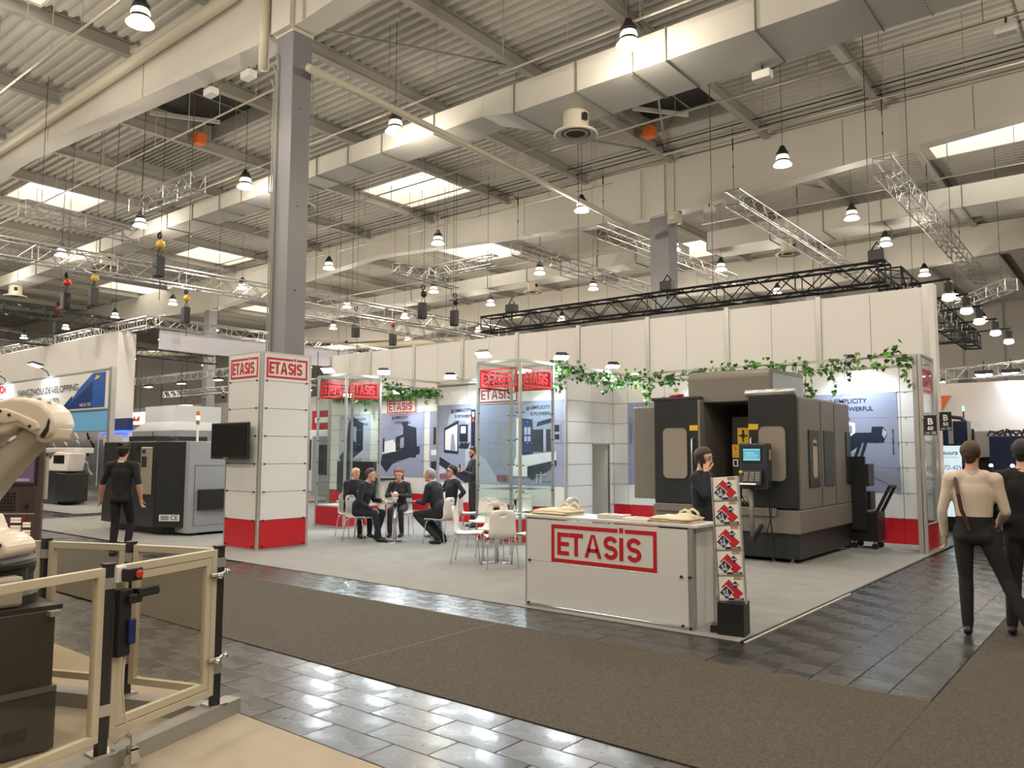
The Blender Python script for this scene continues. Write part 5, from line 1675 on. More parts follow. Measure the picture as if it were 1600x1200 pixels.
mb = MB(); F.poly(mb, [(8.05, 2.97), (9.15, 3.62), (9.95, 3.98), (10.75, 3.98), (10.75, 2.97)], 0, .006); mb.build('blue_arrow', M_BLUE, fs_)
mb = MB(); F.poly(mb, [(8.05, 2.97), (9.15, 3.4), (9.95, 3.74), (9.95, 2.97)], .006, .009); F.poly(mb, [(7.75, 2.97), (8.0, 2.97), (8.55, 3.26), (8.55, 3.36)], 0, .009); mb.build('dark_arrow', M_BLUED, fs_)
text('Hall 26 / C62', F, 9.15, 3.02, .14, 'hall_number', M_TXTW, fs_, 0, .014)
mb = MB(); F.poly(mb, [(10.05, 3.78), (10.2, 3.9), (10.42, 3.88), (10.35, 3.80)], .009, .012); mb.build('gold_mark', M_YEL, fs_)
def left_flood(x, label):
    t = thing('fascia_floodlight', label, 'lamp', (x, 9.7, 4.4))
    MB().prism([(x - .22, 9.5, 4.42), (x + .22, 9.5, 4.42), (x + .22, 9.8, 4.34), (x - .22, 9.8, 4.34)], (0, .01, .07)).build('housing', M_STEELD, t)
    MB().prism([(x - .20, 9.5, 4.415), (x + .20, 9.5, 4.415), (x + .20, 9.8, 4.335), (x - .20, 9.8, 4.335)], (0, -.002, -.006)).build('lens', M_FLOODLENS, t)
    MB().tube([(x - .05, 9.7, 4.4), (x - .1, 10.05, 4.2), (x - .1, 10.1, 4.05)], .018, 6).build('arm', M_STEELD, t)
    ld = bpy.data.lights.new('fascia_light', 'SPOT'); ld.energy = 70; ld.color = FLOOD_COL; ld.spot_size = 2.0; ld.spot_blend = .6; ld.shadow_soft_size = .12
    lo = bpy.data.objects.new('fascia_light', ld); COL.objects.link(lo); lo.parent = t; lo.location = (0, -.02, -.08); lo.rotation_euler = (.45, 0, 0)
left_flood(-30.9, 'floodlight over the left end of the blue arrow fascia')
left_flood(-27.2, 'floodlight over the company name of the blue arrow fascia')
# tool display wall with hanging tools
dw_ = thing('display_wall', 'grey display wall hung with white and black bathroom taps and tools', 'display wall', (-30, 11.9, 0))
for k in range(6):
    x = -33.4 + k * .92
    MB().box(x, x + .9, 11.95, 12.0, .5, 2.4).build('panel', mat('display_panel_grey', (.42, .43, .45), .4), dw_)
tm, tmb = MB(), MB()
rnd = random.Random(4)
for k in range(6):
    for j in range(5):
        x = -33.2 + k * .92 + rnd.uniform(0, .5); z = .8 + j * .32 + rnd.uniform(0, .1)
        (tm if rnd.random() < .55 else tmb).tube([(x, 11.93, z), (x + rnd.uniform(-.1, .1), 11.86, z + .13), (x + rnd.uniform(-.12, .12), 11.82, z + .22)], .035, 6)
tm.build('white_tool', M_PAPER, dw_)['kind'] = 'stuff'
tmb.build('black_tool', M_BLACK, dw_)['kind'] = 'stuff'
for k in range(4):
    x = -30.6 + k * .85
    t = thing('display_plinth', 'white display plinth with red label in the left booth, number %s from the left' % ['one', 'two', 'three', 'four'][k], 'plinth', (x, 11.2, 0))
    h = (.95, .7, .55, .8)[k]
    MB().box(x - .3, x + .3, 11.0, 11.5, .008, h).build('body', M_WHITE, t)
    MB().box(x - .12, x + .12, 10.985, 11.0, h - .35, h - .12).build('label_card', M_LOGOD, t)
    MB().lathe([(.10, 0), (.04, .05), (.03, .35), (.09, .45), (.05, .5)], (x, 11.25, h), 12).build('exhibit', M_CHROME, t, smooth=True)
sm_ = thing('small_lathe', 'small black lathe with white slanted console at the left booth', 'machine', (-27.3, 10.6, 0))
MB().box(-28.6, -26.9, 10.4, 11.2, .03, 1.05).build('base', M_DKGREY, sm_)
MB().box(-26.9, -26.2, 10.3, 11.0, .12, 1.0).build('side_box', M_BLACK, sm_, bevel=.02)
MB().prism([(-28.5, 10.45, 1.05), (-26.5, 10.45, 1.05), (-26.3, 10.45, 1.62), (-27.4, 10.45, 1.66), (-28.0, 10.45, 1.35)], (0, .5, 0)).build('console', M_PAPER, sm_, bevel=.03)
MB().box(-27.5, -26.7, 10.435, 10.45, 1.30, 1.56).build('screen', M_BLACKG, sm_)
MB().box(-29.2, -27.9, 10.6, 11.2, 1.1, 1.5).build('carriage', M_STEELD, sm_)
MB().box(-29.2, -26.6, 10.7, 11.3, 1.62, 1.80).build('hood', M_PAPER, sm_, bevel=.04)
bx = thing('blue_display_box', 'dark blue backlit display box by the white wall above the turning machine', 'sign', (-27, 12.0, 2.2))
MB().box(-27.85, -26.1, 12.1, 12.28, 2.38, 2.78).build('panel', M_BLUED, bx)
MB().box(-27.85, -26.1, 12.05, 12.28, 2.30, 2.38).build('light_strip', mat('blue_light_strip', (.02, .05, .8), .3, emit=(.04, .10, 1.0), estr=3), bx)
MB().box(-27.85, -26.4, 12.1, 12.28, 1.9, 2.30).build('shelf_back', M_WALLW, bx)
wm = thing('white_machine', 'white machine with flared top cover behind the grey turning machine', 'machine', (-28, 15, 0))
MB().box(-29.25, -27.06, 14.2, 16, 2.75, 3.34).build('top_cover', mat('machine_white', (.68, .72, .76), .4), wm)
MB().prism([(-29.9, 14.0, 2.42), (-26.77, 14.0, 2.42), (-27.06, 14.2, 2.76), (-29.25, 14.2, 2.76)], (0, 1.8, 0)).build('flare', MATS['machine_white'], wm)
MB().box(-29.9, -26.2, 14.0, 16.2, .03, 2.43).build('body', M_LGREY, wm)
MB().box(-28.2, -28.18, 13.985, 14.0, .3, 2.4).build('door_gap', M_STEELD, wm)
def lightbox(label, x0, x1, y, z0, z1, fn):
    t = thing('light_box_sign', label, 'sign', ((x0 + x1) / 2, y, z0))
    MB().box(x0, x1, y, y + .3, z0, z1).build('box', mat('lightbox_white', (.9, .9, .88), .5, emit=(1, .97, .92), estr=1.0), t)
    fn(Pl((x0, y, z0), (1, 0, 0)), t, x1 - x0, z1 - z0)
    MB().tube([((x0 + x1) / 2, y + .15, z1), ((x0 + x1) / 2, y + .15, z1 + 2)], .02, 6).build('hanger', M_STEELD, t)
def f1(p, t, w_, h):
    text('R', p, w_ * .08, h * .28, h * .62, 'letter', M_ORANGE, t, 0, .012, bold=.02)
    mb = MB(); p.rect(mb, w_ * .38, h * .3, w_ * .92, h * .66, 0, .012); mb.build('orange_bar', M_ORANGE, t)
lightbox('white hanging light box with orange R sign behind the turning machine', -32.9, -31.5, 17, 2.95, 3.65, f1)
def f2(p, t, w_, h):
    mb = MB(); p.poly(mb, [(w_ * .2, h * .25), (w_ * .3, h * .75), (w_ * .5, h * .4), (w_ * .8, h * .75), (w_ * .8, h * .25)], 0, .012); mb.build('orange_mark', M_ORANGE, t)
lightbox('small white light box with orange mark left of the white machine cover', -36.4, -35.3, 17, 2.9, 3.45, f2)
bk_ = MB().box(-60, -30.5, 24, 24.2, 0, 4.4).build('wall_far_booth', mat('booth_beige', (.40, .37, .33), .6), kind='structure')
MB().box(-34, -22.5, 27, 27.2, 0, 4.8).build('wall_far_booth_right', MATS['booth_beige'], kind='structure')

def fair_machine(label, x, y, w_, d, h, m):
    t = thing('distant_machine', label, 'machine', (x, y, 0))
    MB().box(x, x + w_, y, y + d, 0, h).build('housing', m, t, bevel=.03)
    MB().box(x + w_ * .1, x + w_ * .55, y - .02, y, h * .35, h * .85).build('window', M_BLACKG, t)
    MB().box(x + w_ * .65, x + w_ * .9, y - .1, y, h * .45, h * .8).build('console', M_STEELD, t)
fair_machine('distant light machine seen between the cladding and the left glass tower', -25.5, 19.0, 2.6, 2, 2.3, M_LGREY)
fair_machine('distant white machine far behind the column cladding', -29.5, 20.8, 2.8, 2, 2.6, MATS['machine_white'])
rs = thing('red_hanging_sign', 'red sign far behind the left glass tower', 'sign', (-23, 18, 2.6))
MB().box(-24.2, -22.6, 18, 18.1, 2.5, 3.2).build('panel', M_RED, rs)
MB().box(-24.0, -22.8, 17.98, 18.0, 2.75, 2.95).build('lettering', M_TXTW, rs)
MB().tube([(-24.0, 18.05, 3.2), (-24.0, 18.05, 5.4)], .015, 6).tube([(-22.8, 18.05, 3.2), (-22.8, 18.05, 5.4)], .015, 6).build('hanger', M_STEELD, rs)

# ------------------------------------------------------------------ right side: neighbouring stand beyond the side aisle
MB().box(-8, 6, 26.0, 26.2, 0, 3.75).build('wall_right_booth', mat('right_booth_white', (.72, .66, .64), .5), kind='structure')
tg = thing('orange_arrow_sign', 'orange-red triangular sign edge on the pale wall by the stand numbers', 'sign', (-4.8, 25.97, 3))
pt = Pl((-4.95, 25.97, 2.9), (1, 0, 0))
mb = MB(); pt.poly(mb, [(0, 0), (.0, .5), (.42, .5), (.25, .2), (.10, -.05)], 0, .02); mb.build('panel', M_ORANGE, tg)
lp = thing('display_screen', 'bright upright advertising screen with a blue machine picture beside the side aisle', 'screen', (-3.5, 20, 0))
p = Pl((-3.98, 20, .30), (1, 0, 0))
MB().box(-4.0, -3.30, 20.0, 20.1, .1, 1.92).build('housing', M_BLACK, lp)
MB().box(-3.9, -3.4, 19.9, 20.2, 0, .1).build('foot', M_BLACK, lp)
mb = MB(); p.rect(mb, .03, .0, .655, 1.58, .0, .006); mb.build('screen', mat('screen_lit_white', (.5, .6, .65), .4, emit=(.62, .78, .85), estr=.75), lp)
text('Matsuura', p, .07, 1.38, .135, 'brand_mark', M_TXT, lp, 0, .012, shear=.25, bold=.015)
text('AM72-42V', p, .09, 1.05, .13, 'model_name', M_TXT, lp, 0, .012, shear=.25)
mb = MB(); p.rect(mb, .08, 1.32, .58, 1.326, .006, .009); p.poly(mb, [(.12, .96), (.12, .70), (.32, .60), (.48, .64), (.48, .86), (.30, .96)], .006, .010); mb.build('machine_picture', M_BLUE, lp)
mb = MB(); p.poly(mb, [(.24, .86), (.30, .88), (.30, .70), (.24, .68)], .010, .013); mb.build('picture_detail', M_POSTL, lp)
bm = thing('navy_machine', 'tall navy blue machine with curved hoses beside the bright advertising screen', 'machine', (-4, 24.5, 0))
MB().box(-4.9, -3.82, 24, 25.6, 0, 2.58).build('housing', M_MBLUE, bm, bevel=.03)
MB().box(-3.83, -3.74, 24, 25.6, 0, 2.55).build('side_trim', M_ALU, bm)
MB().box(-4.28, -4.16, 23.97, 24, 0, 2.58).build('pillar', M_ALU, bm)
MB().tube([(-4.7, 24.2, 2.55), (-4.4, 24.2, 2.72), (-4.0, 24.2, 2.66), (-3.85, 24.2, 2.5)], .05, 8).build('hose', M_BLACK, bm, smooth=True)
MB().tube([(-3.95, 24.3, 2.58), (-3.95, 24.3, 2.85)], .02, 6).build('beacon_pole', M_STEELD, bm)
MB().lathe([(.03, 0), (.03, .14)], (-3.95, 24.3, 2.85), 10).build('beacon', mat('beacon_green_lit', (.2, .6, .4), .3, emit=(.3, 1, .6), estr=1.5), bm)
b2 = thing('silver_machine', 'silver and black machine body between the navy machines', 'machine', (-3.3, 24, 0))
MB().box(-3.70, -2.9, 23.8, 25.2, 1.6, 2.3).build('housing', M_ALU, b2, bevel=.02)
MB().box(-3.70, -3.64, 23.78, 23.8, .2, 2.35).build('frame', M_BLACK, b2)
MB().box(-3.6, -2.6, 24.0, 25.2, 0, 1.6).build('base', M_DKGREY, b2)
b3 = thing('navy_press', 'navy blue machine with piping on its roof behind the standing men', 'machine', (-2.9, 23, 0))
MB().box(-3.15, -2.35, 22.6, 24.2, 0, 2.14).build('housing', M_MBLUE, b3, bevel=.03)
MB().box(-2.36, -1.4, 22.9, 24.2, 0, 2.05).build('grey_housing', M_ALU, b3)
MB().box(-2.85, -2.55, 22.57, 22.6, 1.28, 1.30).build('handle', M_PAPER, b3)
tp_ = MB()
rnd = random.Random(9)
for k in range(9):
    x = -3.2 + k * .12
    tp_.tube([(x, 22.8, 2.14), (x + .05, 22.8, 2.2 + rnd.random() * .12), (x + .2, 22.9, 2.2 + rnd.random() * .1), (x + .24, 23, 2.14)], .03, 6)
tp_.build('roof_piping', M_STEELD, b3)['kind'] = 'stuff'
eb = thing('engine_exhibit', 'shiny metal engine part exhibit lit by lamps between the standing men', 'exhibit', (-2.4, 17.5, 0))
MB().box(-2.9, -1.9, 17.4, 18.0, 0, .95).build('plinth', M_BLACK, eb)
ee = MB()
for k in range(16):
    ee.ell((-2.75 + rnd.random() * .7, 17.5 + rnd.random() * .3, 1.0 + rnd.random() * .25), (.05 + rnd.random() * .08, .06, .05 + rnd.random() * .05), 8, 6)
ee.build('casting', M_CHROME, eb, smooth=True)
for k in range(3):
    x = -2.8 + k * .35
    MB().tube([(x, 17.9, .95), (x, 17.9, 1.45), (x, 17.75, 1.5)], .012, 6).build('lamp_arm', M_BLACK, eb)
    MB().ell((x, 17.7, 1.48), (.035, .035, .03), 10, 6).build('lamp_bulb', mat('bulb_glow', (1, 1, 1), .3, emit=(1, .97, .9), estr=25), eb)

# ------------------------------------------------------------------ robot cell in the foreground
RC = (-5.30, 1.80)
RD, UD = Vector((.776, .631, 0)), Vector((0, 0, 1))
NV = Vector((.631, -.776, 0))     # towards the viewer
K = 1 / 259.0
def rp(px, py, d=0.0):
    return Vector((RC[0], RC[1], 0)) + RD * ((px - 38) * K) + UD * (1.72 + (704 - py) * K) + NV * d
def slab_px(pts, d0, d1, name, m, par, bevel=.03, seg=4):
    mb = MB().prism([rp(x, y, d0) for x, y in pts], NV * (d1 - d0))
    return mb.build(name, m, par, bevel=bevel, seg=seg, smooth=True)
CBX = -.035
cab = thing('robot_cabinet', 'dark grey two-tier robot base cabinet behind the safety fence', 'cabinet', (-5.5, 1.3, 0))
MB().box(-6.1, -4.97, .55, 1.97, .02, .36).build('lower_box', mat('cabinet_dark_olive', (.045, .043, .038), .4), cab, bevel=.012)
MB().box(-6.08, -4.99, .57, 1.95, .36, .80).build('upper_box', MATS['cabinet_dark_olive'], cab, bevel=.006)
MB().box(-6.1, -4.965, .56, 1.965, .345, .375).build('ledge', mat('ledge_grey', (.13, .125, .11), .4), cab)
MB().box(-6.12, -5.0, .53, 1.99, .80, .825).build('top_plate', M_STEELD, cab)
vt = MB()
for k in range(6):
    vt.box(-4.972, -4.966, .75 + k * .19, .87 + k * .19, .10, .17)
vt.build('vent_slot', M_BLACK, cab)
for (x, y) in ((-5.9, .75), (-5.1, .75), (-5.9, 1.8), (-5.1, 1.8)):
    MB().box(x - .05, x + .05, y - .05, y + .05, 0.008, .02).build('foot', M_STEELD, cab)
MB().box(-5.0, -4.93, 1.9, 1.96, .77, .80).build('corner_clip', M_ALU, cab)
rb_ = thing('industrial_robot', 'cream industrial robot arm on a black base at the left edge', 'robot', (-5.45, 1.65, .825))
MB().lathe([(.30, .825), (.30, .88), (.24, .92), (.24, 1.02), (.28, 1.04), (.28, 1.06)], (-5.38, 1.68, 0), 28).build('base', M_BLACK, rb_)
MB().box(-5.2, -5.06, 1.62, 1.80, .83, 1.0).build('base_connector', M_ROBOTS, rb_, bevel=.02)
MB().box(-5.10, -5.06, 1.5, 1.58, .95, 1.03).build('rating_plate', M_PAPER, rb_)
slab_px([(-70, 870), (-70, 812), (0, 803), (10, 828), (34, 833), (52, 844), (57, 856), (50, 868), (34, 872)], -.16, .14, 'shoulder', M_ROBOT, rb_, .05)
slab_px([(-75, 905), (-75, 862), (40, 862), (54, 872), (50, 900), (30, 908)], -.20, .16, 'shoulder_skirt', M_STEELD, rb_, .04)
slab_px([(-60, 850), (-62, 800), (-10, 722), (43, 684), (56, 664), (76, 668), (98, 672), (84, 690), (45, 733), (20, 765), (0, 794), (-12, 830)], -.10, .07, 'lower_arm', M_ROBOTS, rb_, .045)
slab_px([(-100, 700), (-100, 640), (-10, 640), (7, 636), (25, 628), (45, 623), (67, 624), (90, 631), (106, 645), (112, 664), (109, 680), (96, 688), (74, 676), (54, 666), (40, 680), (13, 682), (0, 700)], -.13, .12, 'elbow_housing', M_ROBOT, rb_, .055, 5)
slab_px([(76, 680), (100, 672), (112, 668), (108, 688), (94, 694), (80, 690)], -.10, .08, 'wrist_cap', M_ROBOT, rb_, .035)
slab_px([(10, 650), (20, 642), (40, 641), (60, 648), (88, 660), (94, 672), (82, 676), (60, 660), (44, 664), (20, 664), (10, 658)], .11, .135, 'cover_plate', M_ROBOT, rb_, .012, 3)
bt_ = MB()
for x, y in ((15, 656), (33, 645), (47, 651), (20, 663), (31, 664), (79, 668)):
    bt_.tube([rp(x, y, .13), rp(x, y, .142)], .009, 8)
for x, y in ((12, 830), (24, 842), (42, 860), (45, 846)):
    bt_.tube([rp(x, y, .135), rp(x, y, .15)], .011, 8)
bt_.build('cover_bolt', M_STEELD, rb_)
slab_px([(92, 682), (101, 668), (104, 654), (107, 660), (105, 676), (96, 687)], .09, .125, 'joint_seal', M_STEELD, rb_, .01)
bt2 = MB()
for x, y in ((45, 622), (60, 621), (75, 625), (90, 631)):
    bt2.tube([rp(x, y + 2, .03), rp(x, y - 2, .03)], .012, 8)
bt2.build('top_screw', M_ROBOTS, rb_)
# control console behind the robot
cp = thing('machine_console', 'maroon grey machine control console with screen and lit keys behind the robot arm', 'control panel', (-6.9, 2.4, 0))
kc = 6.2
KC = kc / 1229.0
def cpt(px, py, d=0.0):
    return Vector((-6.92, 2.36, 0)) + RD * ((px - 30) * KC) + UD * (1.72 + (704 - py) * KC) + NV * d
def cbox(x0, y0, x1, y1, d0, d1, name, m, par, bevel=0.0):
    mb = MB().prism([cpt(x0, y1, d0), cpt(x1, y1, d0), cpt(x1, y0, d0), cpt(x0, y0, d0)], NV * (d1 - d0))
    return mb.build(name, m, par, bevel=bevel)
cbox(-110, 690, 71, 858, -.04, 0, 'housing', M_PURPLE, cp, .008)
cbox(-110, 705, 40, 845, -.25, -.04, 'rear_box', M_STEELD, cp, .01)
cbox(-60, 845, 40, 1046, -.3, -.08, 'pedestal', M_BLACK, cp)
cbox(71, 715, 75, 780, -.05, -.02, 'side_handle', M_ROBOTS, cp)
so = cbox(-60, 704, 58, 754, 0, .006, 'screen', mat('console_screen', (.05, .035, .05), .2, emit=(.12, .08, .13), estr=.6), cp)
cbox(-58, 748, 52, 752, .006, .009, 'screen_bar', mat('console_screen_bar', (.2, .17, .2), .2, emit=(.3, .25, .3), estr=.5), so)
cbox(50, 706, 57, 714, .006, .009, 'screen_mark', M_YEL, so)
cbox(-20, 716, 50, 730, .006, .008, 'screen_area', mat('console_screen_area', (.1, .08, .1), .2, emit=(.17, .13, .18), estr=.6), so)
km = MB()
def ckey(x, y, s, mb):
    mb.prism([cpt(x, y + s, 0), cpt(x + s, y + s, 0), cpt(x + s, y, 0), cpt(x, y, 0)], NV * .012)
kd, kl = MB(), MB()
for j in range(6):
    for i in range(6):
        ckey(4 + i * 5, 770 + j * 5, 2.2, kd)
for j in range(12):
    ckey(61, 705 + j * 4.6, 2.4, kd)
for i in range(12):
    ckey(2 + i * 4.8, 757, 2.2, kd)
for gx, gy, nx, ny in ((27, 808, 4, 2), (10, 817, 3, 2), (27, 820, 4, 2), (46, 815, 3, 2), (46, 827, 3, 3), (10, 828, 3, 2)):
    for i in range(nx):
        for j in range(ny):
            ckey(gx + i * 4, gy + j * 4.3, 3.2, kl)
kd.build('dark_key', M_BLACK, cp)['kind'] = 'stuff'
kl.build('lit_key', mat('console_key_lit', (.7, .6, .5), .4, emit=(1, .8, .62), estr=.35), cp)['kind'] = 'stuff'
cbox(46, 806, 50, 811, 0, .014, 'red_key', M_RED, cp)
cbox(38, 764, 60, 799, 0, .004, 'jog_panel', mat('console_sub_panel', (.06, .043, .045), .4), cp)
cbox(-60, 801, 62, 803, 0, .004, 'divider', M_ROBOTS, cp)
MB().lathe([(.018, 0), (.014, .03)], (0, 0, 0), 12).move(Matrix.Translation(cpt(49, 790, .0)) @ NV.to_track_quat('Z', 'Y').to_matrix().to_4x4()).build('jog_knob', M_STEELD, cp)

# safety fence
A, B, Cc, D_ = (-4.46, 2.00), (-4.75, 2.83), (-5.42, 2.575), (-6.06, 2.285)
A2 = (-4.17, 1.17)
E_ = (-6.68, 2.0)
def fpost(name_label, q):
    t = thing('fence_post', name_label, 'post', (q[0], q[1], .1))
    MB().box(q[0] - .025, q[0] + .025, q[1] - .025, q[1] + .025, .1, 1.10).build('shaft', M_STEELD, t)
    MB().box(q[0] - .03, q[0] + .03, q[1] - .03, q[1] + .03, 1.095, 1.105).build('cap', M_BLACK, t)
    MB().box(q[0] - .06, q[0] + .06, q[1] - .06, q[1] + .06, .1, .112).build('foot_plate', M_CHROME, t)
    for z in (.33, 1.0):
        MB().box(q[0] - .032, q[0] + .032, q[1] - .032, q[1] + .032, z - .03, z + .03).build('clamp', M_ALU, t)
    return t
fA = fpost('dark fence post carrying the lock and red emergency button', A)
fB = fpost('dark fence post at the right corner with two chrome hinges', B)
fpost('dark fence post in the middle of the rear fence run', Cc)
fpost('dark fence post at the left of the rear fence run by the console', D_)
def fpanel(label, p, q, gate=False):
    t = thing('safety_gate' if gate else 'safety_fence', label, 'fence', (p[0], p[1], .17))
    d = Vector((q[0] - p[0], q[1] - p[1], 0)); L_ = d.length; u = d / L_
    pl = Pl((p[0], p[1], 0), u)
    def frame(u0, u1, z0, z1, wd, th, nm):
        for (a, b, c, e) in ((u0, z0, u1, z0 + wd), (u0, z1 - wd, u1, z1), (u0, z0 + wd, u0 + wd, z1 - wd), (u1 - wd, z0 + wd, u1, z1 - wd)):
            mb = MB(); pl.rect(mb, a, b, c, e, -th / 2, th / 2); mb.build(nm, M_CREAM, t, bevel=.003)
    g = .035
    frame(g, L_ - g, .17, 1.085, .045, .04, 'frame_bar')
    if gate:
        frame(g + .047, L_ - g - .047, .219, 1.036, .045, .034, 'inner_frame_bar')
    e = .09 if gate else .043
    mb = MB(); pl.rect(mb, g + e, .17 + e, L_ - g - e, 1.085 - e, -.003, .003); mb.build('pane', G_FENCE, t)
    return t, pl, L_
fpanel('cream fence panel at the front left, cut by the picture edge', A, A2)
gt, gpl, gL = fpanel('cream gate panel with double frame between the lock post and the hinge post', A, B, True)
fpanel('cream rear fence panel right of the middle rear post', Cc, B)
fpanel('cream rear fence panel between the two rear posts', D_, Cc)
fpanel('cream rear fence panel behind the robot cabinet', E_, D_)
def fbeam(label, p, q, e0=.0, e1=.0):
    d = Vector((q[0] - p[0], q[1] - p[1], 0)).normalized()
    a, b = Vector((*p, 0)) - d * e0, Vector((*q, 0)) + d * e1
    t = thing('fence_base_beam', label, 'beam', (a.x, a.y, 0))
    z = Vector((0, 0, 1))
    n = Vector((d.y, -d.x, 0))
    for nm, cz, wd, ht, off_ in (('top_flange', .095, .13, .012, 0), ('web', .05, .012, .085, .058), ('web', .05, .012, .085, -.058)):
        MB().bar(a + z * cz + n * off_, b + z * cz + n * off_, wd, ht).build(nm, M_FGREY, t)
    return t
fbeam('grey channel beam under the front gate on the pale carpet', A2, B, .6, .18)
fbeam('grey channel beam under the rear fence run', E_, B, .3, -.07)
lk = thing('gate_lock', 'black gate lock with latch and red emergency button on the fence post', 'lock', (A[0], A[1], .6))
u = gpl.U; n_ = gpl.N
nn = n_ if n_.dot(Vector((1, -.3, 0))) > 0 else -n_
def lb(u0, u1, z0, z1, d0, d1, nm, m, bev=0.0, par=lk):
    mb = MB(); pts = [gpl.at(u0, z0) + nn * d0, gpl.at(u1, z0) + nn * d0, gpl.at(u1, z1) + nn * d0, gpl.at(u0, z1) + nn * d0]
    mb.prism(pts, nn * (d1 - d0)); return mb.build(nm, m, par, bevel=bev)
lb(.02, .10, .60, .96, .03, .075, 'lock_body', M_BLACK, .006)
lb(.07, .115, .66, .80, .075, .10, 'blue_handle', mat('lock_blue', (.01, .02, .12), .4), .008)
lb(.06, .15, .88, .93, .03, .10, 'latch_block', M_BLACK, .005)
lb(.12, .27, .905, .955, .05, .10, 'latch_arm', M_BLACK, .004)
lb(.12, .27, .915, .935, .10, .105, 'latch_slot', M_STEELD)
lb(.01, .07, 1.00, 1.085, .03, .06, 'switch_back', M_PAPER, .004)
lb(.03, .135, 1.005, 1.075, .06, .11, 'switch_box', M_BLACK, .006)
rbm = MB().lathe([(.022, 0), (.024, .01), (.016, .02)], (0, 0, 0), 16)
rbm.move(Matrix.Translation(gpl.at(.10, 1.04) + nn * .11) @ nn.to_track_quat('Z', 'Y').to_matrix().to_4x4())
rbm.build('emergency_button', mat('button_red', (.55, .03, .02), .35), lk)
cb_ = MB().tube([gpl.at(.09, .62) + nn * .05, gpl.at(.07, .45) + nn * .06, gpl.at(.10, .30) + nn * .05, gpl.at(.12, .18) + nn * .07, gpl.at(.05, .14) + nn * .04], .006, 6)
cb_.build('cable', M_PIPE, lk, smooth=True)
hg = MB()
for z in (.40, .93):
    p0 = gpl.at(gL - .10, z)
    hg.tube([p0 + nn * .03, p0 + nn * .05 + gpl.U * .06, gpl.at(gL + .03, z + .02) + nn * .05], .012, 8)
    hg.tube([gpl.at(gL - .06, z - .01) + nn * .03, gpl.at(gL - .06, z - .01) + nn * .08], .016, 8)
    hg.tube([gpl.at(gL + .02, z + .01) + nn * .02, gpl.at(gL + .02, z + .01) + nn * .07], .016, 8)
hg.build('hinge', M_CHROME, gt, smooth=True)
q = Vector((-4.37, 2.13, 0))
cs = MB().tube([q + Vector((0, 0, .12)), q + Vector((0, 0, .19))], .012, 8).bar(q + Vector((0, 0, .17)), q + Vector((-.07, -.0, .17)), .02, .02).build('caster', M_CHROME, gt)
MB().lathe([(.036, -.014), (.04, -.008), (.04, .008), (.036, .014)], (0, 0, 0), 20).move(Matrix.Translation(q + Vector((0, 0, .048))) @ Matrix.Rotation(PI / 2, 4, 'Y') @ Matrix.Rotation(.5, 4, 'X')).build('wheel', mat('wheel_cream', (.5, .44, .33), .5), cs)
MB().box(q.x - .03, q.x - .022, q.y - .02, q.y + .02, .04, .12).box(q.x + .022, q.x + .03, q.y - .02, q.y + .02, .04, .12).box(q.x - .03, q.x + .03, q.y - .02, q.y + .02, .11, .125).build('fork', M_CHROME, cs)

# ------------------------------------------------------------------ lighting trusses
def truss(label, p0, p1, s=.40, m=M_TRUSS, r=.024, step=None, hang=(), strap=True):
    t = thing('lighting_truss', label, 'truss', p0)
    a, b = Vector(p0), Vector(p1)
    d = (b - a); L_ = d.length; d.normalize()
    sd_ = d.cross(Vector((0, 0, 1))).normalized()
    up = sd_.cross(d)
    cor = [(i, j) for i, j in ((-1, -1), (1, -1), (1, 1), (-1, 1))]
    off_ = [sd_ * (i * s / 2) + up * (j * s / 2) for i, j in cor]
    for o in off_:
        MB().tube([a + o, b + o], r, 6).build('chord', m, t)
    lc = MB()
    st = step or s * 1.05
    n = max(2, int(L_ / st))
    for k in range(4):
        o0, o1 = off_[k], off_[(k + 1) % 4]
        for i in range(n):
            q0, q1 = a + d * (L_ * i / n), a + d * (L_ * (i + 1) / n)
            lc.tube([q0 + (o0 if i % 2 else o1), q1 + (o1 if i % 2 else o0)], r * .5, 4, cap=False)
            if i % 4 == 0:
                lc.tube([q0 + o0, q0 + o1], r * .5, 4, cap=False)
        lc.tube([b + o0, b + o1], r * .6, 4)
        lc.tube([a + o0, a + o1], r * .6, 4)
    lc.build('lacing', m, t)['kind'] = 'stuff'
    if hang:
        for f in hang:
            h = MB()
            q = a + d * (L_ * f) + up * (s / 2)
            h.tube([q, (q.x, q.y, 11.66)], .008, 5)
            if strap:
                h.bar((q.x, q.y, 10.9), (q.x, q.y, 11.3), .05, .02)
                h.tube([(q.x, q.y, 10.35 + .1 * math.sin(x)) for x in (0, 1)], .02, 5)
            h.build('hanger', M_BLACK, t)
    return t
truss('silver box truss hanging at the upper right, nearest to the edge', (-5.28, 22.3, 9.45), (-5.6, 40, 9.45), .46, hang=(.01, .35, .7))
truss('silver box truss hanging right of the far column', (-9.5, 22.2, 9.4), (-9.65, 37, 9.4), .46, hang=(.01, .4, .8))
truss('silver box truss hanging left of the far column', (-18.2, 22.6, 9.35), (-18.3, 34, 9.35), .46, hang=(.01, .5))
truss('short silver box truss passing behind the far column', (-14.4, 22.6, 9.35), (-14.2, 33, 9.35), .46, hang=(.01, .5))
truss('long silver box truss crossing in front of the lower roof from the left edge', (-20.1, 5.2, 6.3), (-19.5, 23.4, 6.3), .42, hang=(.3, .6, .85), strap=False)
truss('second long silver box truss just below and behind the first', (-21.2, 14.5, 6.3), (-22.2, 28, 6.3), .42, hang=(.1, .6), strap=False)
truss('short silver truss below the left skylight', (-22.3, 7.4, 7.95), (-22.7, 10.5, 7.95), .36, hang=(.15, .8), strap=False)
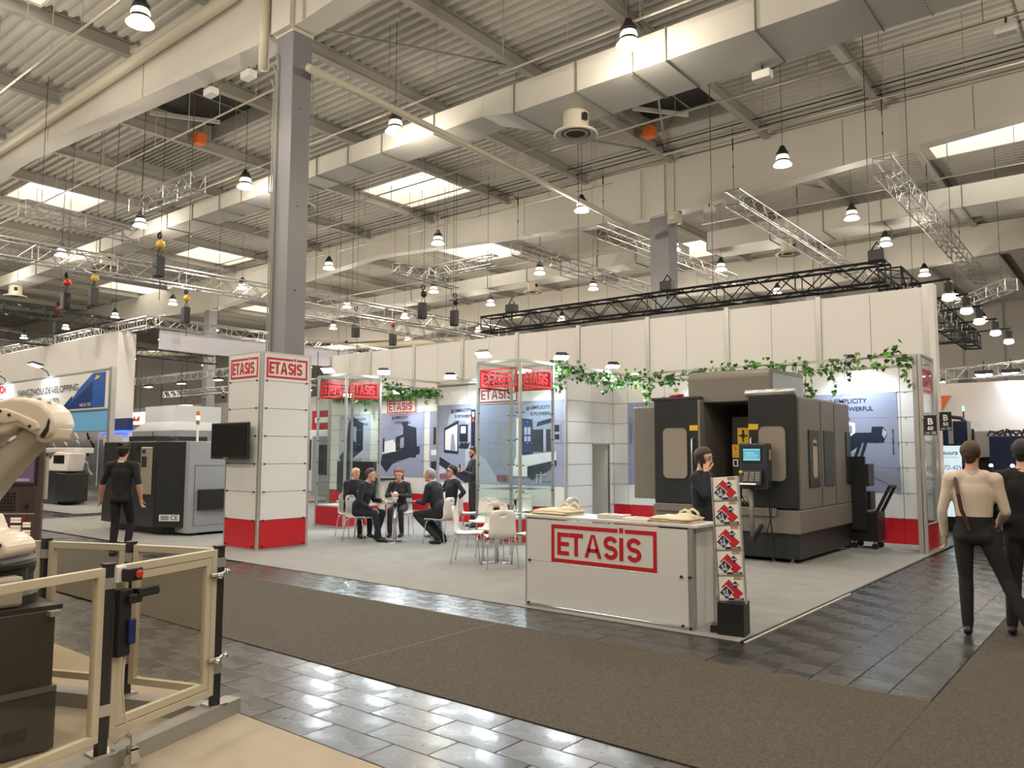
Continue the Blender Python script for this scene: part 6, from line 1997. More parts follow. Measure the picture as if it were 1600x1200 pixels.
truss('short silver truss left of the near column under the louvred hatch', (-19.8, 9.15, 7.9), (-16.8, 9.15, 7.9), .36, hang=(.1, .9), strap=False)
truss('short silver truss below the middle skylight, running away', (-21.4, 19.5, 8.5), (-21.7, 23.0, 8.5), .36, hang=(.2,), strap=False)
truss('short silver truss below the middle skylight, running across', (-20.9, 20.9, 8.5), (-17.8, 20.9, 8.5), .36, hang=(.2, .9), strap=False)
truss('silver truss along the top of the tall left booth wall', (-40, 12.6, 6.02), (-25.8, 12.6, 6.02), .32, hang=(.5,), strap=False)
truss('silver truss leading back from the tall left booth wall to the tall white wall', (-25.8, 12.8, 6.02), (-26.2, 24, 6.02), .32, hang=(.2, .7), strap=False)
truss('dark far truss high at the left edge, upper one', (-28, 8.8, 6.2), (-29, 16, 6.2), .36, M_STEELD, hang=(.5,), strap=False)
truss('dark far truss high at the left edge, lower one', (-33.3, 10.0, 6.0), (-34.5, 20, 6.0), .36, M_STEELD, hang=(.5,), strap=False)
truss('black box truss along the top of the tall white wall', (-15.2, 17.45, 5.45), (-4.1, 17.45, 5.45), .44, M_TRUSSB, .03, hang=(.3, .65, .97), strap=False)
truss('black box truss going back over the side aisle', (-4.15, 17.8, 5.40), (-4.5, 30, 5.40), .44, M_TRUSSB, .03, hang=(.2, .7), strap=False)
truss('black truss across the far end of the side aisle', (-6.5, 26.5, 5.2), (-3.9, 26.5, 5.2), .36, M_TRUSSB, .022)
truss('silver truss with floodlights over the right neighbouring stand', (-6.0, 28.0, 4.1), (0, 24.3, 4.1), .34)
truss('silver truss far behind the black truss at the right', (-6.5, 33.8, 7), (-3.2, 28.8, 7), .36, hang=(.9,), strap=False)
truss('silver truss behind the grey turning machine, far left', (-40, 19, 5.2), (-26, 19, 5.2), .32)
truss('silver truss in the left background above the light boxes', (-44, 22.5, 4.9), (-27, 22.5, 4.9), .32)
hbn = MB().box(-26.05, -25.95, 13.0, 24, 5.15, 5.8).build('hanging_banner', mat('banner_white', (.70, .70, .78), .6))
tag(hbn, 'long white banner hanging under the truss behind the tall left booth wall', 'banner')
# motors and clamps on the black truss
def clampm(x, y, z, label):
    t = thing('truss_motor', label, 'motor', (x, y, z))
    MB().box(x - .16, x + .16, y - .12, y + .12, z, z + .24).build('body', M_BLACK, t, bevel=.02)
    MB().tube([(x - .12, y, z + .24), (x, y, z + .42), (x + .12, y, z + .24)], .02, 6).build('shackle', M_BLACK, t)
    MB().tube([(x, y, z - .2), (x, y, z)], .03, 6).build('clamp', M_BLACK, t)
clampm(-14.2, 17.45, 5.72, 'black motor on the left end of the black truss')
clampm(-9.2, 17.45, 5.72, 'black motor on the middle of the black truss')
clampm(-4.3, 17.45, 5.72, 'black motor on the right end of the black truss above the white wall corner')
clampm(-4.35, 25.4, 5.55, 'black motor far along the black truss over the side aisle')
def spotarm(x0, x1, y, label):
    t = thing('arm_spotlight', label, 'lamp', (x0, y, 5.3))
    MB().tube([(x0, y, 5.42), (x1, y, 5.46)], .028, 6).build('arm', M_BLACK, t)
    MB().lathe([(.06, .0), (.09, -.05), (.09, -.24), (.12, -.30)], (x1 - .05, y, 5.42), 14).build('housing', M_BLACK, t)
    MB().lathe([(.12, -.30), (.14, -.40), (.08, -.44)], (x1 - .05, y, 5.42), 14).build('glowing_bowl', mat('spot_glow', (1, 1, .95), .3, emit=(1, .92, .8), estr=3.0), t, smooth=True)
for k, (x0, x1, y) in enumerate(((-4.1, -3.2, 18.9), (-4.15, -3.2, 21.0), (-4.2, -3.22, 22.9), (-4.25, -3.2, 25.4), (-4.3, -3.15, 27.6))):
    spotarm(x0, x1, y, ('first', 'second', 'third', 'fourth', 'fifth')[k] + ' arm spotlight behind the white wall corner along the side aisle truss')
def tflood(x, y, z, label, group):
    t = thing('truss_floodlight', label, 'lamp', (x, y, z), group=group)
    MB().box(x - .22, x + .22, y - .12, y + .12, z - .05, z + .06).build('housing', M_STEELD, t)
    MB().box(x - .20, x + .20, y - .125, y + .10, z - .065, z - .05).build('lens', M_FLOODLENS, t)
    MB().tube([(x, y, z + .06), (x, y, z + .35)], .015, 5).build('bracket', M_STEELD, t)
    ld = bpy.data.lights.new('flood_light', 'SPOT'); ld.energy = 60; ld.color = FLOOD_COL; ld.spot_size = 2.3; ld.spot_blend = .5; ld.shadow_soft_size = .15
    lo = bpy.data.objects.new('flood_light', ld); COL.objects.link(lo); lo.parent = t; lo.location = (0, 0, -.10); lo.rotation_euler = (.5, 0, 0)
for k, (f, dz) in enumerate(((.15, 0), (.3, -.12), (.38, .1), (.5, .06), (.6, -.1), (.68, .1), (.8, 0))):
    tflood(-6.0 + 6.0 * f, 28.0 - 3.7 * f - .2, 3.95 + dz, ordinal[k] + ' small bright floodlight from the left on the truss over the pale right stand', 'floodlights over the right stand')
for k in range(8):
    tflood(-38.5 + k * 1.6, 18.8 + (k % 2) * 3.6, 4.9 - (k % 2) * .3, ordinal[k] + ' bright floodlight from the left on the trusses behind the turning machine', 'floodlights in the left background')
for k in range(4):
    x = -35 + k * 2.0
    t = thing('track_spotlight', ordinal[k] + ' small black spotlight from the left on the rail above the light boxes', 'lamp', (x, 20.8, 4.3), group='black spotlights in the left background')
    MB().tube([(x, 20.8, 4.65), (x, 20.8, 4.45)], .02, 5).build('stem', M_BLACK, t)
    MB().tube([(x - .08, 20.8, 4.48), (x + .12, 20.7, 4.30)], .09, 8).build('can', M_BLACK, t)
MB().tube([(-39, 20.8, 4.66), (-25, 20.8, 4.66)], .025, 6).build('spot_rail', M_STEELD)
tag(bpy.data.objects['spot_rail'], 'thin dark rail carrying black spotlights in the left background', 'rail')
# chain hoists
def hoist(x, y, z, hook, label, zb=5.5):
    t = thing('chain_hoist', label, 'hoist', (x, y, z))
    MB().box(x - .13, x + .13, y - .11, y + .11, z - .55, z).build('chain_bag', M_BLACK, t, bevel=.03)
    MB().lathe([(.03, .42), (.10, .36), (.11, .26), (.06, .20)], (x + .05, y, z), 12).build('hook_block', hook, t, smooth=True)
    MB().tube([(x - .1, y, z), (x + .05, y, z + .25)], .012, 5).tube([(x + .12, y, z), (x + .05, y, z + .25)], .012, 5).build('strap', M_BLACK, t)
    MB().lathe([(.08, 0), (.10, .03), (.08, .06)], (0, 0, 0), 12, cap=False).move(Matrix.Translation((x + .05, y, z + .52)) @ Matrix.Rotation(PI / 2, 4, 'X')).build('ring', M_STEELD, t)
    MB().tube([(x + .05, y, z + .4), (x + .05, y, 11.66)], .007, 5).build('cable', M_STEELD, t)
    MB().tube([(x + .09, y, z + .2), (x + .09, y, zb)], .010, 5).build('chain', M_STEELD, t)
M_HR, M_HY = mat('hook_red', (.45, .03, .03), .4), mat('hook_yellow', (.65, .42, .03), .4)
hoist(-25.2, 9.67, 6.45, M_HR, 'black chain hoist bag with red hook, left one of the pair over the left booth')
hoist(-24.1, 10.0, 6.5, M_HY, 'black chain hoist bag with yellow hook, right one of the pair over the left booth')
hoist(-19.4, 9.6, 6.65, M_HY, 'black chain hoist bag with yellow hook hanging left of the near column')
hoist(-24.9, 13.3, 6.5, M_HY, 'black chain hoist bag with yellow hook in front of the white banner')
hoist(-29.5, 11.1, 6.3, M_HR, 'black chain hoist bag with red hook at the far left truss')
hoist(-22.9, 18.9, 6.5, M_HR, 'black chain hoist bag with red hook right of the near column, left one')
hoist(-23.5, 21.3, 6.5, M_HR, 'black chain hoist bag with red hook right of the near column, right one')
hoist(-18.85, 18.4, 6.7, M_STEELD, 'black chain hoist bag with dark hook under the long truss, left one')
hoist(-18.6, 19.7, 6.6, M_STEELD, 'black chain hoist bag with dark hook above the end of the tall white wall')
# ------------------------------------------------------------------ people
def capsule(mb, p0, r0, p1, r1, sx=(1, 1, 1), n=14, k=4):
    p0, p1 = Vector(p0), Vector(p1)
    d = p1 - p0
    L_ = d.length
    d = d / L_ if L_ > 1e-6 else Vector((0, 0, 1))
    a = Vector((0, 0, 1)) if abs(d.z) < .9 else Vector((0, 1, 0))
    s = d.cross(a).normalized(); t = d.cross(s)
    rings = []
    for i in range(k + 1):
        th = PI / 2 * i / k
        rings.append((p0 - d * r0 * math.cos(th), r0 * math.sin(th)))
    for i in range(k + 1):
        th = PI / 2 * i / k
        rings.append((p1 + d * r1 * math.sin(th), r1 * math.cos(th)))
    vs, fs = [], []
    mid = (p0 + p1) / 2
    for c, r in rings:
        for j in range(n):
            q = c + (s * math.cos(2 * PI * j / n) + t * math.sin(2 * PI * j / n)) * r
            vs.append((mid.x + (q.x - mid.x) * sx[0], mid.y + (q.y - mid.y) * sx[1], mid.z + (q.z - mid.z) * sx[2]))
    for i in range(len(rings) - 1):
        for j in range(n):
            fs.append((i * n + j, i * n + (j + 1) % n, (i + 1) * n + (j + 1) % n, (i + 1) * n + j))
    mb.add(vs, fs)

def remesh(mb, voxel, smooth=3):
    me = bpy.data.meshes.new('tmp')
    me.from_pydata(mb.v, [], mb.f)
    o = bpy.data.objects.new('tmp', me)
    COL.objects.link(o)
    md = o.modifiers.new('r', 'REMESH'); md.mode = 'VOXEL'; md.voxel_size = voxel
    if smooth:
        s = o.modifiers.new('s', 'SMOOTH'); s.factor = .5; s.iterations = smooth
    dg = bpy.context.evaluated_depsgraph_get()
    out = bpy.data.meshes.new_from_object(o.evaluated_get(dg))
    bpy.data.objects.remove(o); bpy.data.meshes.remove(me)
    return out

def V(*a): return Vector(a)
def stand(H=1.78):
    k = H / 1.78
    j = dict(pelvis=V(0, 0, .97), waist=V(0, .0, 1.12), chest=V(0, .0, 1.33), neck=V(0, -.015, 1.50), head=V(0, .015, 1.665),
             shL=V(-.185, -.01, 1.445), shR=V(.185, -.01, 1.445), elL=V(-.25, -.03, 1.15), elR=V(.25, -.03, 1.15), wrL=V(-.26, .05, .90), wrR=V(.26, .05, .90),
             hipL=V(-.095, 0, .93), hipR=V(.095, 0, .93), knL=V(-.11, .02, .51), knR=V(.11, .02, .51), anL=V(-.12, -.03, .085), anR=V(.12, -.03, .085))
    return {a: b * k for a, b in j.items()}
def sit(H=1.75, lean=0.0, kneeL=(-.12, .44), kneeR=(.12, .44), footL=(-.12, .42), footR=(.12, .42)):
    j = stand(H)
    dz = -(j['hipL'].z - .56)
    for a in j:
        if a[:2] not in ('kn', 'an'):
            j[a] = j[a] + V(0, 0, dz)
    piv = V(0, 0, .55)
    R = Matrix.Rotation(-lean, 3, 'X')
    for a in ('waist', 'chest', 'neck', 'head', 'shL', 'shR', 'elL', 'elR', 'wrL', 'wrR'):
        j[a] = piv + R @ (j[a] - piv)
    j['knL'] = V(kneeL[0], kneeL[1], .53); j['knR'] = V(kneeR[0], kneeR[1], .53)
    j['anL'] = V(footL[0], footL[1], .085); j['anR'] = V(footR[0], footR[1], .085)
    return j

def person(label, pos, face, j, top, bottom, skin=M_SKIN, hair=M_HAIRD, hairstyle='short', sleeve='long', bulk=1.0, jacket=False, yawhead=0.0, pitchhead=0.0,
           voxel=.013, shoe=M_SHOE, faceparts=True, under=None, footdir=(0.0, 0.0), glasses=False, female=False):
    rz = math.atan2(-face[0], face[1])
    t = thing('person', label, 'person', (pos[0], pos[1], pos[2] if len(pos) > 2 else .008), rz, world=False)
    mb = MB()
    caps = []
    def cap(p0, r0, p1, r1, reg, sx=(1, 1, 1)):
        capsule(mb, p0, r0, p1, r1, sx)
        caps.append((Vector(p0), r0, Vector(p1), r1, reg))
    b = bulk
    jk = 1.06 if jacket else 1.0
    sw = .93 if female else 1.0
    # torso
    w_, c_, n_, pv = j['waist'], j['chest'], j['neck'], j['pelvis']
    cap(pv, .128 * b, w_, .128 * b * jk * sw, 'torso' if jacket else 'hip', (1.18, .84, 1))
    cap(w_, .129 * b * jk * sw, c_, .145 * b * jk, 'torso', (1.20, .82, 1))
    cap(c_, .145 * b * jk, c_.lerp(n_, .55), .115 * b * jk, 'torso', (1.22, .80, 1))
    cap(j['shL'] * .98 + n_ * .02, .062 * b * jk, j['shR'] * .98 + n_ * .02, .062 * b * jk, 'torso')
    cap(j['shL'].lerp(n_, .45), .065 * b, n_ + V(0, 0, -.03), .062, 'torso')
    cap(j['shR'].lerp(n_, .45), .065 * b, n_ + V(0, 0, -.03), .062, 'torso')
    if female:
        cap(c_ + V(-.07, .07, -.03), .062, c_ + V(-.07, .075, -.04), .06, 'torso'); cap(c_ + V(.07, .07, -.03), .062, c_ + V(.07, .075, -.04), .06, 'torso')
    cap(j['hipL'] + V(.012, 0, .03), .094 * b, j['hipR'] + V(-.012, 0, .03), .094 * b, 'hip', (1, 1.05, 1))
    cap(j['hipL'] + V(.01, -.035, -.02), .080 * b, j['hipR'] + V(-.01, -.035, -.02), .080 * b, 'hip')
    if jacket:
        cap(pv + V(0, 0, -.02), .145 * b, pv + V(0, 0, .06), .145 * b, 'torso', (1.22, .9, 1))
    hd = j['head']
    HR = Matrix.Rotation(yawhead, 3, 'Z') @ Matrix.Rotation(pitchhead, 3, 'X')
    def hp_(x, y, z): return hd + HR @ V(x, y, z)
    cap(n_ + V(0, -.01, -.05), .058, hd + V(0, -.015, -.05), .054, 'neck')
    # skull, jaw, nose, ears
    cap(hp_(0, -.022, .035), .083, hp_(0, .018, .035), .078, 'head')
    cap(hp_(0, .02, .0), .070, hp_(0, .035, -.045), .056, 'head', (.98, 1, 1))
    cap(hp_(0, .052, -.078), .034, hp_(0, .06, -.085), .030, 'head', (1.15, 1, 1))
    cap(hp_(0, .092, .015), .011, hp_(0, .108, -.018), .015, 'head')
    for s_ in (-1, 1):
        cap(hp_(.076 * s_, -.005, .015), .013, hp_(.076 * s_, -.008, -.02), .010, 'head', (.8, 1.3, 1))
        cap(hp_(.034 * s_, .082, .042), .012, hp_(.02 * s_, .09, .042), .010, 'head')
    # limbs
    for s_ in ('L', 'R'):
        sh, el, wr = j['sh' + s_], j['el' + s_], j['wr' + s_]
        ub = .056 * b * (1.08 if jacket else 1)
        cap(sh, .068 * b, sh.lerp(el, .25), ub, 'upper')
        cap(sh.lerp(el, .15), ub, el, .044 * b * jk, 'upper')
        cap(el, .044 * b * jk, el.lerp(wr, .35), .044 * b * jk, 'fore')
        cap(el.lerp(wr, .3), .043 * b * jk, wr, (.030 if sleeve == 'short' else .036) * jk, 'fore')
        hip, kn, an = j['hip' + s_], j['kn' + s_], j['an' + s_]
        cap(hip, .089 * b, hip.lerp(kn, .4), .079 * b, 'leg')
        cap(hip.lerp(kn, .35), .081 * b, kn, .060 * b, 'leg')
        cap(kn, .062 * b, kn.lerp(an, .3), .062 * b, 'leg')
        cap(kn.lerp(an, .25), .062 * b, an + V(0, 0, .02), .050, 'leg')
        fa = footdir[0 if s_ == 'L' else 1]
        fd = V(-math.sin(fa), math.cos(fa), 0)
        az = an.z
        cap(V(an.x, an.y, az - .04) - fd * .03, .042, V(an.x, an.y, az - .045) + fd * .10, .038, 'shoe', (1, 1, 1))
        cap(V(an.x, an.y, az - .048) + fd * .08, .038, V(an.x, an.y, az - .052) + fd * .17, .030, 'shoe', (1.1, 1, .9))
    me = remesh(mb, voxel)
    regs = {'torso': 0, 'hip': 1, 'head': 2, 'neck': 2, 'upper': 0, 'fore': 2 if sleeve == 'short' else 0, 'leg': 1, 'shoe': 3}
    for m_ in (top, bottom, skin, shoe):
        me.materials.append(m_)
    n = len(me.polygons)
    cen = np.empty(n * 3); me.polygons.foreach_get('center', cen); cen = cen.reshape(-1, 3)
    best = np.full(n, 1e9); idx = np.zeros(n, int)
    for p0, r0, p1, r1, reg in caps:
        a = np.array(p0); d = np.array(p1) - a
        L2 = max(1e-9, d @ d)
        tt = np.clip((cen - a) @ d / L2, 0, 1)
        dist = np.linalg.norm(cen - (a + tt[:, None] * d), axis=1) - (r0 + (r1 - r0) * tt)
        if reg == 'shoe':
            dist = dist - .004
        if reg == 'neck':
            dist = dist - .014
        u = dist < best
        best[u] = dist[u]; idx[u] = regs[reg]
    me.polygons.foreach_set('material_index', idx.astype(np.int32))
    me.polygons.foreach_set('use_smooth', [True] * n)
    body = bpy.data.objects.new('body', me)
    COL.objects.link(body); body.parent = t
    # hands: palm and five fingers
    for s_, sg_ in (('L', -1), ('R', 1)):
        el, wr = j['el' + s_], j['wr' + s_]
        hand(t, wr, j.get('hd' + s_, (wr - el).normalized()), sg_, skin, j.get('curl' + s_, .55), j.get('pn' + s_))
    # hair
    if hairstyle != 'bald':
        hm = MB()
        if hairstyle in ('short', 'volume'):
            e = .012 if hairstyle == 'short' else .026
            capsule(hm, hp_(0, -.032, .050), .083 + e * .6, hp_(0, -.002, .072), .070 + e)
            capsule(hm, hp_(0, -.052, .01), .062 + e * .6, hp_(0, -.048, -.03), .048 + e * .4)
            for s2 in (-1, 1):
                capsule(hm, hp_(.058 * s2, -.02, .03), .030 + e * .3, hp_(.060 * s2, -.02, .0), .022)
            if hairstyle == 'volume':
                rnd = random.Random(5)
                for _ in range(26):
                    a, z = rnd.uniform(0, 2 * PI), rnd.uniform(.03, .14)
                    capsule(hm, hp_(.085 * math.cos(a), -.03 + .085 * math.sin(a), z), .018, hp_(.10 * math.cos(a + .2), -.03 + .10 * math.sin(a + .2), z + .01), .010)
        elif hairstyle == 'long':
            capsule(hm, hp_(0, -.030, .050), .092, hp_(0, -.004, .070), .080)
            capsule(hm, hp_(0, -.055, .0), .075, hp_(0, -.05, -.09), .062)
            for s2 in (-1, 1):
                capsule(hm, hp_(.066 * s2, -.01, .03), .034, hp_(.070 * s2, -.01, -.10), .022)
        hme = remesh(hm, .009 if voxel < .016 else .013, 2)
        hme.materials.append(hair)
        hme.polygons.foreach_set('use_smooth', [True] * len(hme.polygons))
        ho = bpy.data.objects.new('hair', hme); COL.objects.link(ho); ho.parent = t
    if faceparts:
        fm = MB()
        for s2 in (-1, 1):
            c = hp_(.031 * s2, .0885, .024)
            fm.ell((c.x, c.y, c.z), (.010, .006, .005), 8, 5)
        fm.build('eyes', M_TXT, t)
        bmx = MB()
        for s2 in (-1, 1):
            bmx.tube([hp_(.046 * s2, .088, .046), hp_(.018 * s2, .099, .050)], .0045, 5)
        bmx.build('eyebrows', hair if hairstyle != 'bald' else M_HAIRB, t)
        MB().tube([hp_(-.024, .083, -.055), hp_(0, .094, -.057), hp_(.024, .083, -.055)], .006, 6).build('mouth', mat('lips', (.36, .12, .10), .5), t)
        if glasses:
            gm = MB()
            for s2 in (-1, 1):
                gm.tube([hp_(.034 * s2 + .024 * math.cos(a), .104, .022 + .019 * math.sin(a)) for a in np.linspace(0, 2 * PI, 11)], .004, 5)
                gm.tube([hp_(.058 * s2, .10, .026), hp_(.080 * s2, .0, .024)], .004, 5)
            gm.tube([hp_(-.010, .106, .026), hp_(.010, .106, .026)], .004, 5)
            gm.build('glasses', M_BLACK, t)
    # collar or shirt under the jacket
    if under is not None:
        um = MB()
        um.lathe([(.074, -.04), (.070, .012), (.065, .02)], tuple(n_ + V(0, -.006, 0)), 18, cap=False)
        um.build('collar', under, t, smooth=True)
    return t, j, hp_

def hand(t, wr, d, sg, skin, curl, pn=None):
    d = Vector(d).normalized()
    side = Vector(pn) if pn is not None else Vector((0, 1, 0))     # thumb side
    side = (side - d * side.dot(d))
    side = side.normalized() if side.length > .05 else d.orthogonal().normalized()
    nrm = d.cross(side) * sg                                        # palm normal
    mb = MB()
    pc = wr + d * .045
    capsule(mb, wr - d * .01, .027, wr + d * .02, .030, (1, 1, 1), 10, 3)
    for q in (-.024, -.008, .008, .024):
        capsule(mb, wr + d * .015 + side * q * .8, .016, wr + d * .085 + side * q, .0135, (1, 1, 1), 8, 3)
    for q, L_, r in ((.030, .072, .0095), (.010, .080, .010), (-.010, .074, .0095), (-.029, .058, .008)):
        p = wr + d * .088 + side * q
        dd = d.copy()
        for k, f in enumerate((.45, .32, .23)):
            a = curl * (.6 + .5 * k)
            dd = (dd * math.cos(a) + nrm * math.sin(a)).normalized()
            e = p + dd * L_ * f
            capsule(mb, p, r * (1 - .08 * k), e, r * (.92 - .08 * k), (1, 1, 1), 8, 2)
            p = e
    p = wr + d * .03 + side * .028
    dd = (d * .75 + side * .65).normalized()
    for k, L_ in enumerate((.04, .03, .024)):
        e = p + dd * L_
        capsule(mb, p, .013 - .0015 * k, e, .0115 - .0015 * k, (1, 1, 1), 8, 2)
        p = e
        dd = (dd * .8 + d * .35 + nrm * .35).normalized()
    mb.build('hand', skin, t, smooth=True)

# the walking man seen from behind
j = stand(1.80)
j['elL'] = V(-.31, -.02, 1.17); j['wrL'] = V(-.37, .06, .93); j['elR'] = V(.30, -.05, 1.17); j['wrR'] = V(.31, .02, .92)
j['shL'].x, j['shR'].x = -.20, .20
j['knL'] = V(-.10, .03, .52); j['anL'] = V(-.10, -.02, .085); j['knR'] = V(.10, .16, .54); j['anR'] = V(.09, .06, .085)
t, j, hp_ = person('man in black short-sleeved shirt walking away, a white lanyard round his neck', (-13.15, 6.05), (-.62, .78), j, M_CLOTHB, M_CLOTHB, M_SKIN, M_HAIRD, 'volume', 'short', 1.07)
MB().lathe([(.070, .0), (.068, .016)], tuple(j['neck'] + V(0, -.01, .0)), 20, cap=False).build('lanyard', M_PAPER, t)
# white shirt man, from behind
j = stand(1.80)
j['elL'] = V(-.265, .0, 1.15); j['wrL'] = V(-.255, .07, .92); j['elR'] = V(.26, .0, 1.16); j['wrR'] = V(.21, .2, 1.05)
j['anL'] = V(-.09, -.03, .085); j['knL'] = V(-.09, .02, .52); j['anR'] = V(.42, -.16, .085); j['knR'] = V(.24, -.03, .52)
t, j, hp_ = person('man in white shirt and dark trousers with a brown shoulder strap, seen from behind', (-1.36, 8.66), (-.15, .99), j, M_SHIRT, M_CLOTHB, M_SKIN, M_HAIRB, 'short', 'long', 1.03, yawhead=-.25)
st_ = MB()
pts = [(-.13, .10, 1.42), (-.135, .02, 1.50), (-.14, -.075, 1.46), (-.12, -.135, 1.32), (-.10, -.135, 1.18), (-.06, -.13, 1.06), (-.04, -.13, .98)]
for a, b in zip(pts[:-1], pts[1:]):
    st_.bar(a, b, .035, .012, up=(0, 1, 0.2))
st_.build('shoulder_strap', M_LEATHER, t)
MB().lathe([(.066, -.03), (.062, .03)], tuple(j['neck'] + V(0, -.006, 0)), 18, cap=False).build('collar', M_SHIRT, t, smooth=True)
MB().box(-.015, .01, -.085, -.07, 1.46, 1.48).build('collar_mark', M_BLACK, t)
# black suit man at the right edge
j = stand(1.82)
j['elL'] = V(-.29, .02, 1.18); j['wrL'] = V(-.22, .2, 1.05); j['elR'] = V(.28, .02, 1.18); j['wrR'] = V(.2, .2, 1.1)
j['anL'] = V(-.15, -.10, .085); j['knL'] = V(-.12, -.02, .52)
person('man in black suit at the right picture edge, seen from behind', (-.98, 9.0), (-.1, .99), j, M_CLOTHB, M_CLOTHB, M_SKIN2, M_HAIRD, 'short', 'long', 1.10, True, yawhead=-.2, under=M_SHIRT)
# man on the phone behind the counter
j = stand(1.74)
j['elR'] = V(.25, .14, 1.22); j['wrR'] = V(.125, .10, 1.47); j['hdR'] = V(-.15, -.1, .9); j['pnR'] = V(0, 1, .2); j['curlR'] = .7
j['elL'] = V(-.25, -.02, 1.14); j['wrL'] = V(-.22, .08, .90)
t, j, hp_ = person('man in dark suit and white shirt talking on a phone behind the counter', (-4.10, 8.58), (.99, .05), j, M_CLOTHN, M_CLOTHB, M_SKIN2, M_HAIRB, 'short', 'long', 1.05, True, pitchhead=-.15, yawhead=-.1, under=M_PAPER)
ph = MB().box(-.006, .006, -.036, .036, -.075, .075)
ph.move(Matrix.Translation(hp_(.092, .03, -.01)) @ Matrix.Rotation(.35, 4, 'X'))
ph.v = [tuple(p) for p in ph.v]
ph.build('held_phone', M_BLACK, t)
# seated group
def T(j, s_, el, wr, hd=None, curl=.6):
    j['el' + s_], j['wr' + s_] = V(*el), V(*wr)
    if hd: j['hd' + s_] = V(*hd)
    j['curl' + s_] = curl
j = sit(1.72, .12)
T(j, 'L', (-.24, .08, .78), (-.12, .30, .72), (.3, .9, .1)); T(j, 'R', (.24, .10, .78), (.13, .32, .72), (-.3, .9, .1))
t, j, hp_ = person('bald man in dark jacket with white lanyard sitting at the left of the group', (-12.62, 10.42), (.93, -.05), j, M_CLOTHB, M_CLOTHB, M_SKIN2, M_HAIRG, 'bald', 'long', 1.10, True, yawhead=-.15)
ln = MB()
ln.bar(j['neck'] + V(-.06, .05, -.01), j['chest'] + V(-.03, .155, -.10), .022, .008).bar(j['neck'] + V(.06, .05, -.01), j['chest'] + V(.0, .155, -.10), .022, .008)
ln.build('lanyard', M_PAPER, t)
j = sit(1.74, .30, (-.14, .42), (.16, .42), (-.14, .30), (.15, .50))
T(j, 'L', (-.27, .16, .76), (-.14, .40, .76), (.2, .95, 0)); T(j, 'R', (.27, .14, .74), (.14, .34, .60), (-.3, .9, -.2))
t, j, hp_ = person('man in dark suit with brown hair sitting with his back to the viewer', (-11.95, 10.05), (.93, .37), j, M_CLOTHN, M_CLOTHN, M_SKIN2, M_HAIRB, 'short', 'long', 1.06, True, yawhead=-.05, under=M_PAPER)
j = sit(1.64, .22, (-.11, .42), (.11, .42), (-.12, .36), (.10, .44))
T(j, 'L', (-.25, .16, .80), (-.05, .36, .83), (.7, .6, .2)); T(j, 'R', (.25, .16, .80), (.08, .36, .83), (-.7, .6, .2))
t, j, hp_ = person('woman with auburn hair in dark top at the far side of the group table', (-12.10, 11.25), (.55, -.83), j, M_CLOTHG, M_CLOTHG, M_SKIN2, M_HAIRL, 'short', 'long', .95, False, pitchhead=-.18, female=True)
MB().box(-.06, .02, .40, .415, .86, .93).build('held_phone', M_BLACK, t)
hb2 = MB(); capsule(hb2, hp_(0, -.10, .02), .042, hp_(0, -.115, .0), .036); capsule(hb2, hp_(-.072, .0, .0), .02, hp_(-.070, -.03, -.06), .018); capsule(hb2, hp_(.072, .0, .0), .02, hp_(.070, -.03, -.06), .018); hb2.build('hair_bun', M_HAIRL, t, smooth=True)
j = sit(1.75, .30, (-.14, .43), (.13, .44), (-.16, -.06), (.13, -.02))
T(j, 'L', (-.26, .20, .76), (-.12, .42, .77), (.3, .95, 0)); T(j, 'R', (.27, .18, .76), (.13, .40, .77), (-.3, .95, 0))
t, j, hp_ = person('grey-haired man in dark suit leaning on the round table from the right', (-10.45, 10.72), (-.95, -.25), j, M_CLOTHN, M_CLOTHN, M_SKIN, M_HAIRG, 'short', 'long', 1.10, True, yawhead=.1)
j = sit(1.80, -.04, (-.16, .42), (.14, .42), (-.20, .38), (.20, .30))
T(j, 'L', (-.36, -.08, .90), (-.20, .06, .70), (.5, .4, -.6)); T(j, 'R', (.24, .10, .86), (.12, .30, .66), (-.3, .9, -.2))
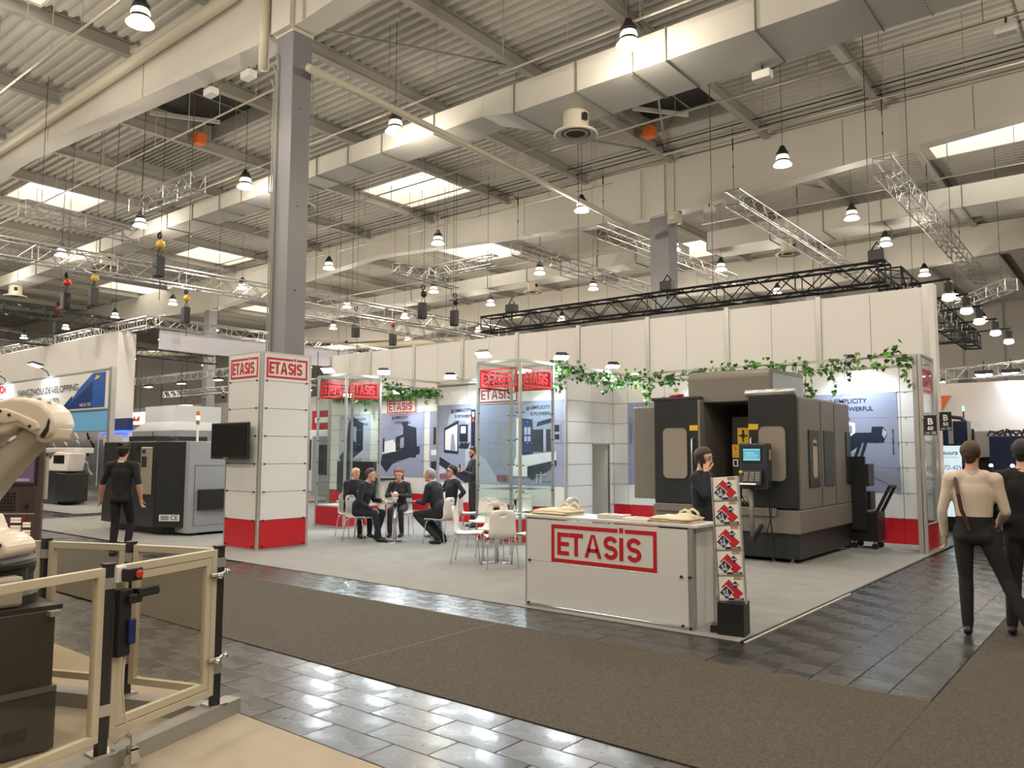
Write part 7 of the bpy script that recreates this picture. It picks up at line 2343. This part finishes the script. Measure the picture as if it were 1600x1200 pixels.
t, j, hp_ = person('man with dark hair and glasses in dark long-sleeved polo sitting with hand on hip', (-11.05, 11.65), (-.25, -.97), j, M_CLOTHN, M_DENIM, M_SKIN2, M_HAIRD, 'short', 'long', 1.0, False, yawhead=-.45, glasses=True, shoe=M_POSTG)
MB().box(.05, .12, .125, .135, .95, .975).build('chest_mark', M_TXTR, t)
# man standing behind the glass tower
j = stand(1.80)
T(j, 'R', (.25, .12, 1.20), (.05, .28, 1.28), (-.6, .6, .4)); T(j, 'L', (-.25, .10, 1.18), (-.06, .26, 1.26), (.6, .6, .3))
t, j, hp_ = person('bearded man in dark sweater standing with a phone behind the glass tower', (-12.05, 13.45), (-.5, -.86), j, M_CLOTHG, M_CLOTHG, M_SKIN2, M_HAIRD, 'short', 'long', 1.02, False, pitchhead=-.12)
MB().box(-.04, .035, .33, .345, 1.27, 1.42).build('held_phone', M_BLACK, t)
bm_ = MB(); capsule(bm_, hp_(0, .055, -.075), .040, hp_(0, .06, -.085), .034); capsule(bm_, hp_(-.05, .03, -.045), .024, hp_(.0, .06, -.08), .03); capsule(bm_, hp_(.05, .03, -.045), .024, hp_(.0, .06, -.08), .03)
bme = remesh(bm_, .010, 1); bme.materials.append(M_HAIRD); bo = bpy.data.objects.new('beard', bme); COL.objects.link(bo); bo.parent = t
# woman beside the bright screen beyond the glass wing
j = stand(1.68)
T(j, 'L', (-.24, .10, 1.10), (-.12, .22, 1.18), (.5, .7, .3)); T(j, 'R', (.23, .10, 1.10), (.10, .22, 1.15), (-.5, .7, .3))
person('person in dark jacket standing beyond the glass wing beside the bright screen', (-4.02, 19.6), (.6, .8), j, M_CLOTHB, M_CLOTHB, M_SKIN, M_HAIRD, 'long', 'long', .98, True, voxel=.018, female=True)
hb_ = thing('handbag', 'dark bag hanging at the side of the person by the bright screen', 'bag', (-3.75, 19.5, .55))
MB().box(-3.95, -3.55, 19.35, 19.5, .55, .88).build('body', M_BLACK, hb_, bevel=.03)
MB().tube([(-3.92, 19.42, .86), (-3.85, 19.45, 1.05), (-3.70, 19.48, 1.08), (-3.6, 19.42, .86)], .015, 6).build('strap', M_BLACK, hb_)
